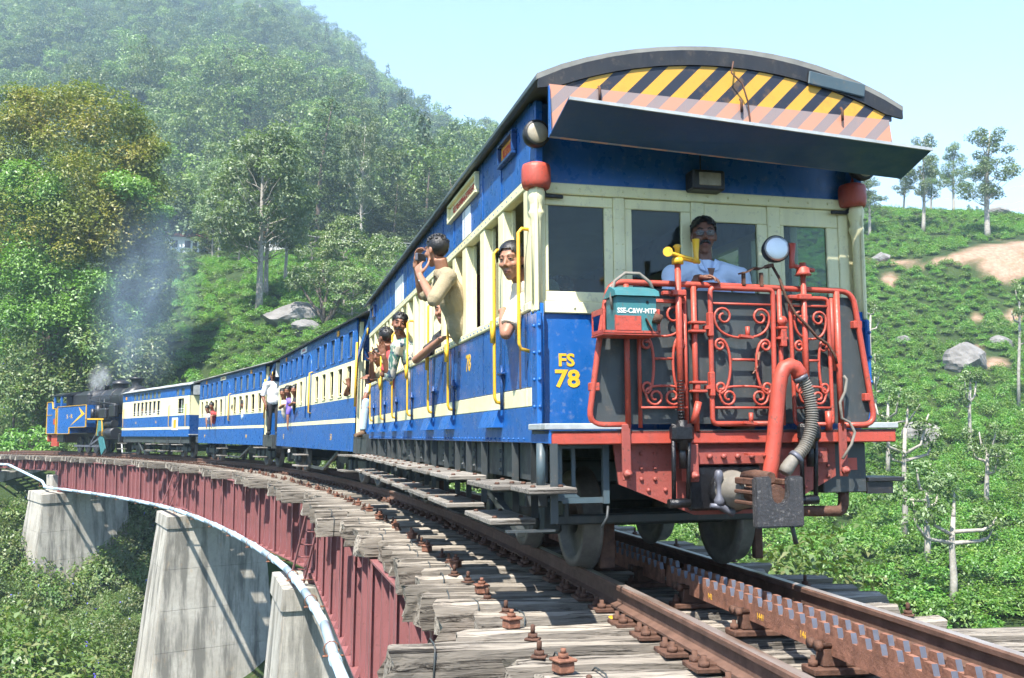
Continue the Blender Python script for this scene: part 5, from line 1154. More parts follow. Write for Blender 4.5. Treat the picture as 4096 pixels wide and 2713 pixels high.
k = MB(); k.lathe([(.30, 3.0), (.24, 3.08), (.22, 3.3), (.27, 3.44), (.33, 3.5), (.33, 3.56), (.24, 3.56), (.2, 3.4)], 20, (0, 1.1, 0)); lp(k, 'chimney')
k = MB(); k.lathe([(.14, 2.95), (.12, 3.3), (.16, 3.34), (.05, 3.4)], 12, (0, 5.0, 0)); k.lathe([(.06, 3.0), (.05, 3.35), (.02, 3.36)], 8, (.15, 6.2, 0)); k.lathe([(.06, 3.0), (.05, 3.35), (.02, 3.36)], 8, (-.15, 6.2, 0)); lp(k, 'safety_valve')
for sx in (-1, 1):
    T = [(4.65, 1.28), (4.65, 2.36), (9.0, 2.36), (9.0, .96), (7.1, .96), (7.1, 1.28)]
    k = MB(); k.prism(T, 'x', sx * .62, sx * 1.08); tk = lp(k, 'side_tank', 'blue')
    ln = MB()
    for a, b in zip(T, T[1:] + T[:1]): ln.bar((sx * 1.085, a[0], a[1]), (sx * 1.085, b[0], b[1]), .02, .055, 0, (1, 0, 0))
    ln.build('lining', MAT['yellow'], tk)
    ar = MB(); ar.prism([(4.85, 1.92), (5.75, 2.28), (5.35, 1.93), (7.0, 1.34)], 'x', sx * 1.082, sx * 1.088); ar.build('arrow_mark', MAT['yellow'], tk)
    if sx < 0:
        text('lettering', 'S · R', .3, MAT['yellow'], tk, face_left(-1.083, 7.1, 1.82), .002, sx=1.6)
    c = MB(); c.box(sx * 1.05, 9.25, .96, sx * 1.09, 9.75, 2.28); c.prism([(9.75, .96), (9.75, 2.0), (9.95, 2.65), (10.75, 2.65), (10.75, .96)], 'x', sx * 1.04, sx * 1.09); cb = lp(c, 'cab_side', 'blue')
    ln = MB(); pts = [(9.25, .97), (9.25, 2.28), (9.75, 2.28), (9.9, 2.64), (10.74, 2.64), (10.74, .97)]
    for a, b in zip(pts, pts[1:] + pts[:1]): ln.bar((sx * 1.095, a[0], a[1]), (sx * 1.095, b[0], b[1]), .02, .06, 0, (1, 0, 0))
    ln.bar((sx * 1.095, 9.9, 1.95), (sx * 1.095, 10.74, 1.95), .02, .05, 0, (1, 0, 0)); ln.build('lining', MAT['yellow'], cb)
    MB().box(sx * 1.092, 9.35, 1.45, sx * 1.10, 9.65, 1.75).build('red_panel', MAT['red'], cb)
    for y in (8.6, 9.7): MB().box(sx * 1.0, y - .12, 2.36, sx * 1.06, y + .12, 3.0).build('cab_post', MAT['blue'], lo)
    k = MB(); k.bar((sx * .95, 1.2, 1.62), (sx * .95, 4.6, 1.62), .4, .03); lp(k, 'running_board'); k = MB(); k.bar((sx * 1.16, 2.0, 1.62), (sx * 1.16, 4.2, 1.66), .02, .07, 0, (0, 0, 1)); lp(k, 'board_edge', 'yellow')
    k = MB(); k.prism([(2.1, .85), (2.9, .85), (2.75, 1.58), (2.25, 1.58)], 'x', sx * 1.08, sx * 1.14); f = lp(k, 'cylinder_cover', 'teal'); l2 = MB()
    for a, b in (((2.1, .85), (2.25, 1.58)), ((2.9, .85), (2.75, 1.58))): l2.bar((sx * 1.145, a[0], a[1]), (sx * 1.145, b[0], b[1]), .02, .05, 0, (1, 0, 0))
    l2.build('lining', MAT['yellow'], f)
    k = MB(); pts = [Vector((sx * 1.1, 2.5 - .5 * t, .85 - .75 * t + .0)) for t in np.linspace(0, 1, 6)]
    for a, b in zip(pts[:-1], pts[1:]): k.bar(a, b, .05, .55, 0, (0, 1, .3))
    lp(k, 'lower_cover', 'teal')
    k = MB(); k.tube([(sx * .9, 1.0, .95), (sx * .9, 2.6, .95)], .27, 16); k.tube([(sx * .92, 1.2, 1.4), (sx * .92, 2.4, 1.4)], .18, 14); lp(k, 'cylinder')
    for i, y in enumerate((3.3, 4.5, 5.7, 6.9)):
        w = MB(); w.lathe([(.1, -.05), (.12, .06), (.36, .0), (.38, .05), (.42, .05), (.42, -.06), (.34, -.06), (.1, -.05)], 22, (0, 0, 0), 'x')
        for a in range(10): w.bar((0, 0, 0), (0, .37 * math.cos(a * PI / 5), .37 * math.sin(a * PI / 5)), .05, .05)
        lp(w, 'driving_wheel').matrix_basis = Matrix.Translation((sx * .55, y, .42)) @ (Matrix.Identity(4) if sx > 0 else Matrix.Rotation(PI, 4, 'Z'))
    k = MB(); k.bar((sx * .85, 3.3, .35), (sx * .85, 6.9, .35), .05, .1); k.bar((sx * .88, 2.4, .95), (sx * .88, 4.5, .4), .05, .09); k.bar((sx * .9, 4.5, .4), (sx * .9, 3.4, 1.15), .03, .06); lp(k, 'connecting_rod', 'steel')
    k = MB(); k.tube([(sx * .8, 1.4, 2.3), (sx * .85, 4.6, 2.55)], .035, 6); k.tube([(sx * .7, 1.7, 2.75), (sx * .72, 5.4, 2.75)], .02, 6); k.tube([(sx * .8, 3.0, 1.65), (sx * .8, 3.0, 2.6)], .03, 6); k.tube([(sx * .85, 3.6, 1.65), (sx * .7, 3.9, 2.7)], .03, 6); k.box(sx * .7, 2.3, 1.65, sx * 1.0, 3.2, 2.15, 0, .06); k.tube([(sx * .88, 3.5, 1.7), (sx * .88, 3.5, 2.3)], .16, 12); k.tube([(sx * .95, 4.1, 1.7), (sx * .95, 4.1, 2.15)], .1, 12); k.box(sx * .75, 1.2, 1.7, sx * .98, 1.9, 2.3, 0, .05); lp(k, 'pipework')
k = MB(); k.prism([(-1.12, 2.98), (-.7, 3.10), (0, 3.15), (.7, 3.10), (1.12, 2.98), (1.12, 2.94), (-1.12, 2.94)], 'y', 7.7, 10.3); lp(k, 'cab_roof')
k = MB(); k.box(-1.0, 7.9, 2.36, 1.0, 7.95, 2.95); lp(k, 'cab_front'); k = MB(); k.box(-1.04, 10.7, .96, 1.04, 10.76, 2.62); lp(k, 'bunker_back', 'blue')
k = MB(); k.box(-1.05, 10.6, .55, 1.05, 10.72, .95, 0, .02); lp(k, 'rear_beam', 'red'); k = MB(); k.box(-1.0, 9.3, .3, -.85, 10.2, .95, 0, .02); lp(k, 'cab_step', 'red')
k = MB(); k.box(-.45, 1.0, .5, .45, 10.5, .95); k.box(-1.0, 4.7, .96, 1.0, 10.6, 1.0); k.box(-1.0, 8.2, .55, -.9, 9.2, .95); lp(k, 'loco_frame')
k = MB(); k.box(-1.05, .2, .55, 1.05, .35, .95, 0, .02); k.lathe([(.2, .52), (.5, .5), (.56, .56)], 24, (0, 0, 2.52), 'y'); lp(k, 'front_beam')
for x in (-.5, .5): k = MB(); k.lathe([(.05, .25), (.07, -.05), (.2, -.08), (.2, -.1)], 14, (x, 0, .75), 'y'); lp(k, 'buffer')
k = MB(); k.bar((-1.0, -.1, .08), (0, .3, .08), .05, .05); k.bar((-1.0, -.1, .08), (-.9, .3, .5), .05, .05); lp(k, 'cow_catcher', 'silver')
# ================================================================== plants, rocks, house, wires, haze
MAT.update(
    tea=leafmat('tea_leaves', (.080, .19, .030), (.13, .265, .042), (.24, .35, .075), .9, .36, .28, .05),
    bush=leafmat('creeper_leaves', (.075, .145, .028), (.135, .20, .048), (.20, .21, .075), .8, .32, .3, .05),
    big=leafmat('large_tree_leaves', (.12, .175, .030), (.235, .19, .032), (.17, .21, .04), .16, .32, .12, .04),
    biggreen=leafmat('fresh_green_leaves', (.13, .30, .055), (.20, .38, .07), (.10, .21, .04), .3, .36, .1, .05),
    gum=leafmat('grey_green_leaves', (.12, .175, .085), (.165, .22, .105), (.22, .27, .15), .25, .32, .3, .05),
    conif=leafmat('conifer_needles', (.024, .050, .019), (.058, .085, .025), (.095, .12, .04), .3, .25, .25, .03),
    oak=leafmat('silver_oak_leaves', (.09, .15, .05), (.14, .20, .075), (.22, .26, .14), .4, .32, .25, .05),
    forest=leafmat('hill_forest_leaves', (.105, .165, .060), (.165, .22, .075), (.23, .27, .11), .12, .28, .5, .03),
    forestd=leafmat('dark_hill_forest_leaves', (.060, .098, .045), (.09, .135, .055), (.14, .17, .08), .12, .22, .45, .03),
    tuft=leafmat('shade_tree_tufts', (.11, .20, .06), (.17, .27, .085), (.24, .31, .14), .4, .34, .2, .05),
    flower=leafmat('pale_blossom_leaves', (.085, .155, .042), (.14, .20, .06), (.44, .46, .32), .5, .32, .2, .05),
    bluefl=plain('blue_flower', (.12, .10, .55), .6, 0, .2, 8, 0),
)
def leaf_quads(P, N, L, W, rng, droop=.25):
    """P centres (n,3), N facing (n,3); each leaf one bent quad"""
    n = len(P); N = N / np.linalg.norm(N, axis=1, keepdims=True); A = rng.normal(size=(n, 3)); T = np.cross(N, A); T /= np.linalg.norm(T, axis=1, keepdims=True) + 1e-9; B = np.cross(N, T)
    L = (L * rng.uniform(.65, 1.3, n))[:, None]; W = (W * rng.uniform(.7, 1.25, n))[:, None]
    return np.stack([P - T * L * .5, P + B * W * .5 + N * W * .12, P + T * L * .5 - N * L * droop, P - B * W * .5 + N * W * .12], 1)
def clump(c, r, n, L, W, rng, up=.35, hollow=.55, flat=None):
    D = rng.normal(size=(n, 3)); D /= np.linalg.norm(D, axis=1, keepdims=True)
    if flat is not None: D[:, 2] = np.where(D[:, 2] < flat, -D[:, 2] * .6, D[:, 2])
    rad = (hollow + (1 - hollow) * rng.uniform(0, 1, n) ** .5)[:, None]; lump = 1 + .22 * np.sin(D[:, :1] * 5 + c[0]) * np.sin(D[:, 1:2] * 6 + c[1]) + .12 * np.sin(D[:, 2:] * 9 + c[2])
    P = np.array(c) + D * np.array(r) * rad * lump
    N = D * .8 + rng.normal(size=(n, 3)) * .38 + np.array([0, 0, up + .35]); return leaf_quads(P, N, L, W, rng)
def limb_path(a, b, rng, sag=.12, n=5):
    a = np.array(a); b = np.array(b); d = np.linalg.norm(b - a); m = [a + (b - a) * t + np.array([0, 0, -1]) * d * sag * math.sin(PI * t) + rng.normal(size=3) * d * .025 * (0 < t < 1) for t in np.linspace(0, 1, n)]
    return m
class TM: pass
def tree_mesh(kind, seed, H, R, leafn, L, W, mat, bark='bark', base=.3, tr=None, squash=1.0):
    rng = np.random.default_rng(seed); tr = tr or H * .018 + .06; mb = MB(); Q = []
    bend = rng.normal(size=2) * H * .025
    tp = lambda t: np.array([bend[0] * t * t + .15 * math.sin(3 * t + seed), bend[1] * t * t + .12 * math.sin(4 * t), H * t])
    top = .97 if kind in ('conifer', 'oak', 'gum', 'pine') else .7
    mb.tube([tp(t) for t in np.linspace(-.03, top, 9)], [tr * (1.25 if t == 0 else 1 - .85 * t) for t in np.linspace(0, 1, 9)], 8)
    C = []
    if kind == 'conifer':
        nl = 11
        for i in range(nl):
            t = base + (1 - base) * (i + .3) / nl; rr = R * (1 - ((t - base) / (1 - base)) ** (2.8 if seed == 3 else 1.3) * .85) * rng.uniform(.75, 1.1); nb = max(3, int(7 * rr / R))
            for j in range(nb):
                a = 2 * PI * (j + rng.uniform(0, .8)) / nb + i; q = rr * rng.uniform(.55, .95); c = tp(t) + np.array([math.cos(a) * q, math.sin(a) * q, -.12 * q + rng.normal() * .3]); C.append((c, (rr * .42, rr * .42, H * .028 + .25), t))
        C.append((tp(.97), (R * .12, R * .12, H * .05), .9))
    elif kind == 'pine':
        for i in range(7): t = base + (1 - base) * i / 6.5; rr = R * (1.05 - .75 * (t - base) / (1 - base)) * rng.uniform(.6, 1.1); a = rng.uniform(0, 6.3); C.append((tp(t) + np.array([math.cos(a), math.sin(a), 0]) * rr * .4, (rr * .7, rr * .7, H * .045), t))
    else:
        n = {'broad': 34, 'gum': 42, 'oak': 30, 'forest': 9}[kind]; tries = 0
        while len(C) < n and tries < 3000:
            tries += 1; z = rng.uniform(base, 1.0); zt = (z - base) / (1 - base)
            env = R * {'broad': math.sqrt(max(0, 1 - (zt * 1.02 - .1) ** 2)) if zt < 1 else .2, 'gum': .25 + .8 * math.sqrt(max(0, 1 - ((zt - .42) / .62) ** 2)), 'oak': (.9 - .55 * zt) * (.75 + .5 * rng.uniform()), 'forest': math.sqrt(max(.05, 1 - (zt - .25) ** 2))}[kind]
            a = rng.uniform(0, 2 * PI); q = env * math.sqrt(rng.uniform(.05 if kind != 'broad' else .45, 1)); c = tp(z) * np.array([1, 1, 0]) + np.array([math.cos(a) * q, math.sin(a) * q, H * z])
            s = {'broad': R * .30, 'gum': R * .28, 'oak': R * .27, 'forest': R * .5}[kind] * rng.uniform(.7, 1.25)
            if all(np.linalg.norm((c - o[0]) * np.array([1, 1, 1.2])) > (s + o[1][0]) * .52 for o in C): C.append((c, (s, s, s * (.72 if kind == 'broad' else .8) * squash), z))
    tot = sum(r[0] * r[1] + r[0] * r[2] for c, r, t in C)
    for c, r, t in C:
        k = max(12, int(leafn * (r[0] * r[1] + r[0] * r[2]) / tot)); Q.append(clump(c, r, k, L, W, rng, .5, .45 if kind in ('gum', 'oak') else .6, -.35 if kind in ('broad', 'forest') else None))
        if kind in ('gum', 'oak', 'broad') and c[2] > H * .2:
            z0 = max(base * .75, (c[2] / H) - .22 * rng.uniform(.6, 1.2)); lp_ = limb_path(tp(min(z0, top - .05)), c, rng); mb.tube(lp_, [tr * .18, tr * .14, tr * .1, tr * .07, tr * .03], 5)
    me = quads_mesh('crown', np.concatenate(Q), [MAT[mat]]); return mb.mesh('trunk', MAT[bark]), me
def tree(name, label, loc, meshes, s=1.0, rot=0.0, group=None, cat='tree', sz=None):
    r = thing(name, label, cat, group=group, mat=Matrix.Translation(loc) @ Matrix.Rotation(rot, 4, 'Z') @ Matrix.Diagonal((s, s, sz or s, 1)))
    link('trunk', meshes[0], r); link('crown', meshes[1], r); return r
def gv(u, v, dmin=18, dmax=190):
    """ground point whose image lies at (u, v)"""
    ds = np.linspace(dmin, dmax, 500); p = np.array([atdepth(u, 1521.0, d) for d in ds]); z = ground_z(p[:, 0], p[:, 1]); vv = uvd(p[:, 0], p[:, 1], z)[1]
    i = int(np.argmin(np.abs(vv - v))); return Vector((p[i, 0], p[i, 1], z[i])), ds[i]
def hgt(v0, v1, d): return (v0 - v1) / FPX * d
# ---- the big tree beside the engine and its neighbours
rngb = np.random.default_rng(5)
def big_tree():
    d = 69.0; b = at(170, d); H = hgt(1740, 345, d); mpp = d / FPX; mb = MB(); Q = []; QG = []
    ax = np.array([RT[0], RT[1], 0]); fw = np.array([FW[0], FW[1], 0])
    # (u, v, radius in px, towards the camera, green)
    L = [(300, 430, 130, 0, 0), (420, 470, 140, .5, 0), (180, 480, 140, .2, 0), (60, 540, 120, .5, 0), (500, 560, 130, -1, 0), (330, 590, 150, 2, 0), (150, 640, 150, 1.5, 0), (20, 690, 130, 1.0, 0), (460, 700, 150, 1.0, 0), (550, 690, 120, .2, 0),
         (300, 760, 150, 3, 0), (130, 820, 150, 3, 0), (620, 640, 90, 0, 0), (430, 800, 120, 2.5, 0), (560, 800, 110, 1, 0), (20, 900, 150, 2.5, 0), (250, 940, 140, 3.5, 0), (180, 790, 110, 3, 1), (100, 760, 120, 2.5, 1), (500, 780, 100, 3, 1), (400, 900, 130, 3.2, 0),
         (560, 880, 110, 2.2, 0), (640, 880, 70, 1.5, 1), (340, 1010, 130, 3.5, 0), (480, 1000, 120, 2.5, 0), (90, 1010, 140, 3.2, 1), (610, 1010, 90, 1.5, 0), (650, 1100, 70, 1, 0), (200, 1130, 130, 3.8, 1), (60, 1160, 140, 4, 1), (340, 1170, 120, 3.8, 1), (480, 1140, 110, 2.5, 0), (580, 1160, 100, 1.5, 0),
         (400, 1260, 100, 3.2, 1), (120, 1280, 120, 4.2, 1), (260, 1280, 110, 4.2, 1), (520, 1260, 90, 2, 1), (20, 1330, 110, 4, 1), (330, 1390, 80, 3.5, 1), (610, 1250, 70, 1, 0), (-80, 560, 150, 0, 0), (-120, 760, 160, 1, 0), (-130, 980, 160, 2, 0), (-140, 1200, 160, 3, 1), (80, 430, 100, -1, 0), (560, 1000, 100, -1, 0), (300, 700, 200, -2, 0), (300, 1000, 220, -2, 0), (150, 1150, 220, -2, 0), (480, 1200, 150, -2, 0), (100, 900, 220, -2, 0)]
    for (u, v, rp, tc, gr) in L:
        c = np.array(atdepth(u, v, d - tc * 1.3)) - np.array(b); r = rp * mpp * 1.12
        # every lump is a heap of smaller leaf whorls
        for k in range(11):
            D = rngb.normal(size=3); D /= np.linalg.norm(D); D[2] = abs(D[2]) * .9 - .15 if rngb.uniform() < .75 else D[2]
            cc = c + D * r * .68; q = clump(cc, (r * .45, r * .45, r * .36), 190, .25, .125, rngb, .6, .5); (QG if gr else Q).append(q)
    for (u, v) in ((230, 800), (420, 760), (80, 860), (330, 1100), (500, 1000), (130, 1180)):
        c = np.array(atdepth(u, v, d)) - np.array(b); mb.tube(limb_path(np.array([0, 0, H * .12]), c, rngb, -.06, 7), [.42, .36, .3, .24, .18, .12, .05], 7)
    mb.tube([(0, 0, -1), (.1, 0, H * .1), (.2, .1, H * .3), (.3, 0, H * .6)], [.75, .55, .42, .2], 10); mb.tube([(4.5, 1, -1.5), (4.2, .6, 2.5), (3.2, .4, 5.5), (1.2, .2, 9)], [.5, .4, .34, .2], 9)
    r = thing('broadleaf_tree', 'huge olive and green broadleaf tree towering beside the locomotive', 'tree', loc=b)
    mb.build('trunk', MAT['barkd'], r); link('crown', quads_mesh('crown', np.concatenate(Q), [MAT['big']]), r, 'olive brown young leaves'); link('crown', quads_mesh('crown', np.concatenate(QG), [MAT['biggreen']]), r, 'bright green leaves')
big_tree()
# ---- wood behind the engine and the tea slope
gumA = [tree_mesh('gum', s, 19, 5.2, 12000, .42, .20, 'gum', base=.36) for s in (1, 2)]
con = [tree_mesh('conifer', s, 18, 4.6, 11000, .40, .17, 'conif', 'barkd', .12) for s in (3, 4)]
oak = [tree_mesh('oak', s, 13, 2.9, 6500, .28, .11, 'oak', base=.40) for s in (5, 6, 7)]
brd = [tree_mesh('broad', s, 9, 3.8, 6000, .34, .18, 'flower' if s == 9 else 'bush', base=.22) for s in (8, 9)]
GW = 'trees above the tea slope'
def put(nm, lab, u, v0, v1, ms, H0, rot=0, grp=GW, wide=1.0, dmin=60, dmax=190):
    p, d = gv(u, v0, dmin, dmax); s = hgt(v0, v1, d) / H0; return tree(nm, lab, p, ms, s * wide, rot, grp, sz=s)
put('gum_tree', 'tall airy grey-green gum tree on a long bare trunk, in front of the hazy hillside', 1020, 1250, 520, gumA[0], 19, .3)
put('gum_tree', 'gum tree with the pale trunk close beside the tallest gum tree', 1052, 1195, 610, gumA[1], 19, 2.0, wide=.9)
put('gum_tree', 'shorter gum tree on a thin straight trunk at the upper edge of the tea', 1128, 1135, 690, gumA[0], 19, 4.0, wide=.8)
put('gum_tree', 'silvery narrow gum tree between the two dark conifers', 1425, 1000, 480, gumA[1], 19, 1.0, wide=.62, dmax=150)
put('gum_tree', 'small hazy gum tree left of the tallest gum tree', 860, 1040, 640, gumA[1], 19, 3.0, wide=.9)
put('conifer_tree', 'dark shaggy conifer standing highest in front of the mountain', 1250, 985, 385, con[0], 18, .4, wide=1.05)
put('conifer_tree', 'broad dark green conifer next to the carriage roof', 1690, 1010, 660, con[1], 18, 1.2, wide=1.5)
put('conifer_tree', 'dark conifer left of the broad one beside the carriage roof', 1560, 1000, 720, con[0], 18, 2.2, wide=1.3)
put('conifer_tree', 'conifer partly hidden behind the carriage roof', 1800, 1010, 690, con[0], 18, 3.2, wide=1.3)
put('conifer_tree', 'bluish conifer above the red roofed house', 700, 960, 690, con[1], 18, .9, wide=1.1)
put('conifer_tree', 'bluish conifer just left of the hazy gum tree', 790, 955, 720, con[0], 18, 1.9, wide=1.1)
put('conifer_tree', 'dark conifer behind the silvery gum tree', 1470, 990, 760, con[1], 18, 5, wide=1.2)
put('blossom_tree', 'small tree with pale blossom tips in front of the dark conifers', 1365, 1240, 890, brd[1], 9, .2, wide=.75, dmax=110)
put('blossom_tree', 'low pale tipped tree by the boulders on the tea slope', 1400, 1290, 1080, brd[1], 9, 2.2, wide=1.1, dmax=100)
put('blossom_tree', 'pale leafed tree nearest the carriage roof on the tea slope', 1530, 1260, 960, brd[1], 9, 4.2, wide=.8, dmax=110)
put('shrub_tree', 'dark rounded shrub tree on the upper tea edge behind the gum trunks', 1230, 1060, 930, brd[0], 9, .5, wide=1.9, dmax=140)
put('shrub_tree', 'rounded shrub tree in front of the white house', 830, 1035, 880, brd[0], 9, 1.5, wide=1.2, dmax=150)
put('shrub_tree', 'dark bush tree between the house and the gum trunks', 940, 1050, 935, brd[0], 9, 2.5, wide=1.7, dmax=140)
put('shrub_tree', 'bush tree at the left end of the upper tea edge', 690, 1120, 1000, brd[0], 9, 3.5, wide=1.7, dmax=140)
put('shrub_tree', 'bush tree under the silvery gum tree', 1480, 1075, 960, brd[0], 9, 4.5, wide=1.4, dmax=140)
# leaning multi-stemmed tree
mbl = MB(); q = []; rl = np.random.default_rng(3)
for (dx, dz) in ((-2.6, 3.2), (-1.4, 2.6), (.9, 3.6), (2.0, 3.0), (1.8, 4.6), (.2, 4.4)):
    mbl.tube(limb_path((0, 0, 0), (dx, rl.normal() * .5, dz), rl, -.1), [.16, .13, .1, .08, .04], 6)
    for k in range(4): q.append(clump((dx + rl.normal() * .45, rl.normal() * .5, dz + rl.normal() * .4), (.6, .6, .55), 110, .24, .1, rl))
tree('leaning_tree', 'leaning many stemmed tree with tufted branches above the boulders', gv(1290, 1300, 60, 110)[0], (mbl.mesh('trunk', MAT['barkd']), quads_mesh('crown', np.concatenate(q), [MAT['oak']])), 1.0, 2.9)
# crest of the right hill
GC = 'silver oaks on the tea hill'
for (u, v0, v1, m, w, lab) in ((3470, 945, 700, 0, 1.25, 'silver oak whose crown shows just right of the red lamp socket'), (3608, 842, 655, 1, 1.2, 'small open silver oak left of the tall pair on the crest'), (3686, 928, 535, 2, .95, 'tall slim silver oak nearest the visor corner'), (3722, 842, 610, 0, .95, 'silver oak close behind the tall slim one on the crest'), (3812, 847, 560, 1, 1.05, 'round topped silver oak alone in the middle of the crest'), (3953, 958, 505, 2, 1.2, 'tallest spreading silver oak on the hill, its base in the tea'), (3936, 852, 700, 0, .9, 'silver oak behind the tallest one, beside the crest boulder'), (3873, 846, 806, 1, 1.2, 'tiny sapling on the crest left of the tallest silver oak'), (3905, 848, 812, 2, 1.2, 'tiny sapling on the crest touching the tallest silver oak')):
    p, d = gv(u, v0, 70, 150); s = hgt(v0, v1, d) / 13; tree('silver_oak', lab, p, oak[m], s * w * (1 if v0 - v1 > 60 else 1.0), u * .01, GC, sz=s)
# pruned shade trees on the lower slope: forked bare stems with tufts
def shade_tree(seed, H, forks):
    rs = np.random.default_rng(seed); mb = MB(); q = []
    mb.tube([(0, 0, -.4), (.03, 0, H * .35), (-.03, .02, H * .7), (0, 0, H)], [.135, .105, .085, .06], 8)
    for (h, dx, dy, dz) in forks:
        p0 = np.array([0, 0, H * h]); p1 = p0 + np.array([dx, dy, dz]); m = (p0 + p1) / 2 + np.array([dx * .25, dy * .25, -dz * .22]); mb.tube([p0, m, p1, p1 + np.array([dx * .12, 0, .25])], [.07, .055, .04, .02], 6)
        for k in range(3): q.append(clump(p1 + rs.normal(size=3) * .24 + np.array([0, 0, .2]), (.32, .32, .26), 80, .17, .07, rs))
    return mb.mesh('trunk', MAT['bark']), quads_mesh('crown', np.concatenate(q), [MAT['tuft']])
GS = 'pruned shade trees in the tea'
F1 = [(.78, -.9, .1, .9), (.78, .8, -.2, 1.3), (.72, 1.5, .2, .8), (.70, -.5, .3, .4), (1, .1, 0, .6)]; F2 = [(.72, -1.2, 0, .5), (.80, -.7, .2, 1.0), (.72, 1.3, .1, .12), (.84, 1.2, -.2, .22), (1, .1, .1, .5)]; F3 = [(.9, -.9, .1, .1), (1, .3, .1, .5), (.8, .6, .2, .5), (.6, -.5, 0, .5), (1, -.4, 0, .6)]
for k, (u, v0, v1, F, lab) in enumerate(((3622, 2185, 1640, F1, 'tallest forked bare shade tree just right of the red buffer beam'), (3712, 2280, 1930, F3, 'slim shade tree between two forked ones on the lower slope'), (3816, 2445, 2010, F2, 'forked shade tree with side arms, lowest on the slope'), (4076, 1645, 1130, F3, 'bare shade tree at the right border of the tea slope'), (3500, 1800, 1420, F1, 'shade tree beside the right edge of the railing'), (3553, 1925, 1560, F1, 'thin shade tree between the railing and the tallest forked one'), (3480, 1560, 1210, F3, 'small shade tree high by the railing corner'), (3880, 1830, 1500, F1, 'soft leafy shade tree below the largest boulder'), (3950, 2050, 1760, F3, 'low shade tree in the middle of the lower tea'))):
    p, d = gv(u, v0, 22, 100); H = hgt(v0, v1, d) * .86; tree('shade_tree', lab, p, shade_tree(40 + k, H, F), 1.0, .0 if k < 3 else k, GS)
# bush beside the engine
rb = np.random.default_rng(8); q = []; mbb = MB()
for k in range(30):
    c = (rb.uniform(-1.9, 1.5), rb.uniform(-1, 1), 0); h = rb.uniform(.4, 2.5) * (1 - abs(c[0]) * .28); q.append(clump((c[0], c[1], h), (.5, .5, .45), 70, .3, .12, rb)); mbb.tube([(c[0] * .4, c[1] * .4, -.3), (c[0], c[1], h)], .03, 4)
tree('bush', 'pale green leafy bush on the bank behind the locomotive cab', at(125, 59.5, -.4), (mbb.mesh('stem', MAT['barkd']), quads_mesh('crown', np.concatenate(q), [MAT['biggreen']])), 1.0, 0, None, 'bush')
# ---- masses: instanced with geometry nodes
def scatter(name, label, cat, pts, rots, scales, idx, sources):
    src = bpy.data.collections.new(name + '_kinds')
    for k, m in enumerate(sources):
        o = bpy.data.objects.new('%s_kind_%02d' % (name, k), m); src.objects.link(o)
    n = len(pts); me = bpy.data.meshes.new(name); me.vertices.add(n); me.vertices.foreach_set('co', np.asarray(pts, np.float32).ravel())
    for an, ty, val, key in (('rot', 'FLOAT_VECTOR', rots, 'vector'), ('scl', 'FLOAT_VECTOR', scales, 'vector'), ('idx', 'INT', idx, 'value')):
        a = me.attributes.new(an, ty, 'POINT'); a.data.foreach_set(key, np.asarray(val, np.int32 if ty == 'INT' else np.float32).ravel())
    o = link(name, me, None, label, cat, None, 'stuff')
    g = bpy.data.node_groups.new(name + '_scatter', 'GeometryNodeTree'); g.interface.new_socket('Geometry', in_out='INPUT', socket_type='NodeSocketGeometry'); g.interface.new_socket('Geometry', in_out='OUTPUT', socket_type='NodeSocketGeometry')
    N = g.nodes; gi = N.new('NodeGroupInput'); go = N.new('NodeGroupOutput'); ci = N.new('GeometryNodeCollectionInfo'); ci.inputs['Collection'].default_value = src; ci.inputs['Separate Children'].default_value = True; ci.inputs['Reset Children'].default_value = True
    ip = N.new('GeometryNodeInstanceOnPoints'); ip.inputs['Pick Instance'].default_value = True
    def attr(nm, ty):
        a = N.new('GeometryNodeInputNamedAttribute'); a.data_type = ty; a.inputs['Name'].default_value = nm; return a.outputs['Attribute']
    g.links.new(gi.outputs[0], ip.inputs['Points']); g.links.new(ci.outputs[0], ip.inputs['Instance']); g.links.new(attr('idx', 'INT'), ip.inputs['Instance Index'])
    e2r = N.new('FunctionNodeEulerToRotation'); g.links.new(attr('rot', 'FLOAT_VECTOR'), e2r.inputs[0]); g.links.new(e2r.outputs[0], ip.inputs['Rotation']); g.links.new(attr('scl', 'FLOAT_VECTOR'), ip.inputs['Scale']); g.links.new(ip.outputs[0], go.inputs[0])
    md = o.modifiers.new('scatter', 'NODES'); md.node_group = g; return o
def sample(u0, u1, d0, d1, dens, rng, edge=.3):
    """random points on the ground between two columns and two depths, about dens per square metre, on a jittered lattice"""
    st = 1 / math.sqrt(dens); P = []; d = d0
    while d < d1:
        w = (u1 - u0) / FPX * d; n = max(1, int(w / st)); uu = u0 + (u1 - u0) * (np.arange(n) + rng.uniform(-.45, .45, n) + .5) / n
        dd = d + rng.uniform(-.45, .45, n) * st
        for a, b in zip(uu, dd): P.append((a, b))
        d += st
    P = np.array(P); W = np.array([CAMP + (MM @ np.array([(u - CX) / FPX, 0.043, 1.0])) * dd for u, dd in P]); z = ground_z(W[:, 0], W[:, 1]); return P[:, 0], P[:, 1], np.stack([W[:, 0], W[:, 1], z], 1)
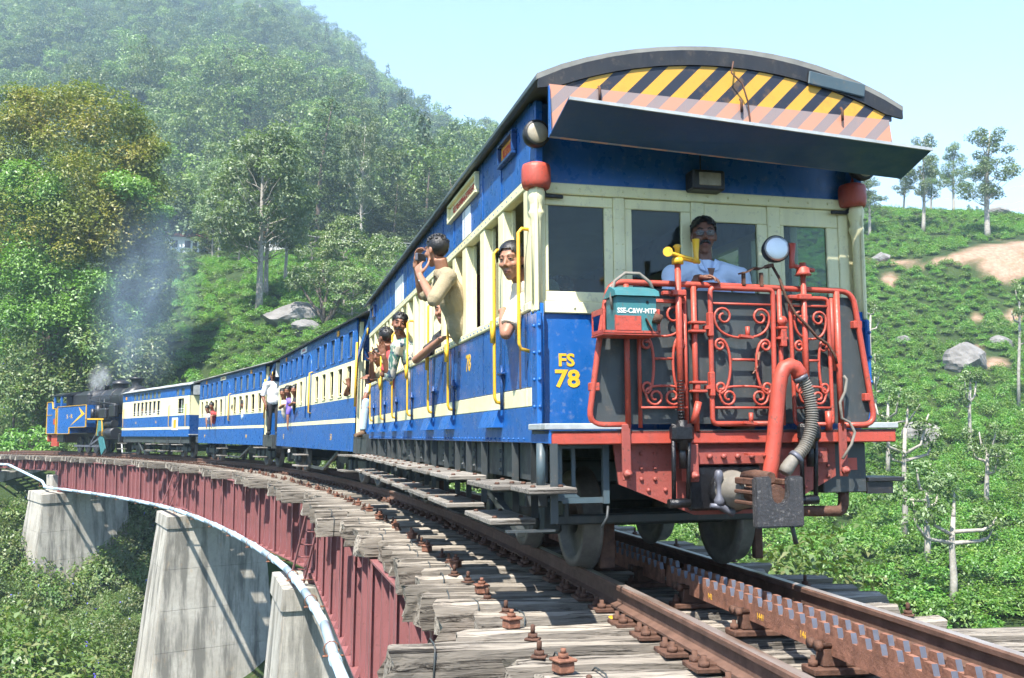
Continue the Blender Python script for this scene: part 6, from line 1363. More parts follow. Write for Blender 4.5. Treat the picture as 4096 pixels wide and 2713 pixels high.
def bush_mesh(seed, n, L, W, mat, r=(.62, .62, .42), low=0.0, fl=0):
    rg_ = np.random.default_rng(seed); q = [clump((0, 0, .15), r, int(n * .5), L, W, rg_, .7, .72, -.1)]
    for k in range(6): a = rg_.uniform(0, 6.3); q.append(clump((math.cos(a) * r[0] * .55, math.sin(a) * r[1] * .55, .12 + rg_.uniform(0, .18)), (r[0] * .45, r[1] * .45, r[2] * .7), int(n / 12), L, W, rg_, .7, .6, -.1))
    Q = np.concatenate(q); mi = np.zeros(len(Q), int); mats = [MAT[mat]]
    if fl: mi[rg_.choice(len(Q), fl, replace=False)] = 1; mats.append(MAT['bluefl'])
    return quads_mesh('bush', Q, mats, mi)
rt = np.random.default_rng(21)
# tea
tu = []; tp_ = []
for (a, b, c, d, dn) in ((3380, 4400, 9, 60, .9), (3380, 4330, 60, 137, .78), (2950, 3380, 24, 135, .75), (540, 1980, 57, 113, .74), (1980, 2950, 26, 60, .7)):
    u, dd, P = sample(a, b, c, d, dn, rt); uu, vv, de = uvd(P[:, 0], P[:, 1], P[:, 2]); bm_ = bare_mask(uu, vv, de) + .25 * vnoise(P[:, 0], P[:, 1], 2.2, 12)
    gap = (vnoise(P[:, 0], P[:, 1], 4.0, 15) > .38) & (de > 55)
    keep = (bm_ < .30) & ~gap; tp_.append(P[keep])
tp_ = np.concatenate(tp_); n = len(tp_)
sc = rt.uniform(.85, 1.15, n); scatter('tea_bushes', 'close rows of clipped green tea bushes covering both hillsides', 'tea bushes', tp_ + np.array([0, 0, .05]), np.stack([rt.uniform(-.12, .12, n), rt.uniform(-.12, .12, n), rt.uniform(0, 6.3, n)], 1), np.stack([sc, sc, sc * rt.uniform(.8, 1.25, n)], 1), rt.integers(0, 5, n), [bush_mesh(60 + k, 520, .12, .06, 'tea', (.55, .55, .52)) for k in range(5)])
# terraces of tea high on the mountain's shoulder
u, dd, P = sample(1480, 1930, 400, 640, 1 / 5.5, rt); uu, vv, de = uvd(P[:, 0], P[:, 1], P[:, 2]); k_ = (vv > np.interp(uu, [1480, 1900], [455, 625])) & (vv < np.interp(uu, [1480, 1900], [620, 750])) & (np.modf(P[:, 2] / 5.0)[0] > .22); P = P[k_]; n = len(P); sc = rt.uniform(2.0, 2.9, n)
scatter('terrace_tea', 'light green tea terraces on the shoulder of the mountain', 'tea bushes', P, np.stack([np.zeros(n), np.zeros(n), rt.uniform(0, 6.3, n)], 1), np.stack([sc, sc, sc * .8], 1), rt.integers(0, 2, n), [bush_mesh(70 + k, 220, .2, .12, 'tea', (.6, .6, .4)) for k in range(2)])
# valley growth
vp = []
for (a, b, c, d, dn) in ((-350, 700, 29, 57, 1.0), (700, 1900, 24, 56, .6), (-400, 640, 60, 100, .35), (1900, 3380, 12, 30, .6)):
    u, dd, P = sample(a, b, c, d, dn, rt); vp.append(P)
vp = np.concatenate(vp); n = len(vp); sc = rt.uniform(.9, 1.9, n) * (1 + .8 * np.clip(vnoise(vp[:, 0], vp[:, 1], 6, 14) * 2, -.5, 1)); 
ss = np.array([np.array(trk(s))[:2] for s in np.arange(-4, 64, 1.0)]); dist = np.min(np.hypot(vp[:, None, 0] - ss[None, :, 0], vp[:, None, 1] - ss[None, :, 1]), axis=1); top = np.array([-2.5 - .06 * 30 for _ in vp])
uu_, vv_, de_ = uvd(vp[:, 0], vp[:, 1], vp[:, 2]); keep = ((dist > 2.2) | (vp[:, 2] < -6.5)) & ~((de_ < 46) & (uu_ > 545) & (uu_ < 1750)); vp, sc = vp[keep], sc[keep]; n = len(vp)
scatter('undergrowth', 'tangled creepers and shrubs filling the valley around the piers', 'undergrowth', vp, np.stack([rt.uniform(-.3, .3, n), rt.uniform(-.3, .3, n), rt.uniform(0, 6.3, n)], 1), np.stack([sc, sc, sc * rt.uniform(.8, 1.7, n)], 1), rt.integers(0, 5, n), [bush_mesh(80 + k, 760, .11, .055, 'bush', (.75, .75, .62), 0, 5 if k % 2 else 0) for k in range(5)])
# forest on the mountain
fm = [tree_mesh('forest', 90 + k, (8.5, 7, 10, 9)[k], (3.3, 3.8, 3.0, 3.6)[k], 1150, .52, .3, ('forest', 'forestd', 'forest', 'forestd')[k], 'barkd', .18)[1] for k in range(4)] + [tree_mesh('conifer', 95, 12, 2.6, 1000, .5, .28, 'forestd', 'barkd', .15)[1], tree_mesh('gum', 96, 12, 3.2, 1000, .5, .28, 'forest', 'barkd', .3)[1]]
fp = []
for (a, b, c, d, dn) in ((-500, 2150, 135, 260, 1 / 24), (-500, 2150, 260, 470, 1 / 32), (-500, 2150, 470, 730, 1 / 42)):
    u, dd, P = sample(a, b, c, d, dn, rt); uu, vv, de = uvd(P[:, 0], P[:, 1], P[:, 2])
    clear = ((uu > 1480) & (uu < 1900) & (vv > np.interp(uu, [1480, 1900], [470, 640])) & (vv < np.interp(uu, [1480, 1900], [610, 740])) & (rt.uniform(size=len(uu)) < .93)) | ((uu > 880) & (uu < 985) & (vv < 130) & (rt.uniform(size=len(uu)) < .9))
    thin = (vnoise(P[:, 0], P[:, 1], 38, 16) > .33) & (rt.uniform(size=len(uu)) < .7)
    fp.append(P[~clear & ~thin])
fp = np.concatenate(fp); n = len(fp); sc = rt.uniform(.65, 1.45, n)
scatter('hill_forest', 'hazy mixed forest covering the tall mountain', 'forest', fp - np.array([0, 0, .6]), np.stack([np.zeros(n), np.zeros(n), rt.uniform(0, 6.3, n)], 1), np.stack([sc, sc, sc * rt.uniform(.85, 1.3, n)], 1), rt.choice(6, n, p=[.22, .22, .2, .16, .12, .08]), fm)
# slim trees standing up along the mountain's ridge
pine = [tree_mesh('pine', 110 + k, 14, 1.9, 420, .7, .35, 'forest', 'barkd', .35 + .1 * k) for k in range(3)]
rp = np.random.default_rng(31)
for k, u in enumerate((1535, 1560, 1582, 1600, 1622, 1645, 1668, 1692, 1705, 1722, 1740, 1758, 1790, 1835, 1362, 1405, 1452)):
    ds = np.linspace(420, 720, 300); p = np.array([atdepth(u, 1521.0, d) for d in ds]); z = ground_z(p[:, 0], p[:, 1]); i = int(np.argmin(uvd(p[:, 0], p[:, 1], z)[1])); s = rp.uniform(.5, 1.05)
    tree('ridge_tree', 'slim tufted tree standing against the sky on the mountain ridge', Vector((p[i, 0], p[i, 1], z[i] - .5)), pine[k % 3], s, k, 'slim trees along the mountain ridge')
# ---- boulders
def boulder(u, v, w, h, label, dmin=40, dmax=140, seed=1, ang=0):
    p, d = gv(u, v, dmin, dmax); bm = bmesh.new(); bmesh.ops.create_icosphere(bm, subdivisions=4, radius=1); rs = np.random.default_rng(seed); pl_ = [(rs.normal(size=3), rs.uniform(.55, .9)) for _ in range(11)]
    for vt in bm.verts:
        c = np.array(vt.co)
        for nrm, o in pl_:
            nn = nrm / np.linalg.norm(nrm); t = c @ nn - o
            if t > 0: c = c - nn * t
        c *= 1 + .035 * math.sin(c[0] * 9 + seed) * math.sin(c[1] * 8) + .02 * math.sin(c[2] * 21 + c[0] * 17); vt.co = c
    me = bpy.data.meshes.new('boulder'); bm.to_mesh(me); bm.free(); me.materials.append(MAT['rock']); W = w / FPX * d * .62; Hh = h / FPX * d * .72
    link('boulder', me, None, label, 'boulder', 'boulders in the tea', None, mat=Matrix.Translation(p + Vector((0, 0, Hh * .35))) @ Matrix.Rotation(ang, 4, 'Z') @ Matrix.Diagonal((W, W * .8, Hh, 1)))
boulder(3872, 1475, 165, 125, 'largest split grey boulder high on the tea slope', seed=2); boulder(4006, 1385, 85, 50, 'small pale boulder right of the largest one', seed=3); boulder(3690, 1780, 150, 110, 'grey boulder behind the tallest forked shade tree', seed=4, ang=.6); boulder(3990, 866, 90, 40, 'low boulder on the hill crest under the oaks', 90, 150, 5); boulder(3525, 1045, 70, 42, 'boulder beside the road cutting', 80, 130, 6)
boulder(1150, 1300, 230, 100, 'wide dark boulder under the gum trunks', 60, 110, 7); boulder(1215, 1335, 110, 60, 'pale boulder lower right of the wide dark one', 60, 110, 8, .5); boulder(3905, 1472, 40, 24, 'tiny white rock at the foot of the largest boulder', 50, 110, 9); boulder(3610, 1380, 60, 40, 'small rock in the tea by the railing corner', 50, 110, 10)
boulder(930, 70, 60, 190, 'pale rock face high on the mountain at the top border', 380, 720, 12, .4); boulder(985, 120, 40, 110, 'narrow rock outcrop just right of the pale rock face', 380, 720, 13, 1.0); boulder(1330, 40, 90, 60, 'grey crag under the ridge line near the top border', 380, 720, 14, 2.0)
# ---- house, pole, wires
hp, hd_ = gv(700, 1010, 100, 160); ho = thing('white_house', 'small white house with a red roof showing between the trees', 'house', mat=Matrix.Translation(hp) @ Matrix.Rotation(-.15, 4, 'Z'))
MB().box(-2.4, 0, -1, 2.6, 5, 2.3).build('wall', MAT['white'], ho); k = MB(); k.prism([(-.5, 2.3), (2.6, 3.5), (5.6, 2.3), (5.6, 2.2), (-.5, 2.2)], 'x', -2.9, 3.1); k.build('roof', MAT['rustorange'], ho)
for x in (-1.2, .6): MB().box(x, -.03, .7, x + .8, .02, 1.7).build('window', MAT['black'], ho)
MB().box(1.7, -.03, -.2, 2.3, .02, 1.7).build('door', MAT['slate'], ho)
hp2, _ = gv(1130, 1000, 100, 160); h2 = thing('red_roofed_house', 'long low red roofed house half hidden behind the gum trunks', 'house', mat=Matrix.Translation(hp2 + Vector((0, 3, .4))))
MB().box(-3, 0, -2, 3, 4, 1.6).build('wall', MAT['lime'], h2); k = MB(); k.prism([(-.4, 1.6), (2, 2.6), (4.4, 1.6), (4.4, 1.5), (-.4, 1.5)], 'x', -3.3, 3.3); k.build('roof', MAT['rustorange'], h2); MB().box(-1, -.03, .3, 0, .02, 1.2).build('window', MAT['black'], h2)
pp0, pd = gv(808, 1015, 90, 150); po = thing('utility_pole', 'thin dark utility pole beside the white house', 'pole', loc=pp0); MB().tube([(0, 0, -1), (0, 0, hgt(1015, 850, pd))], .09, 8).build('post', MAT['barkd'], po); MB().bar((-.8, 0, hgt(1015, 865, pd)), (.8, 0, hgt(1015, 865, pd)), .08, .08).build('crossarm', MAT['barkd'], po)
def wire(pts, label, grp='overhead wires'):
    a, b = Vector(pts[0]), Vector(pts[1]); L = (b - a).length; mb = MB().tube([a.lerp(b, t) - Vector((0, 0, L * .015 * 4 * t * (1 - t))) for t in np.linspace(0, 1, 14)], .018, 4); mb.build('overhead_wire', MAT['lime'], None, label, cat='wire', group=grp)
top_ = pp0 + Vector((.7, 0, hgt(1015, 862, pd)))
wire((top_, atdepth(1900, 985, 95)), 'upper overhead wire running from the pole to behind the coach roof'); wire((top_ + Vector((-1.2, 0, 0)), atdepth(1900, 1000, 95)), 'second overhead wire from the pole, just under the upper one'); wire((atdepth(1480, 1020, 100), atdepth(1850, 1078, 95)), 'lowest overhead wire in front of the conifers')
for k, (va, vb) in enumerate(((795, 720), (838, 790), (870, 815))): wire((atdepth(3560, va + 30, 170), atdepth(4300, vb - 20, 150)), ('topmost wire over the right hill crest', 'middle wire over the right hill crest', 'lowest wire over the right hill crest')[k], 'wires above the right hill')
# ---- smoke and steam of the engine, haze over the valley
def volume(name, label, parts_, dens, col, nscale, kind='stuff', detail=3, absorb=None):
    mb = MB()
    for c, r in parts_: mb.ball(c, r, 16)
    t = NT(name); nz = t.noise(nscale, detail, .6, coord='Object'); pv = t.n('ShaderNodeVolumePrincipled'); pv.inputs['Color'].default_value = (*col, 1)
    dm = t.n('ShaderNodeMath', operation='MULTIPLY'); t.l(t.ramp(nz, [(.38, 0.), (.72, 1.)]), dm.inputs[0]); dm.inputs[1].default_value = dens; t.l(dm.outputs[0], pv.inputs['Density']); t.l(pv.outputs[0], t.out.inputs['Volume'])
    return mb.build(name, t.m, None, label, cat=name, kind=kind)

def soft_volume(name, label, u, v, d, w, h, dens, col, nscale, tilt=0.0):
    """a drifting cloud: a stretched ball whose density fades to nothing at its edge"""
    t = NT(name); nz = t.noise(nscale, 4, .65, dist=.6); gr = t.n('ShaderNodeTexGradient'); gr.gradient_type = 'SPHERICAL'; t.l(t.tc.outputs['Object'], gr.inputs[0])
    a = t.n('ShaderNodeMath', operation='MULTIPLY'); t.l(t.ramp(nz, [(.36, 0.), (.70, 1.)]), a.inputs[0]); t.l(t.ramp(gr.outputs['Fac'], [(.0, 0.), (.55, 1.)]), a.inputs[1])
    b = t.n('ShaderNodeMath', operation='MULTIPLY'); t.l(a.outputs[0], b.inputs[0]); b.inputs[1].default_value = dens
    pv = t.n('ShaderNodeVolumePrincipled'); pv.inputs['Color'].default_value = (*col, 1); t.l(b.outputs[0], pv.inputs['Density']); t.l(pv.outputs[0], t.out.inputs['Volume'])
    link(name, MB().ball((0, 0, 0), 1.0, 20).mesh(name, t.m), None, label, name, None, 'stuff', mat=Matrix.Translation(atdepth(u, v, d)) @ Matrix.Rotation(tilt, 4, 'Y') @ Matrix.Diagonal((w, w, h, 1)))
soft_volume('smoke', 'thin blue grey smoke drifting up from the locomotive chimney', 585, 1180, 52, 3.1, 6.2, .11, (.60, .76, 1.0), 1.6, .10)
soft_volume('steam', 'small white puff of steam over the locomotive boiler', 398, 1520, 49, .65, .95, 1.0, (1, 1, 1), 2.2, .2)
# dark undergrowth on the bank behind the engine, below the big tree
rk = np.random.default_rng(77)
for k, (u, v, w_, lab) in enumerate(((60, 1560, 230, 'dark bush under the big tree at the left border'), (250, 1500, 230, 'dark bush under the big tree directly behind the cab'), (430, 1540, 200, 'dark bush between the big tree and the smoke'), (600, 1500, 200, 'dark bush on the shaded slope behind the cream coach'), (330, 1400, 200, 'hanging dark bush below the bright green boughs'))):
    d = 63.5; c = atdepth(u, v, d); r_ = w_ / FPX * d * .55; q = [clump(rk.normal(size=3) * r_ * .45, (r_ * .6, r_ * .6, r_ * .6), 330, .3, .14, rk) for _ in range(9)]; st = MB().tube([(0, 0, -r_ * 1.6), (0, 0, 0)], .08, 5)
    tree('shrub_tree', lab, Vector(c), (st.mesh('trunk', MAT['barkd']), quads_mesh('crown', np.concatenate(q), [MAT['bush']])), 1.0, 0, 'dark bushes below the big tree', 'bush')
# ================================================================== people
MAT.update(
    skin=plain('brown_skin', (.20, .085, .05), .5, 0, .12, 20, .05, .4), skindark=plain('dark_brown_skin', (.17, .078, .052), .5, 0, .12, 20, .05, .4), skinlight=plain('light_brown_skin', (.33, .16, .10), .5, 0, .1, 20, .05, .4),
    hair=plain('black_hair', (.010, .009, .009), .38, 0, .3, 30, .4), eyew=plain('eye_white', (.7, .68, .64), .25, 0, .02, 5, 0), iris=plain('dark_iris', (.02, .012, .01), .15, 0, .1, 5, 0), lip=plain('lips', (.22, .085, .065), .45, 0, .1, 20, 0),
    shirtblue=plain('pale_blue_shirt', (.60, .71, .90), .85, 0, .08, 7, .9), shirtkhaki=plain('khaki_shirt', (.29, .24, .15), .9, 0, .12, 7, .9), shirtpink=plain('pale_peach_shirt', (.80, .66, .52), .9, 0, .08, 7, .9), shirtwhite=plain('white_shirt', (.78, .78, .78), .9, 0, .07, 7, .9),
    dark=plain('dark_cloth', (.022, .022, .026), .85, 0, .2, 10, .3), jeans=plain('faded_jeans', (.34, .44, .52), .9, 0, .15, 14, .3), purple=plain('purple_cloth', (.16, .10, .42), .9, 0, .15, 10, .2), tealc=plain('teal_cloth', (.02, .30, .26), .9, 0, .15, 10, .2), redc=plain('red_cloth', (.40, .05, .05), .9, 0, .15, 10, .2), shoe=plain('brown_shoe', (.17, .10, .055), .6, 0, .2, 10, .2),
)
def checkmat():
    t = NT('green_patterned_shirt'); a = t.noise(16, 3, .6, (1, 1, .35)); b = t.noise(11, 2, .6)
    c = t.mix(t.ramp(a, [(.44, 0.), (.5, 1.)]), (.06, .16, .13), (.55, .50, .42)); c = t.mix(t.ramp(b, [(.55, 0.), (.6, 1.)]), c, (.03, .06, .10)); t.principled(c, .9); return t.m
MAT['shirtgreen'] = checkmat()
CWT = np.array(CW)
def cp(u, v, ax, val):
    """the point on the near coach's plane (axis = val) seen at (u, v), in coach axes"""
    d = CWT.T @ ray(u, v); c = CWT.T @ CAMP; return Vector(c + d * (val - c[ax]) / d[ax])
def remesh(mb, name, mats, voxel, smooth=4, parent=None, label=None):
    me = mb.mesh(name, mats[0]); o = bpy.data.objects.new(name, me); COL.objects.link(o); r = o.modifiers.new('r', 'REMESH'); r.mode = 'VOXEL'; r.voxel_size = voxel; s = o.modifiers.new('s', 'SMOOTH'); s.iterations = smooth; s.factor = .5
    bpy.context.view_layer.update(); m2 = bpy.data.meshes.new_from_object(o.evaluated_get(bpy.context.evaluated_depsgraph_get())); bpy.data.objects.remove(o); m2.name = name; m2.materials.clear()
    for m in mats: m2.materials.append(m)
    m2.polygons.foreach_set('use_smooth', [True] * len(m2.polygons)); return m2
def frame_to(face, up=(0, 0, 1)):
    """rotation whose -Y points along face"""
    f = Vector(face).normalized(); y = -f; x = y.cross(Vector(up)).normalized(); z = x.cross(y); return Matrix((x, y, z)).transposed()
def head_prims(mb, c, R, s=1.0, female=False, ears=True):
    P = lambda x, y, z: Vector(c) + R @ (Vector((x, y, z)) * s); B = lambda p, r: mb.ball(P(*p), tuple(a * s for a in r), 14, 0, R)
    B((0, .012, .035), (.074, .092, .084)); B((0, -.018, -.01), (.066, .072, .085)); B((0, -.034, -.062), (.046, .048, .046)); B((0, -.058, -.098), (.024, .020, .017))
    B((0, -.066 if female else -.070, .036), (.052, .022, .015)); B((-.036, -.064, -.018), (.026, .022, .022)); B((.036, -.064, -.018), (.026, .022, .022))
    mb.tube([P(0, -.086, .022), P(0, -.101, -.002), P(0, -.110, -.020)], [(.007 if female else .009) * s, (.009 if female else .011) * s, (.011 if female else .014) * s], 8); B((-.013, -.096, -.024), (.010, .010, .008)); B((.013, -.096, -.024), (.010, .010, .008))
    B((0, -.083, -.052), (.024, .010, .007)); B((0, -.081, -.065), (.021, .010, .008))
    if ears:
        for sx in (-1, 1): B((sx * .076, .012, -.002), (.009, .019, .031))
def face_extras(o, c, R, s, base, female=False, moustache=False, glasses=False, skin='skin'):
    P = lambda x, y, z: Vector(c) + R @ (Vector((x, y, z)) * s) - base; BL = lambda mb, p, r: mb.ball(P(*p), tuple(a * s for a in r), 10, 0, R)
    for sx in (-1, 1):
        e = MB(); BL(e, (sx * .031, -.0735, .017), (.0105, .0100, .0046)); eo = e.build('eye', MAT['eyew'], o); i = MB(); BL(i, (sx * .031, -.0825, .0172), (.0052, .0028, .0044)); i.build('iris', MAT['iris'], eo)
        b = MB(); b.tube([P(sx * .013, -.088, .038), P(sx * .032, -.088, .045), P(sx * .052, -.074, .038)], [(.002 if female else .004) * s, (.0026 if female else .0048) * s, (.0015 if female else .0025) * s], 6); b.build('eyebrow', MAT['hair'], o)
        l = MB(); l.tube([P(sx * .016, -.083, .0215), P(sx * .031, -.0865, .0245), P(sx * .046, -.077, .021)], .0042 * s, 5); l.build('eyelid', MAT[skin], eo)
    l = MB(); l.tube([P(-.022, -.083, -.0585), P(-.008, -.0935, -.056), P(.008, -.0935, -.056), P(.022, -.083, -.0585)], [.002 * s, .0045 * s, .0045 * s, .002 * s], 6); l.tube([P(-.018, -.083, -.0645), P(0, -.0925, -.0665), P(.018, -.083, -.0645)], [.002 * s, .0055 * s, .002 * s], 6); l.build('lips', MAT['lip'], o)
    if moustache:
        m = MB()
        for sx in (-1, 1): m.tube([P(0, -.099, -.038), P(sx * .014, -.098, -.042), P(sx * .028, -.086, -.052), P(sx * .034, -.078, -.060)], [.008 * s, .0105 * s, .008 * s, .003 * s], 7)
        m.build('moustache', MAT['hair'], o)
    if glasses:
        g = MB()
        for sx in (-1, 1):
            g.tube([P(sx * .033 + .026 * math.cos(a) * (1 if abs(math.cos(a)) < .8 else .95), -.099, .012 + .0165 * math.sin(a)) for a in np.linspace(0, 2 * PI, 17)[:-1]], .0014 * s, 5, closed=True); g.tube([P(sx * .059, -.098, .016), P(sx * .072, -.05, .018), P(sx * .078, .005, .016)], .0014 * s, 5)
        g.tube([P(-.008, -.1, .016), P(0, -.103, .019), P(.008, -.1, .016)], .0014 * s, 5); go = g.build('glasses', MAT['steel'], o)
        q = MB()
        for sx in (-1, 1): q.add([P(sx * .033 + .024 * math.cos(a), -.0995, .012 + .0155 * math.sin(a)) for a in np.linspace(0, 2 * PI, 15)[:-1]], [tuple(range(14))])
        q.build('lens', MAT['glass'], go)
def hair_mesh(o, c, R, s, base, seed, style='short', recede=0.0):
    mb = MB(); rg_ = random.Random(seed); P = lambda v: Vector(c) + R @ (Vector(v) * s) - base
    n, m = 28, 18; vs = {}; out = []; ok = {}
    for i in range(m + 1):
        t = PI * i / m
        for j in range(n):
            a = 2 * PI * j / n; d = Vector((math.sin(t) * math.cos(a), math.sin(t) * math.sin(a), math.cos(t)))
            k = 1.0 + .035 * math.sin(a * 9 + seed + t * 5) + rg_.uniform(-.015, .02)
            p = Vector((d.x * .082, d.y * .101 + .014, d.z * .092 + .039)) * k if style != 'bun' else Vector((d.x * .083, d.y * .104 + .014, d.z * .092 + .038)) * (1 + .01 * math.sin(a * 14))
            line = -.052 + .02 * (abs(d.x) < .3) if d.y > .1 else (.05 + recede - .055 * max(0., (d.y + .5) / .6) if d.y > -.5 else .070 + recede - .03 * abs(d.x) * 1.2)
            if style == 'bun': line = -.06 if d.y > .0 else (.078 - .06 * max(0, (abs(d.x) - .45) / .5))
            ok[i, j] = p.z > line or (d.y > .2 and p.z > -.07); vs[i, j] = len(out); out.append(P(p))
    fs = []
    for i in range(m):
        for j in range(n):
            q = [(i, j), (i + 1, j), (i + 1, (j + 1) % n), (i, (j + 1) % n)]
            if sum(ok[a] for a in q) >= 3: fs.append(tuple(vs[a] for a in q))
    mb.add(out, fs, 0, True)
    if style == 'bun': mb.ball(P((0, .125, -.03)), (.04 * s, .04 * s, .045 * s), 10)
    else:
        for k in range(70):
            a = rg_.uniform(0, 6.28); t = rg_.uniform(.2, 1.25); d = Vector((math.sin(t) * math.cos(a), math.sin(t) * math.sin(a), math.cos(t)))
            if d.y < -.45 and d.z < .62 + recede * 3: continue
            mb.ball(P((d.x * .080, d.y * .098 + .014, d.z * .090 + .040)), (rg_.uniform(.010, .017) * s, rg_.uniform(.010, .017) * s, .011 * s), 6)
    mb.build('hair', MAT['hair'], o)
def hand_prims(mb, wrist, direc, palmn, curl=.5, spread=.18, s=1.0, thumb=1):
    """palm, four fingers and a thumb; direc from the wrist to the fingers, palmn out of the palm"""
    w = Vector(wrist); d = Vector(direc).normalized(); n = Vector(palmn); n = (n - d * n.dot(d)).normalized(); x = d.cross(n)
    Rm = Matrix((x, d, n)).transposed(); mb.ball(w + d * .045 * s, (.041 * s, .052 * s, .016 * s), 12, 0, Rm); mb.tube([w - d * .03 * s, w + d * .02 * s], [.026 * s, .027 * s], 10)
    for i, (off, L) in enumerate(((-.031, .068), (-.010, .078), (.011, .074), (.031, .058))):
        p = w + d * .085 * s + x * off * s; a = spread * (i - 1.5) / 1.5; dd = (d * math.cos(a) + x * math.sin(a)).normalized(); pts = [w + d * .05 * s + x * off * .8 * s, p]; c = 0
        for k in range(3): c += curl * .55; q = pts[-1] + (dd * math.cos(c) + n * math.sin(c)) * L * s * (.42, .33, .25)[k]; pts.append(q)
        mb.tube(pts, [.010 * s, .0098 * s, .0092 * s, .0084 * s, .0062 * s], 8)
    b = w + d * .025 * s - x * .03 * s * thumb; mb.tube([b, b + (d * .45 - x * .75 * thumb + n * .25) * .045 * s, b + (d * .95 - x * .95 * thumb + n * .45) * .062 * s, b + (d * 1.5 - x * .95 * thumb + n * .55) * .07 * s], [.014 * s, .0125 * s, .011 * s, .0075 * s], 8)
def torso_prims(mb, hip, chest, neck, shl, shr, w=1.0, grow=0.0):
    hip, chest, neck, shl, shr = map(Vector, (hip, chest, neck, shl, shr)); ax = (shr - shl).normalized(); up = (chest - hip).normalized(); fw = up.cross(ax).normalized(); Rm = Matrix((ax, fw, up)).transposed()
    mb.ball(chest, ((.155 * w + grow), .105 * w + grow, .19 + grow), 16, 0, Rm); mb.ball(hip + up * .08, (.145 * w + grow, .108 * w + grow, .17 + grow), 16, 0, Rm); mb.ball((hip + chest) / 2, (.14 * w + grow, .10 * w + grow, .18 + grow), 14, 0, Rm)
    for sh in (shl, shr): mb.tube([chest + up * .10, (neck + sh) / 2 + up * .0, sh], [.085 + grow, .062 * w + grow, .056 * w + grow], 10); mb.ball(sh, .058 * w + grow, 12)
def person(name, label, base, head=None, face=(0, -1, 0), hs=1.0, torso=None, arms=(), legs=(), skin='skin', shirt='shirtwhite', trousers='dark', hair='short', sleeve=.55, moustache=False, glasses=False, feat=True, vox=.008, w=1.0, mat=None, cat='person', hseed=1, recede=0.0, group=None, roll=0.0, shoes='shoe'):
    """all joints in coach axes; arms: (shoulder, elbow, wrist, hand direction, palm normal, curl, sleeve fraction 0..2, thumb side)"""
    o = thing(name, label, cat, mat=(M4 if mat is None else mat) @ Matrix.Translation(Vector(base)), group=group); B0 = Vector(base); sk_ = MB(); sh_ = MB()
    if head is not None:
        R = frame_to(face) @ Matrix.Rotation(roll, 3, 'Y'); head_prims(sk_, head, R, hs, hair == 'bun'); nb = Vector(head) + R @ Vector((0, .035, -.06)) * hs
    if torso is not None:
        hip, chest, neck, shl, shr = torso; torso_prims(sk_, hip, chest, neck, shl, shr, w * .94); torso_prims(sh_, hip, chest, neck, shl, shr, w, .012)
        if head is not None: sk_.tube([Vector(neck) - Vector((0, 0, .05)), neck, nb], [.062 * hs, .054 * hs, .052 * hs], 10); sh_.tube([Vector(neck) + Vector((0, 0, -.03)), Vector(neck) + (nb - Vector(neck)) * .25], [.075, .066], 12)
    elif head is not None: sk_.tube([nb, nb + Vector((0, .02, -.12))], [.05, .055], 10)
    for a in arms:
        S, E_, Wr, hd, pn, curl, sl_, th = a; S, E_, Wr = Vector(S), Vector(E_), Vector(Wr)
        sk_.tube([S, S.lerp(E_, .5), E_], [.047 * w, .043 * w, .036 * w], 10); sk_.ball(E_, .037 * w, 10); sk_.tube([E_, E_.lerp(Wr, .35), Wr], [.037 * w, .038 * w, .026 * w], 10)
        if hd is not None: hand_prims(sk_, Wr, hd, pn, curl, .16, hs, th)
        e1 = min(1, sl_); sh_.tube([S, S.lerp(E_, .5 * e1), S.lerp(E_, e1)], [.062 * w, .060 * w, .057 * w], 12)
        if sl_ > 1: sh_.ball(E_, .05 * w, 10); sh_.tube([E_, E_.lerp(Wr, sl_ - 1)], [.05 * w, .043 * w], 12)
    tr_ = MB()
    for (H_, K_, A_, td) in legs:
        H_, K_, A_ = Vector(H_), Vector(K_), Vector(A_); tr_.tube([H_, H_.lerp(K_, .5), K_], [.092, .08, .066], 12); tr_.ball(K_, .066, 12); tr_.tube([K_, K_.lerp(A_, .4), A_ + Vector((0, 0, .02))], [.066, .064, .056], 12); sk_.tube([K_, A_], [.04, .035], 8)
        f = MB(); t_ = Vector(td).normalized(); f.tube([A_ - t_ * .05 + Vector((0, 0, -.035)), A_ + t_ * .03 + Vector((0, 0, -.04)), A_ + t_ * .11 + Vector((0, 0, -.055)), A_ + t_ * .18 + Vector((0, 0, -.06))], [.04, .046, .042, .028], 10); f.ball(A_ + Vector((0, 0, -.01)), .045, 8); f.xf(0, Matrix.Translation(-B0)); f.build('shoe', MAT[shoes], o)
    if legs and torso is not None: tr_.ball(Vector(torso[0]), (.15, .115, .12), 14)
    T_ = Matrix.Translation(-B0)
    if sk_.v: sk_.xf(0, T_); link('body', remesh(sk_, 'body', [MAT[skin]], vox, 3), o)
    if sh_.v: sh_.xf(0, T_); me = remesh(sh_, 'shirt', [MAT[shirt]], max(.009, vox * 1.2), 5); link('shirt', me, o)
    if tr_.v: tr_.xf(0, T_); link('trousers', remesh(tr_, 'trousers', [MAT[trousers]], .014, 4), o)
    if head is not None:
        if feat: face_extras(o, head, R, hs, B0, hair == 'bun', moustache, glasses, skin)
        hair_mesh(o, head, R, hs, B0, hseed, hair, recede)
    return o, B0
V = Vector
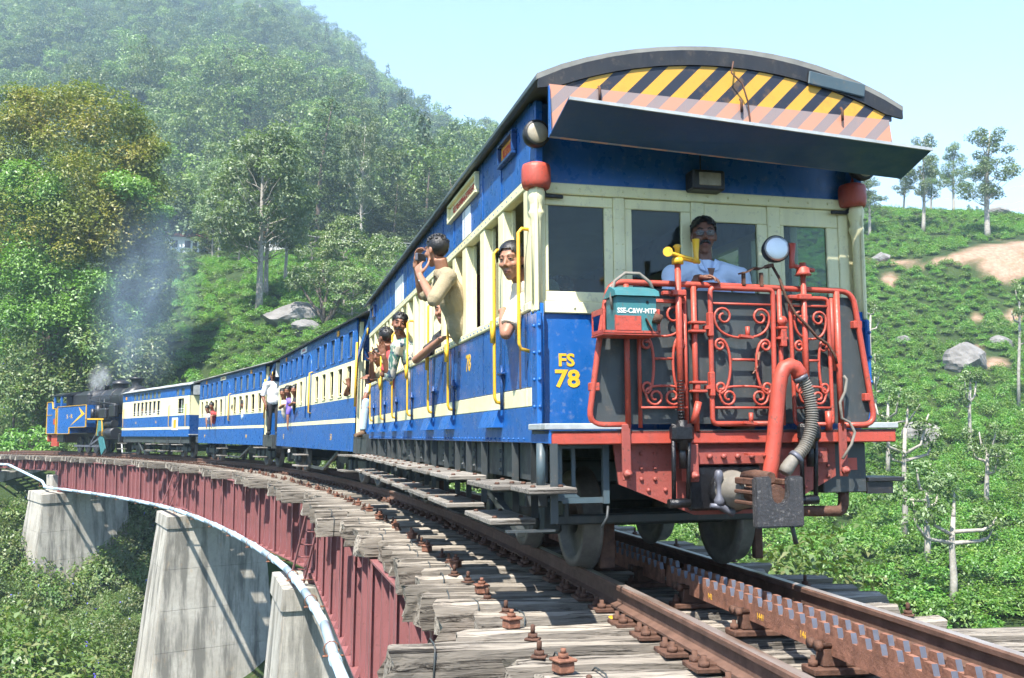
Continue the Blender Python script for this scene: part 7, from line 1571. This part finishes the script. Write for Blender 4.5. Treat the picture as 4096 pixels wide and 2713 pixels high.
# 1 the brakeman on the end platform
hd = V((-.035, .20, 1.99))
o, b0 = person('person', 'man with glasses and moustache in pale blue shirt standing behind the red railing', (-.03, .20, .868), hd, (-.34, -.94, -.05), .92, ((-.03, .20, 1.28), (-.03, .205, 1.60), (-.03, .215, 1.815), (-.235, .20, 1.752), (.185, .20, 1.752)),
    [((-.235, .20, 1.745), (-.29, .12, 1.50), (-.15, .04, 1.715), (.65, -.75, .0), (-.1, -.1, -1), .8, 1.35, 1), ((.185, .20, 1.745), (.25, .15, 1.48), (.20, .06, 1.30), (-.2, -.5, -.9), (-1, 0, 0), .4, .9, 1)],
    [((-.12, .20, 1.26), (-.15, .13, 1.06), (-.17, .255, .95), (-.3, -.9, 0)), ((.07, .20, 1.26), (.10, .13, 1.06), (.12, .255, .95), (.3, -.9, 0))], 'skindark', 'shirtblue', 'dark', 'short', moustache=True, glasses=True, vox=.0065, hseed=4, recede=.012)
cl = MB()
for sx in (-1, 1): cl.add([(sx * .012, -.098 + 0, .80), (sx * .075, -.055, .875), (sx * .068, -.085, .915), (sx * .045, -.125, .86)], [(0, 1, 2, 3) if sx > 0 else (3, 2, 1, 0)]) if False else None
Rb = frame_to((-.2, -1, 0))
for sx in (-1, 1):
    k = MB(); k.add([Rb @ V(p) + V((-.03, .20, 1.815)) - b0 for p in ((sx * .062, .02, .045), (sx * .070, -.045, .020), (sx * .052, -.088, -.035), (sx * .012, -.082, -.052), (sx * .040, -.055, .028))], [(0, 1, 2, 3, 4)]); k.v += [tuple(Vector(p) + Vector((0, -.006, .004))) for p in k.v]; k.f.append((9, 8, 7, 6, 5)); k.m.append(0); k.s.append(False); k.build('collar', MAT['shirtblue'], o)
k = MB(); k.prism([(-.022, .0), (.022, .0), (.0, -.07)], 'y', -.004, .004); k.xf(0, Matrix.Translation(V((-.05, .085, 1.785)) - b0)); k.build('open_neck', MAT['skindark'], o)
MB().box(-.16, .16, 1.05, .12, .30, 1.14, 0, .01).build('brakeman_seat', MAT['seat'], coach)
# 2 woman leaning at the first window
hd = V((-1.105, .545, 1.868))
person('person', 'woman with tied back hair in pale peach top leaning out at the first window', (-1.02, .62, 1.60), hd, (-.62, -.75, -.22), .96, ((-.80, .70, 1.34), (-.88, .66, 1.58), (-1.02, .60, 1.735), (-.90, .48, 1.69), (-1.0, .76, 1.69)),
    [((-1.03, .60, 1.66), (-1.145, .54, 1.435), (-1.10, .78, 1.60), (.3, .9, .2), (0, 0, -1), .6, .78, 1)], (), 'skinlight', 'shirtpink', hair='bun', vox=.0065, hseed=2)
# 3 man with the camera
hd = V((-1.24, 2.38, 2.265)); 
o, b0 = person('person', 'man in khaki shirt leaning far out, holding a camera to his face', (-1.1, 2.42, 1.6), hd, (-.55, .80, -.05), 1.0, ((-1.0, 2.44, 1.62), (-1.10, 2.40, 1.88), (-1.19, 2.38, 2.10), (-1.16, 2.60, 2.04), (-1.18, 2.19, 2.03)),
    [((-1.19, 2.19, 2.02), (-1.31, 2.10, 1.84), (-1.37, 2.36, 2.06), (-.1, .45, .9), (.5, .4, 0), .7, 1.05, 1), ((-1.16, 2.60, 2.03), (-1.30, 2.70, 1.96), (-1.37, 2.56, 2.19), (.1, -.2, .95), (.6, -.6, 0), .8, 1.0, -1)], (), 'skinlight', 'shirtkhaki', vox=.007, hseed=7)
c = thing('camera', 'small silver and black compact camera held by the man in khaki', 'camera', mat=M4 @ Matrix.Translation((-1.345, 2.50, 2.235)) @ Matrix.Rotation(.6, 4, 'Z')); MB().box(-.05, -.014, -.03, .05, .014, .03, 0, .006).build('camera_body', MAT['steel'], c); MB().box(-.042, -.018, -.025, .042, -.0145, .025, 0).build('screen', MAT['black'], c); MB().lathe([(.022, .014), (.02, .035), (.012, .036)], 14, (0, 0, 0), 'y').build('lens', MAT['black'], c)
# wrist watch
w_ = MB().tube([V((-1.355, 2.31, 2.02)) + V((.03 * math.cos(a), .022 * math.sin(a), .012 * math.sin(a))) for a in np.linspace(0, 2 * PI, 13)[:-1]], .007, 6, closed=True); w_.xf(0, Matrix.Translation(-b0)); w_.build('wrist_watch', MAT['silver'], o)
# 4 bare forearm and dark cloth at the next window
hd = V((-1.0, 3.42, 1.93))
person('person', 'passenger in dark top resting a bare elbow out of the window below the photographer', (-.95, 3.4, 1.5), hd, (-.5, -.85, -.1), .96, ((-.80, 3.5, 1.30), (-.88, 3.45, 1.55), (-.94, 3.42, 1.76), (-.86, 3.25, 1.70), (-1.0, 3.62, 1.70)),
    [((-1.0, 3.60, 1.68), (-1.24, 3.42, 1.50), (-1.10, 2.98, 1.64), (.5, -.8, .2), (0, 0, -1), .5, .55, 1)], (), 'skinlight', 'dark', vox=.008, hseed=9)
# 5 waving man
hd = V((-1.165, 5.08, 2.0))
person('person', 'smiling man with moustache in green patterned shirt waving from a window', (-1.1, 5.1, 1.6), hd, (-.12, -.95, -.12), 1.0, ((-.92, 5.2, 1.36), (-1.0, 5.16, 1.62), (-1.12, 5.10, 1.82), (-1.2, 5.05, 1.76), (-1.0, 5.3, 1.74)),
    [((-1.2, 5.05, 1.74), (-1.26, 5.12, 1.45), (-1.33, 5.05, 1.66), (-.25, -.1, .95), (-.1, -1, 0), .15, 1.25, 1)], (), 'skin', 'shirtgreen', vox=.007, hseed=11, moustache=True, roll=.15)
# 6 man behind, looking away
hd = V((-1.16, 6.35, 1.98))
person('person', 'dark haired man looking away down the train, behind the waving man', (-1.1, 6.4, 1.6), hd, (-.5, .85, -.1), 1.0, ((-.92, 6.5, 1.36), (-1.0, 6.45, 1.62), (-1.10, 6.4, 1.80), (-1.12, 6.2, 1.74), (-1.0, 6.6, 1.72)), [((-1.12, 6.2, 1.72), (-1.2, 6.25, 1.55), (-1.1, 6.5, 1.6), (.2, .9, 0), (0, 0, -1), .5, .8, 1)], (), 'skin', 'redc', feat=False, vox=.010, hseed=12)
# 7 child at the last windows
hd = V((-1.13, 7.55, 1.86))
person('person', 'child with raised hands leaning from the last windows of the nearest coach', (-1.05, 7.6, 1.5), hd, (-.3, -.9, -.1), .85, ((-.92, 7.7, 1.30), (-.98, 7.66, 1.5), (-1.06, 7.6, 1.70), (-1.08, 7.45, 1.66), (-.98, 7.75, 1.64)), [((-1.08, 7.45, 1.64), (-1.2, 7.5, 1.6), (-1.22, 7.3, 1.78), (-.1, -.2, .9), (0, -1, 0), .2, .5, 1), ((-1.05, 7.75, 1.64), (-1.22, 7.8, 1.55), (-1.26, 7.5, 1.60), (-.3, -.9, -.2), (0, 0, -1), .4, .5, 1)], (), 'skin', 'shirtkhaki', vox=.010, hseed=13)
# inside the end windows
for (x, z, lab) in ((-.80, 1.76, 'seated passenger dimly seen behind the first end window, left face'), (-.66, 1.74, 'seated passenger dimly seen behind the first end window, right face')):
    hd = V((x, 1.0, z)); person('person', lab, (x, 1.05, 1.3), hd, (.05, -1, 0), 1.0, ((x, 1.1, 1.3), (x, 1.08, 1.46), (x, 1.06, 1.62), (x - .19, 1.06, 1.56), (x + .19, 1.06, 1.56)), (), (), 'skindark', 'dark' if x < -.7 else 'tealc', vox=.011, hseed=int(-x * 40), feat=True)
# on the other coaches (coach axes of c2, c3, c4)
def K_(o): return o.matrix_basis.copy()
m2, m3, m4 = K_(c2), K_(c3), K_(c4)
person('person', 'seated passenger whose jeans leg and brown shoe hang over the end step', (-.9, .9, 1.0), V((-.62, .92, 1.92)), (-.4, -.9, 0), 1.0, ((-.72, .9, 1.18), (-.68, .92, 1.48), (-.64, .93, 1.72), (-.84, .9, 1.66), (-.45, .95, 1.66)), [((-.84, .9, 1.64), (-.95, .8, 1.42), (-.95, .60, 1.35), (-.1, -.8, -.4), (0, 0, -1), .4, .6, 1)],
    [((-.75, .85, 1.16), (-.98, .55, 1.36), (-1.02, .52, .90), (-.7, -.6, 0)), ((-.6, .85, 1.16), (-.6, .5, 1.3), (-.6, .45, .95), (-.2, -1, 0))], 'skin', 'shirtwhite', 'jeans', mat=m2, vox=.011, hseed=21)
person('person', 'stout man in white shirt and black trousers standing on the coach end step', (-.95, .55, .88), V((-.98, .55, 2.42)), (-.25, -.95, -.18), 1.02, ((-.92, .55, 1.70), (-.93, .55, 1.98), (-.95, .56, 2.24), (-1.16, .52, 2.17), (-.72, .58, 2.17)), [((-1.16, .52, 2.15), (-1.22, .55, 1.86), (-1.16, .42, 1.62), (0, -.1, -1), (1, 0, 0), .5, .95, 1), ((-.72, .58, 2.15), (-.66, .55, 1.86), (-.66, .4, 1.65), (0, -.2, -1), (1, 0, 0), .5, .95, 1)],
    [((-1.02, .55, 1.66), (-1.03, .52, 1.28), (-1.02, .55, .94), (-.5, -.8, 0)), ((-.82, .55, 1.66), (-.82, .5, 1.28), (-.82, .55, .94), (-.1, -1, 0))], 'skin', 'shirtwhite', 'dark', mat=m3, vox=.011, hseed=22, w=1.22, shoes='dark')
def bust(m, y, z, lab, shirt, face, arm=None, skin='skin', x=-1.05, hs=.97):
    hd = V((x, y, z)); person('person', lab, (x, y, 1.4), hd, face, hs, ((x + .14, y + .1, 1.30), (x + .1, y + .06, z - .40), (x + .05, y + .03, z - .2), (x + .03, y - .16, z - .26), (x + .12, y + .2, z - .26)), [arm] if arm else (), (), skin, shirt, mat=m, feat=False, vox=.012, hseed=int(abs(y * 31 + z * 17)) % 50)
bust(m2, 8.2, 1.86, 'passenger in purple with one arm hanging straight down the blue coach side', 'purple', (-.5, -.8, -.2), (V((-1.02, 8.05, 1.6)), V((-1.12, 8.0, 1.35)), V((-1.12, 7.95, 1.08)), (0, 0, -1), (1, 0, 0), .4, 1.2, 1), x=-1.12)
bust(m2, 9.0, 1.84, 'passenger resting a forearm on the sill, left of the purple sleeve', 'shirtpink', (-.4, -.9, -.1), (V((-1.02, 8.85, 1.6)), V((-1.2, 8.8, 1.48)), V((-1.15, 8.4, 1.55)), (0, -1, 0), (0, 0, -1), .4, .6, 1), x=-1.12)
bust(m2, 7.45, 1.84, 'passenger looking out of the window nearest the coach middle door', 'dark', (-.5, -.8, 0), (V((-1.02, 7.3, 1.6)), V((-1.18, 7.35, 1.5)), V((-1.15, 7.0, 1.55)), (0, -1, 0), (0, 0, -1), .4, .6, 1), x=-1.08)
bust(m2, 2.35, 1.80, 'dark haired passenger inside the second near window of coach 53', 'shirtblue', (0, 1, 0), x=-.85)
bust(m2, 1.6, 1.72, 'passenger in the window beside the yellow platform post of coach 53', 'shirtpink', (-.6, -.8, 0), (V((-.95, 1.5, 1.55)), V((-1.1, 1.6, 1.52)), V((-1.08, 1.45, 1.66)), (-.2, 0, 1), (0, -1, 0), .3, .4, 1), x=-.84)
bust(m3, 7.5, 1.80, 'passenger in red leaning out of coach 99 with arms hanging', 'redc', (-.5, -.8, -.3), (V((-1.02, 7.35, 1.56)), V((-1.22, 7.3, 1.45)), V((-1.22, 7.2, 1.2)), (0, 0, -1), (1, 0, 0), .4, .5, 1), x=-1.18)
bust(m3, 8.3, 1.72, 'passenger in white leaning out behind the one in red', 'shirtwhite', (-.5, -.8, -.4), (V((-1.02, 8.2, 1.5)), V((-1.2, 8.2, 1.4)), V((-1.2, 8.1, 1.18)), (0, 0, -1), (1, 0, 0), .4, .5, 1), x=-1.16)
bust(m3, 3.6, 1.74, 'dark haired passenger leaning in the middle window of coach 99', 'shirtblue', (-.3, -.8, -.4), x=-1.04)
bust(m3, 2.7, 1.62, 'passenger with a teal sleeve at the fourth window of coach 99', 'tealc', (-.3, .8, -.4), x=-.9)
bust(m3, 5.0, 1.66, 'passenger in grey white top beside the door of coach 99', 'shirtwhite', (-.3, -.8, -.4), x=-1.0)
bust(m4, 6.6, 1.92, 'passenger in white leaning on the window bars of coach 96', 'shirtwhite', (-.6, -.7, -.2), x=-.98)
bust(m4, 5.3, 1.92, 'passenger inside the barred windows of coach 96', 'shirtblue', (-.6, -.7, -.2), x=-.88)
hz = MB().box(-2700, -2700, -60, 2700, 2700, 335)
t = NT('valley_haze'); pv = t.n('ShaderNodeVolumePrincipled'); pv.inputs['Color'].default_value = (.62, .82, 1.0, 1); pv.inputs['Density'].default_value = .00052; pv.inputs['Anisotropy'].default_value = 0.0; t.l(pv.outputs[0], t.out.inputs['Volume'])
hz.build('haze', t.m, None, 'pale blue haze filling the valley', cat='haze', kind='stuff')
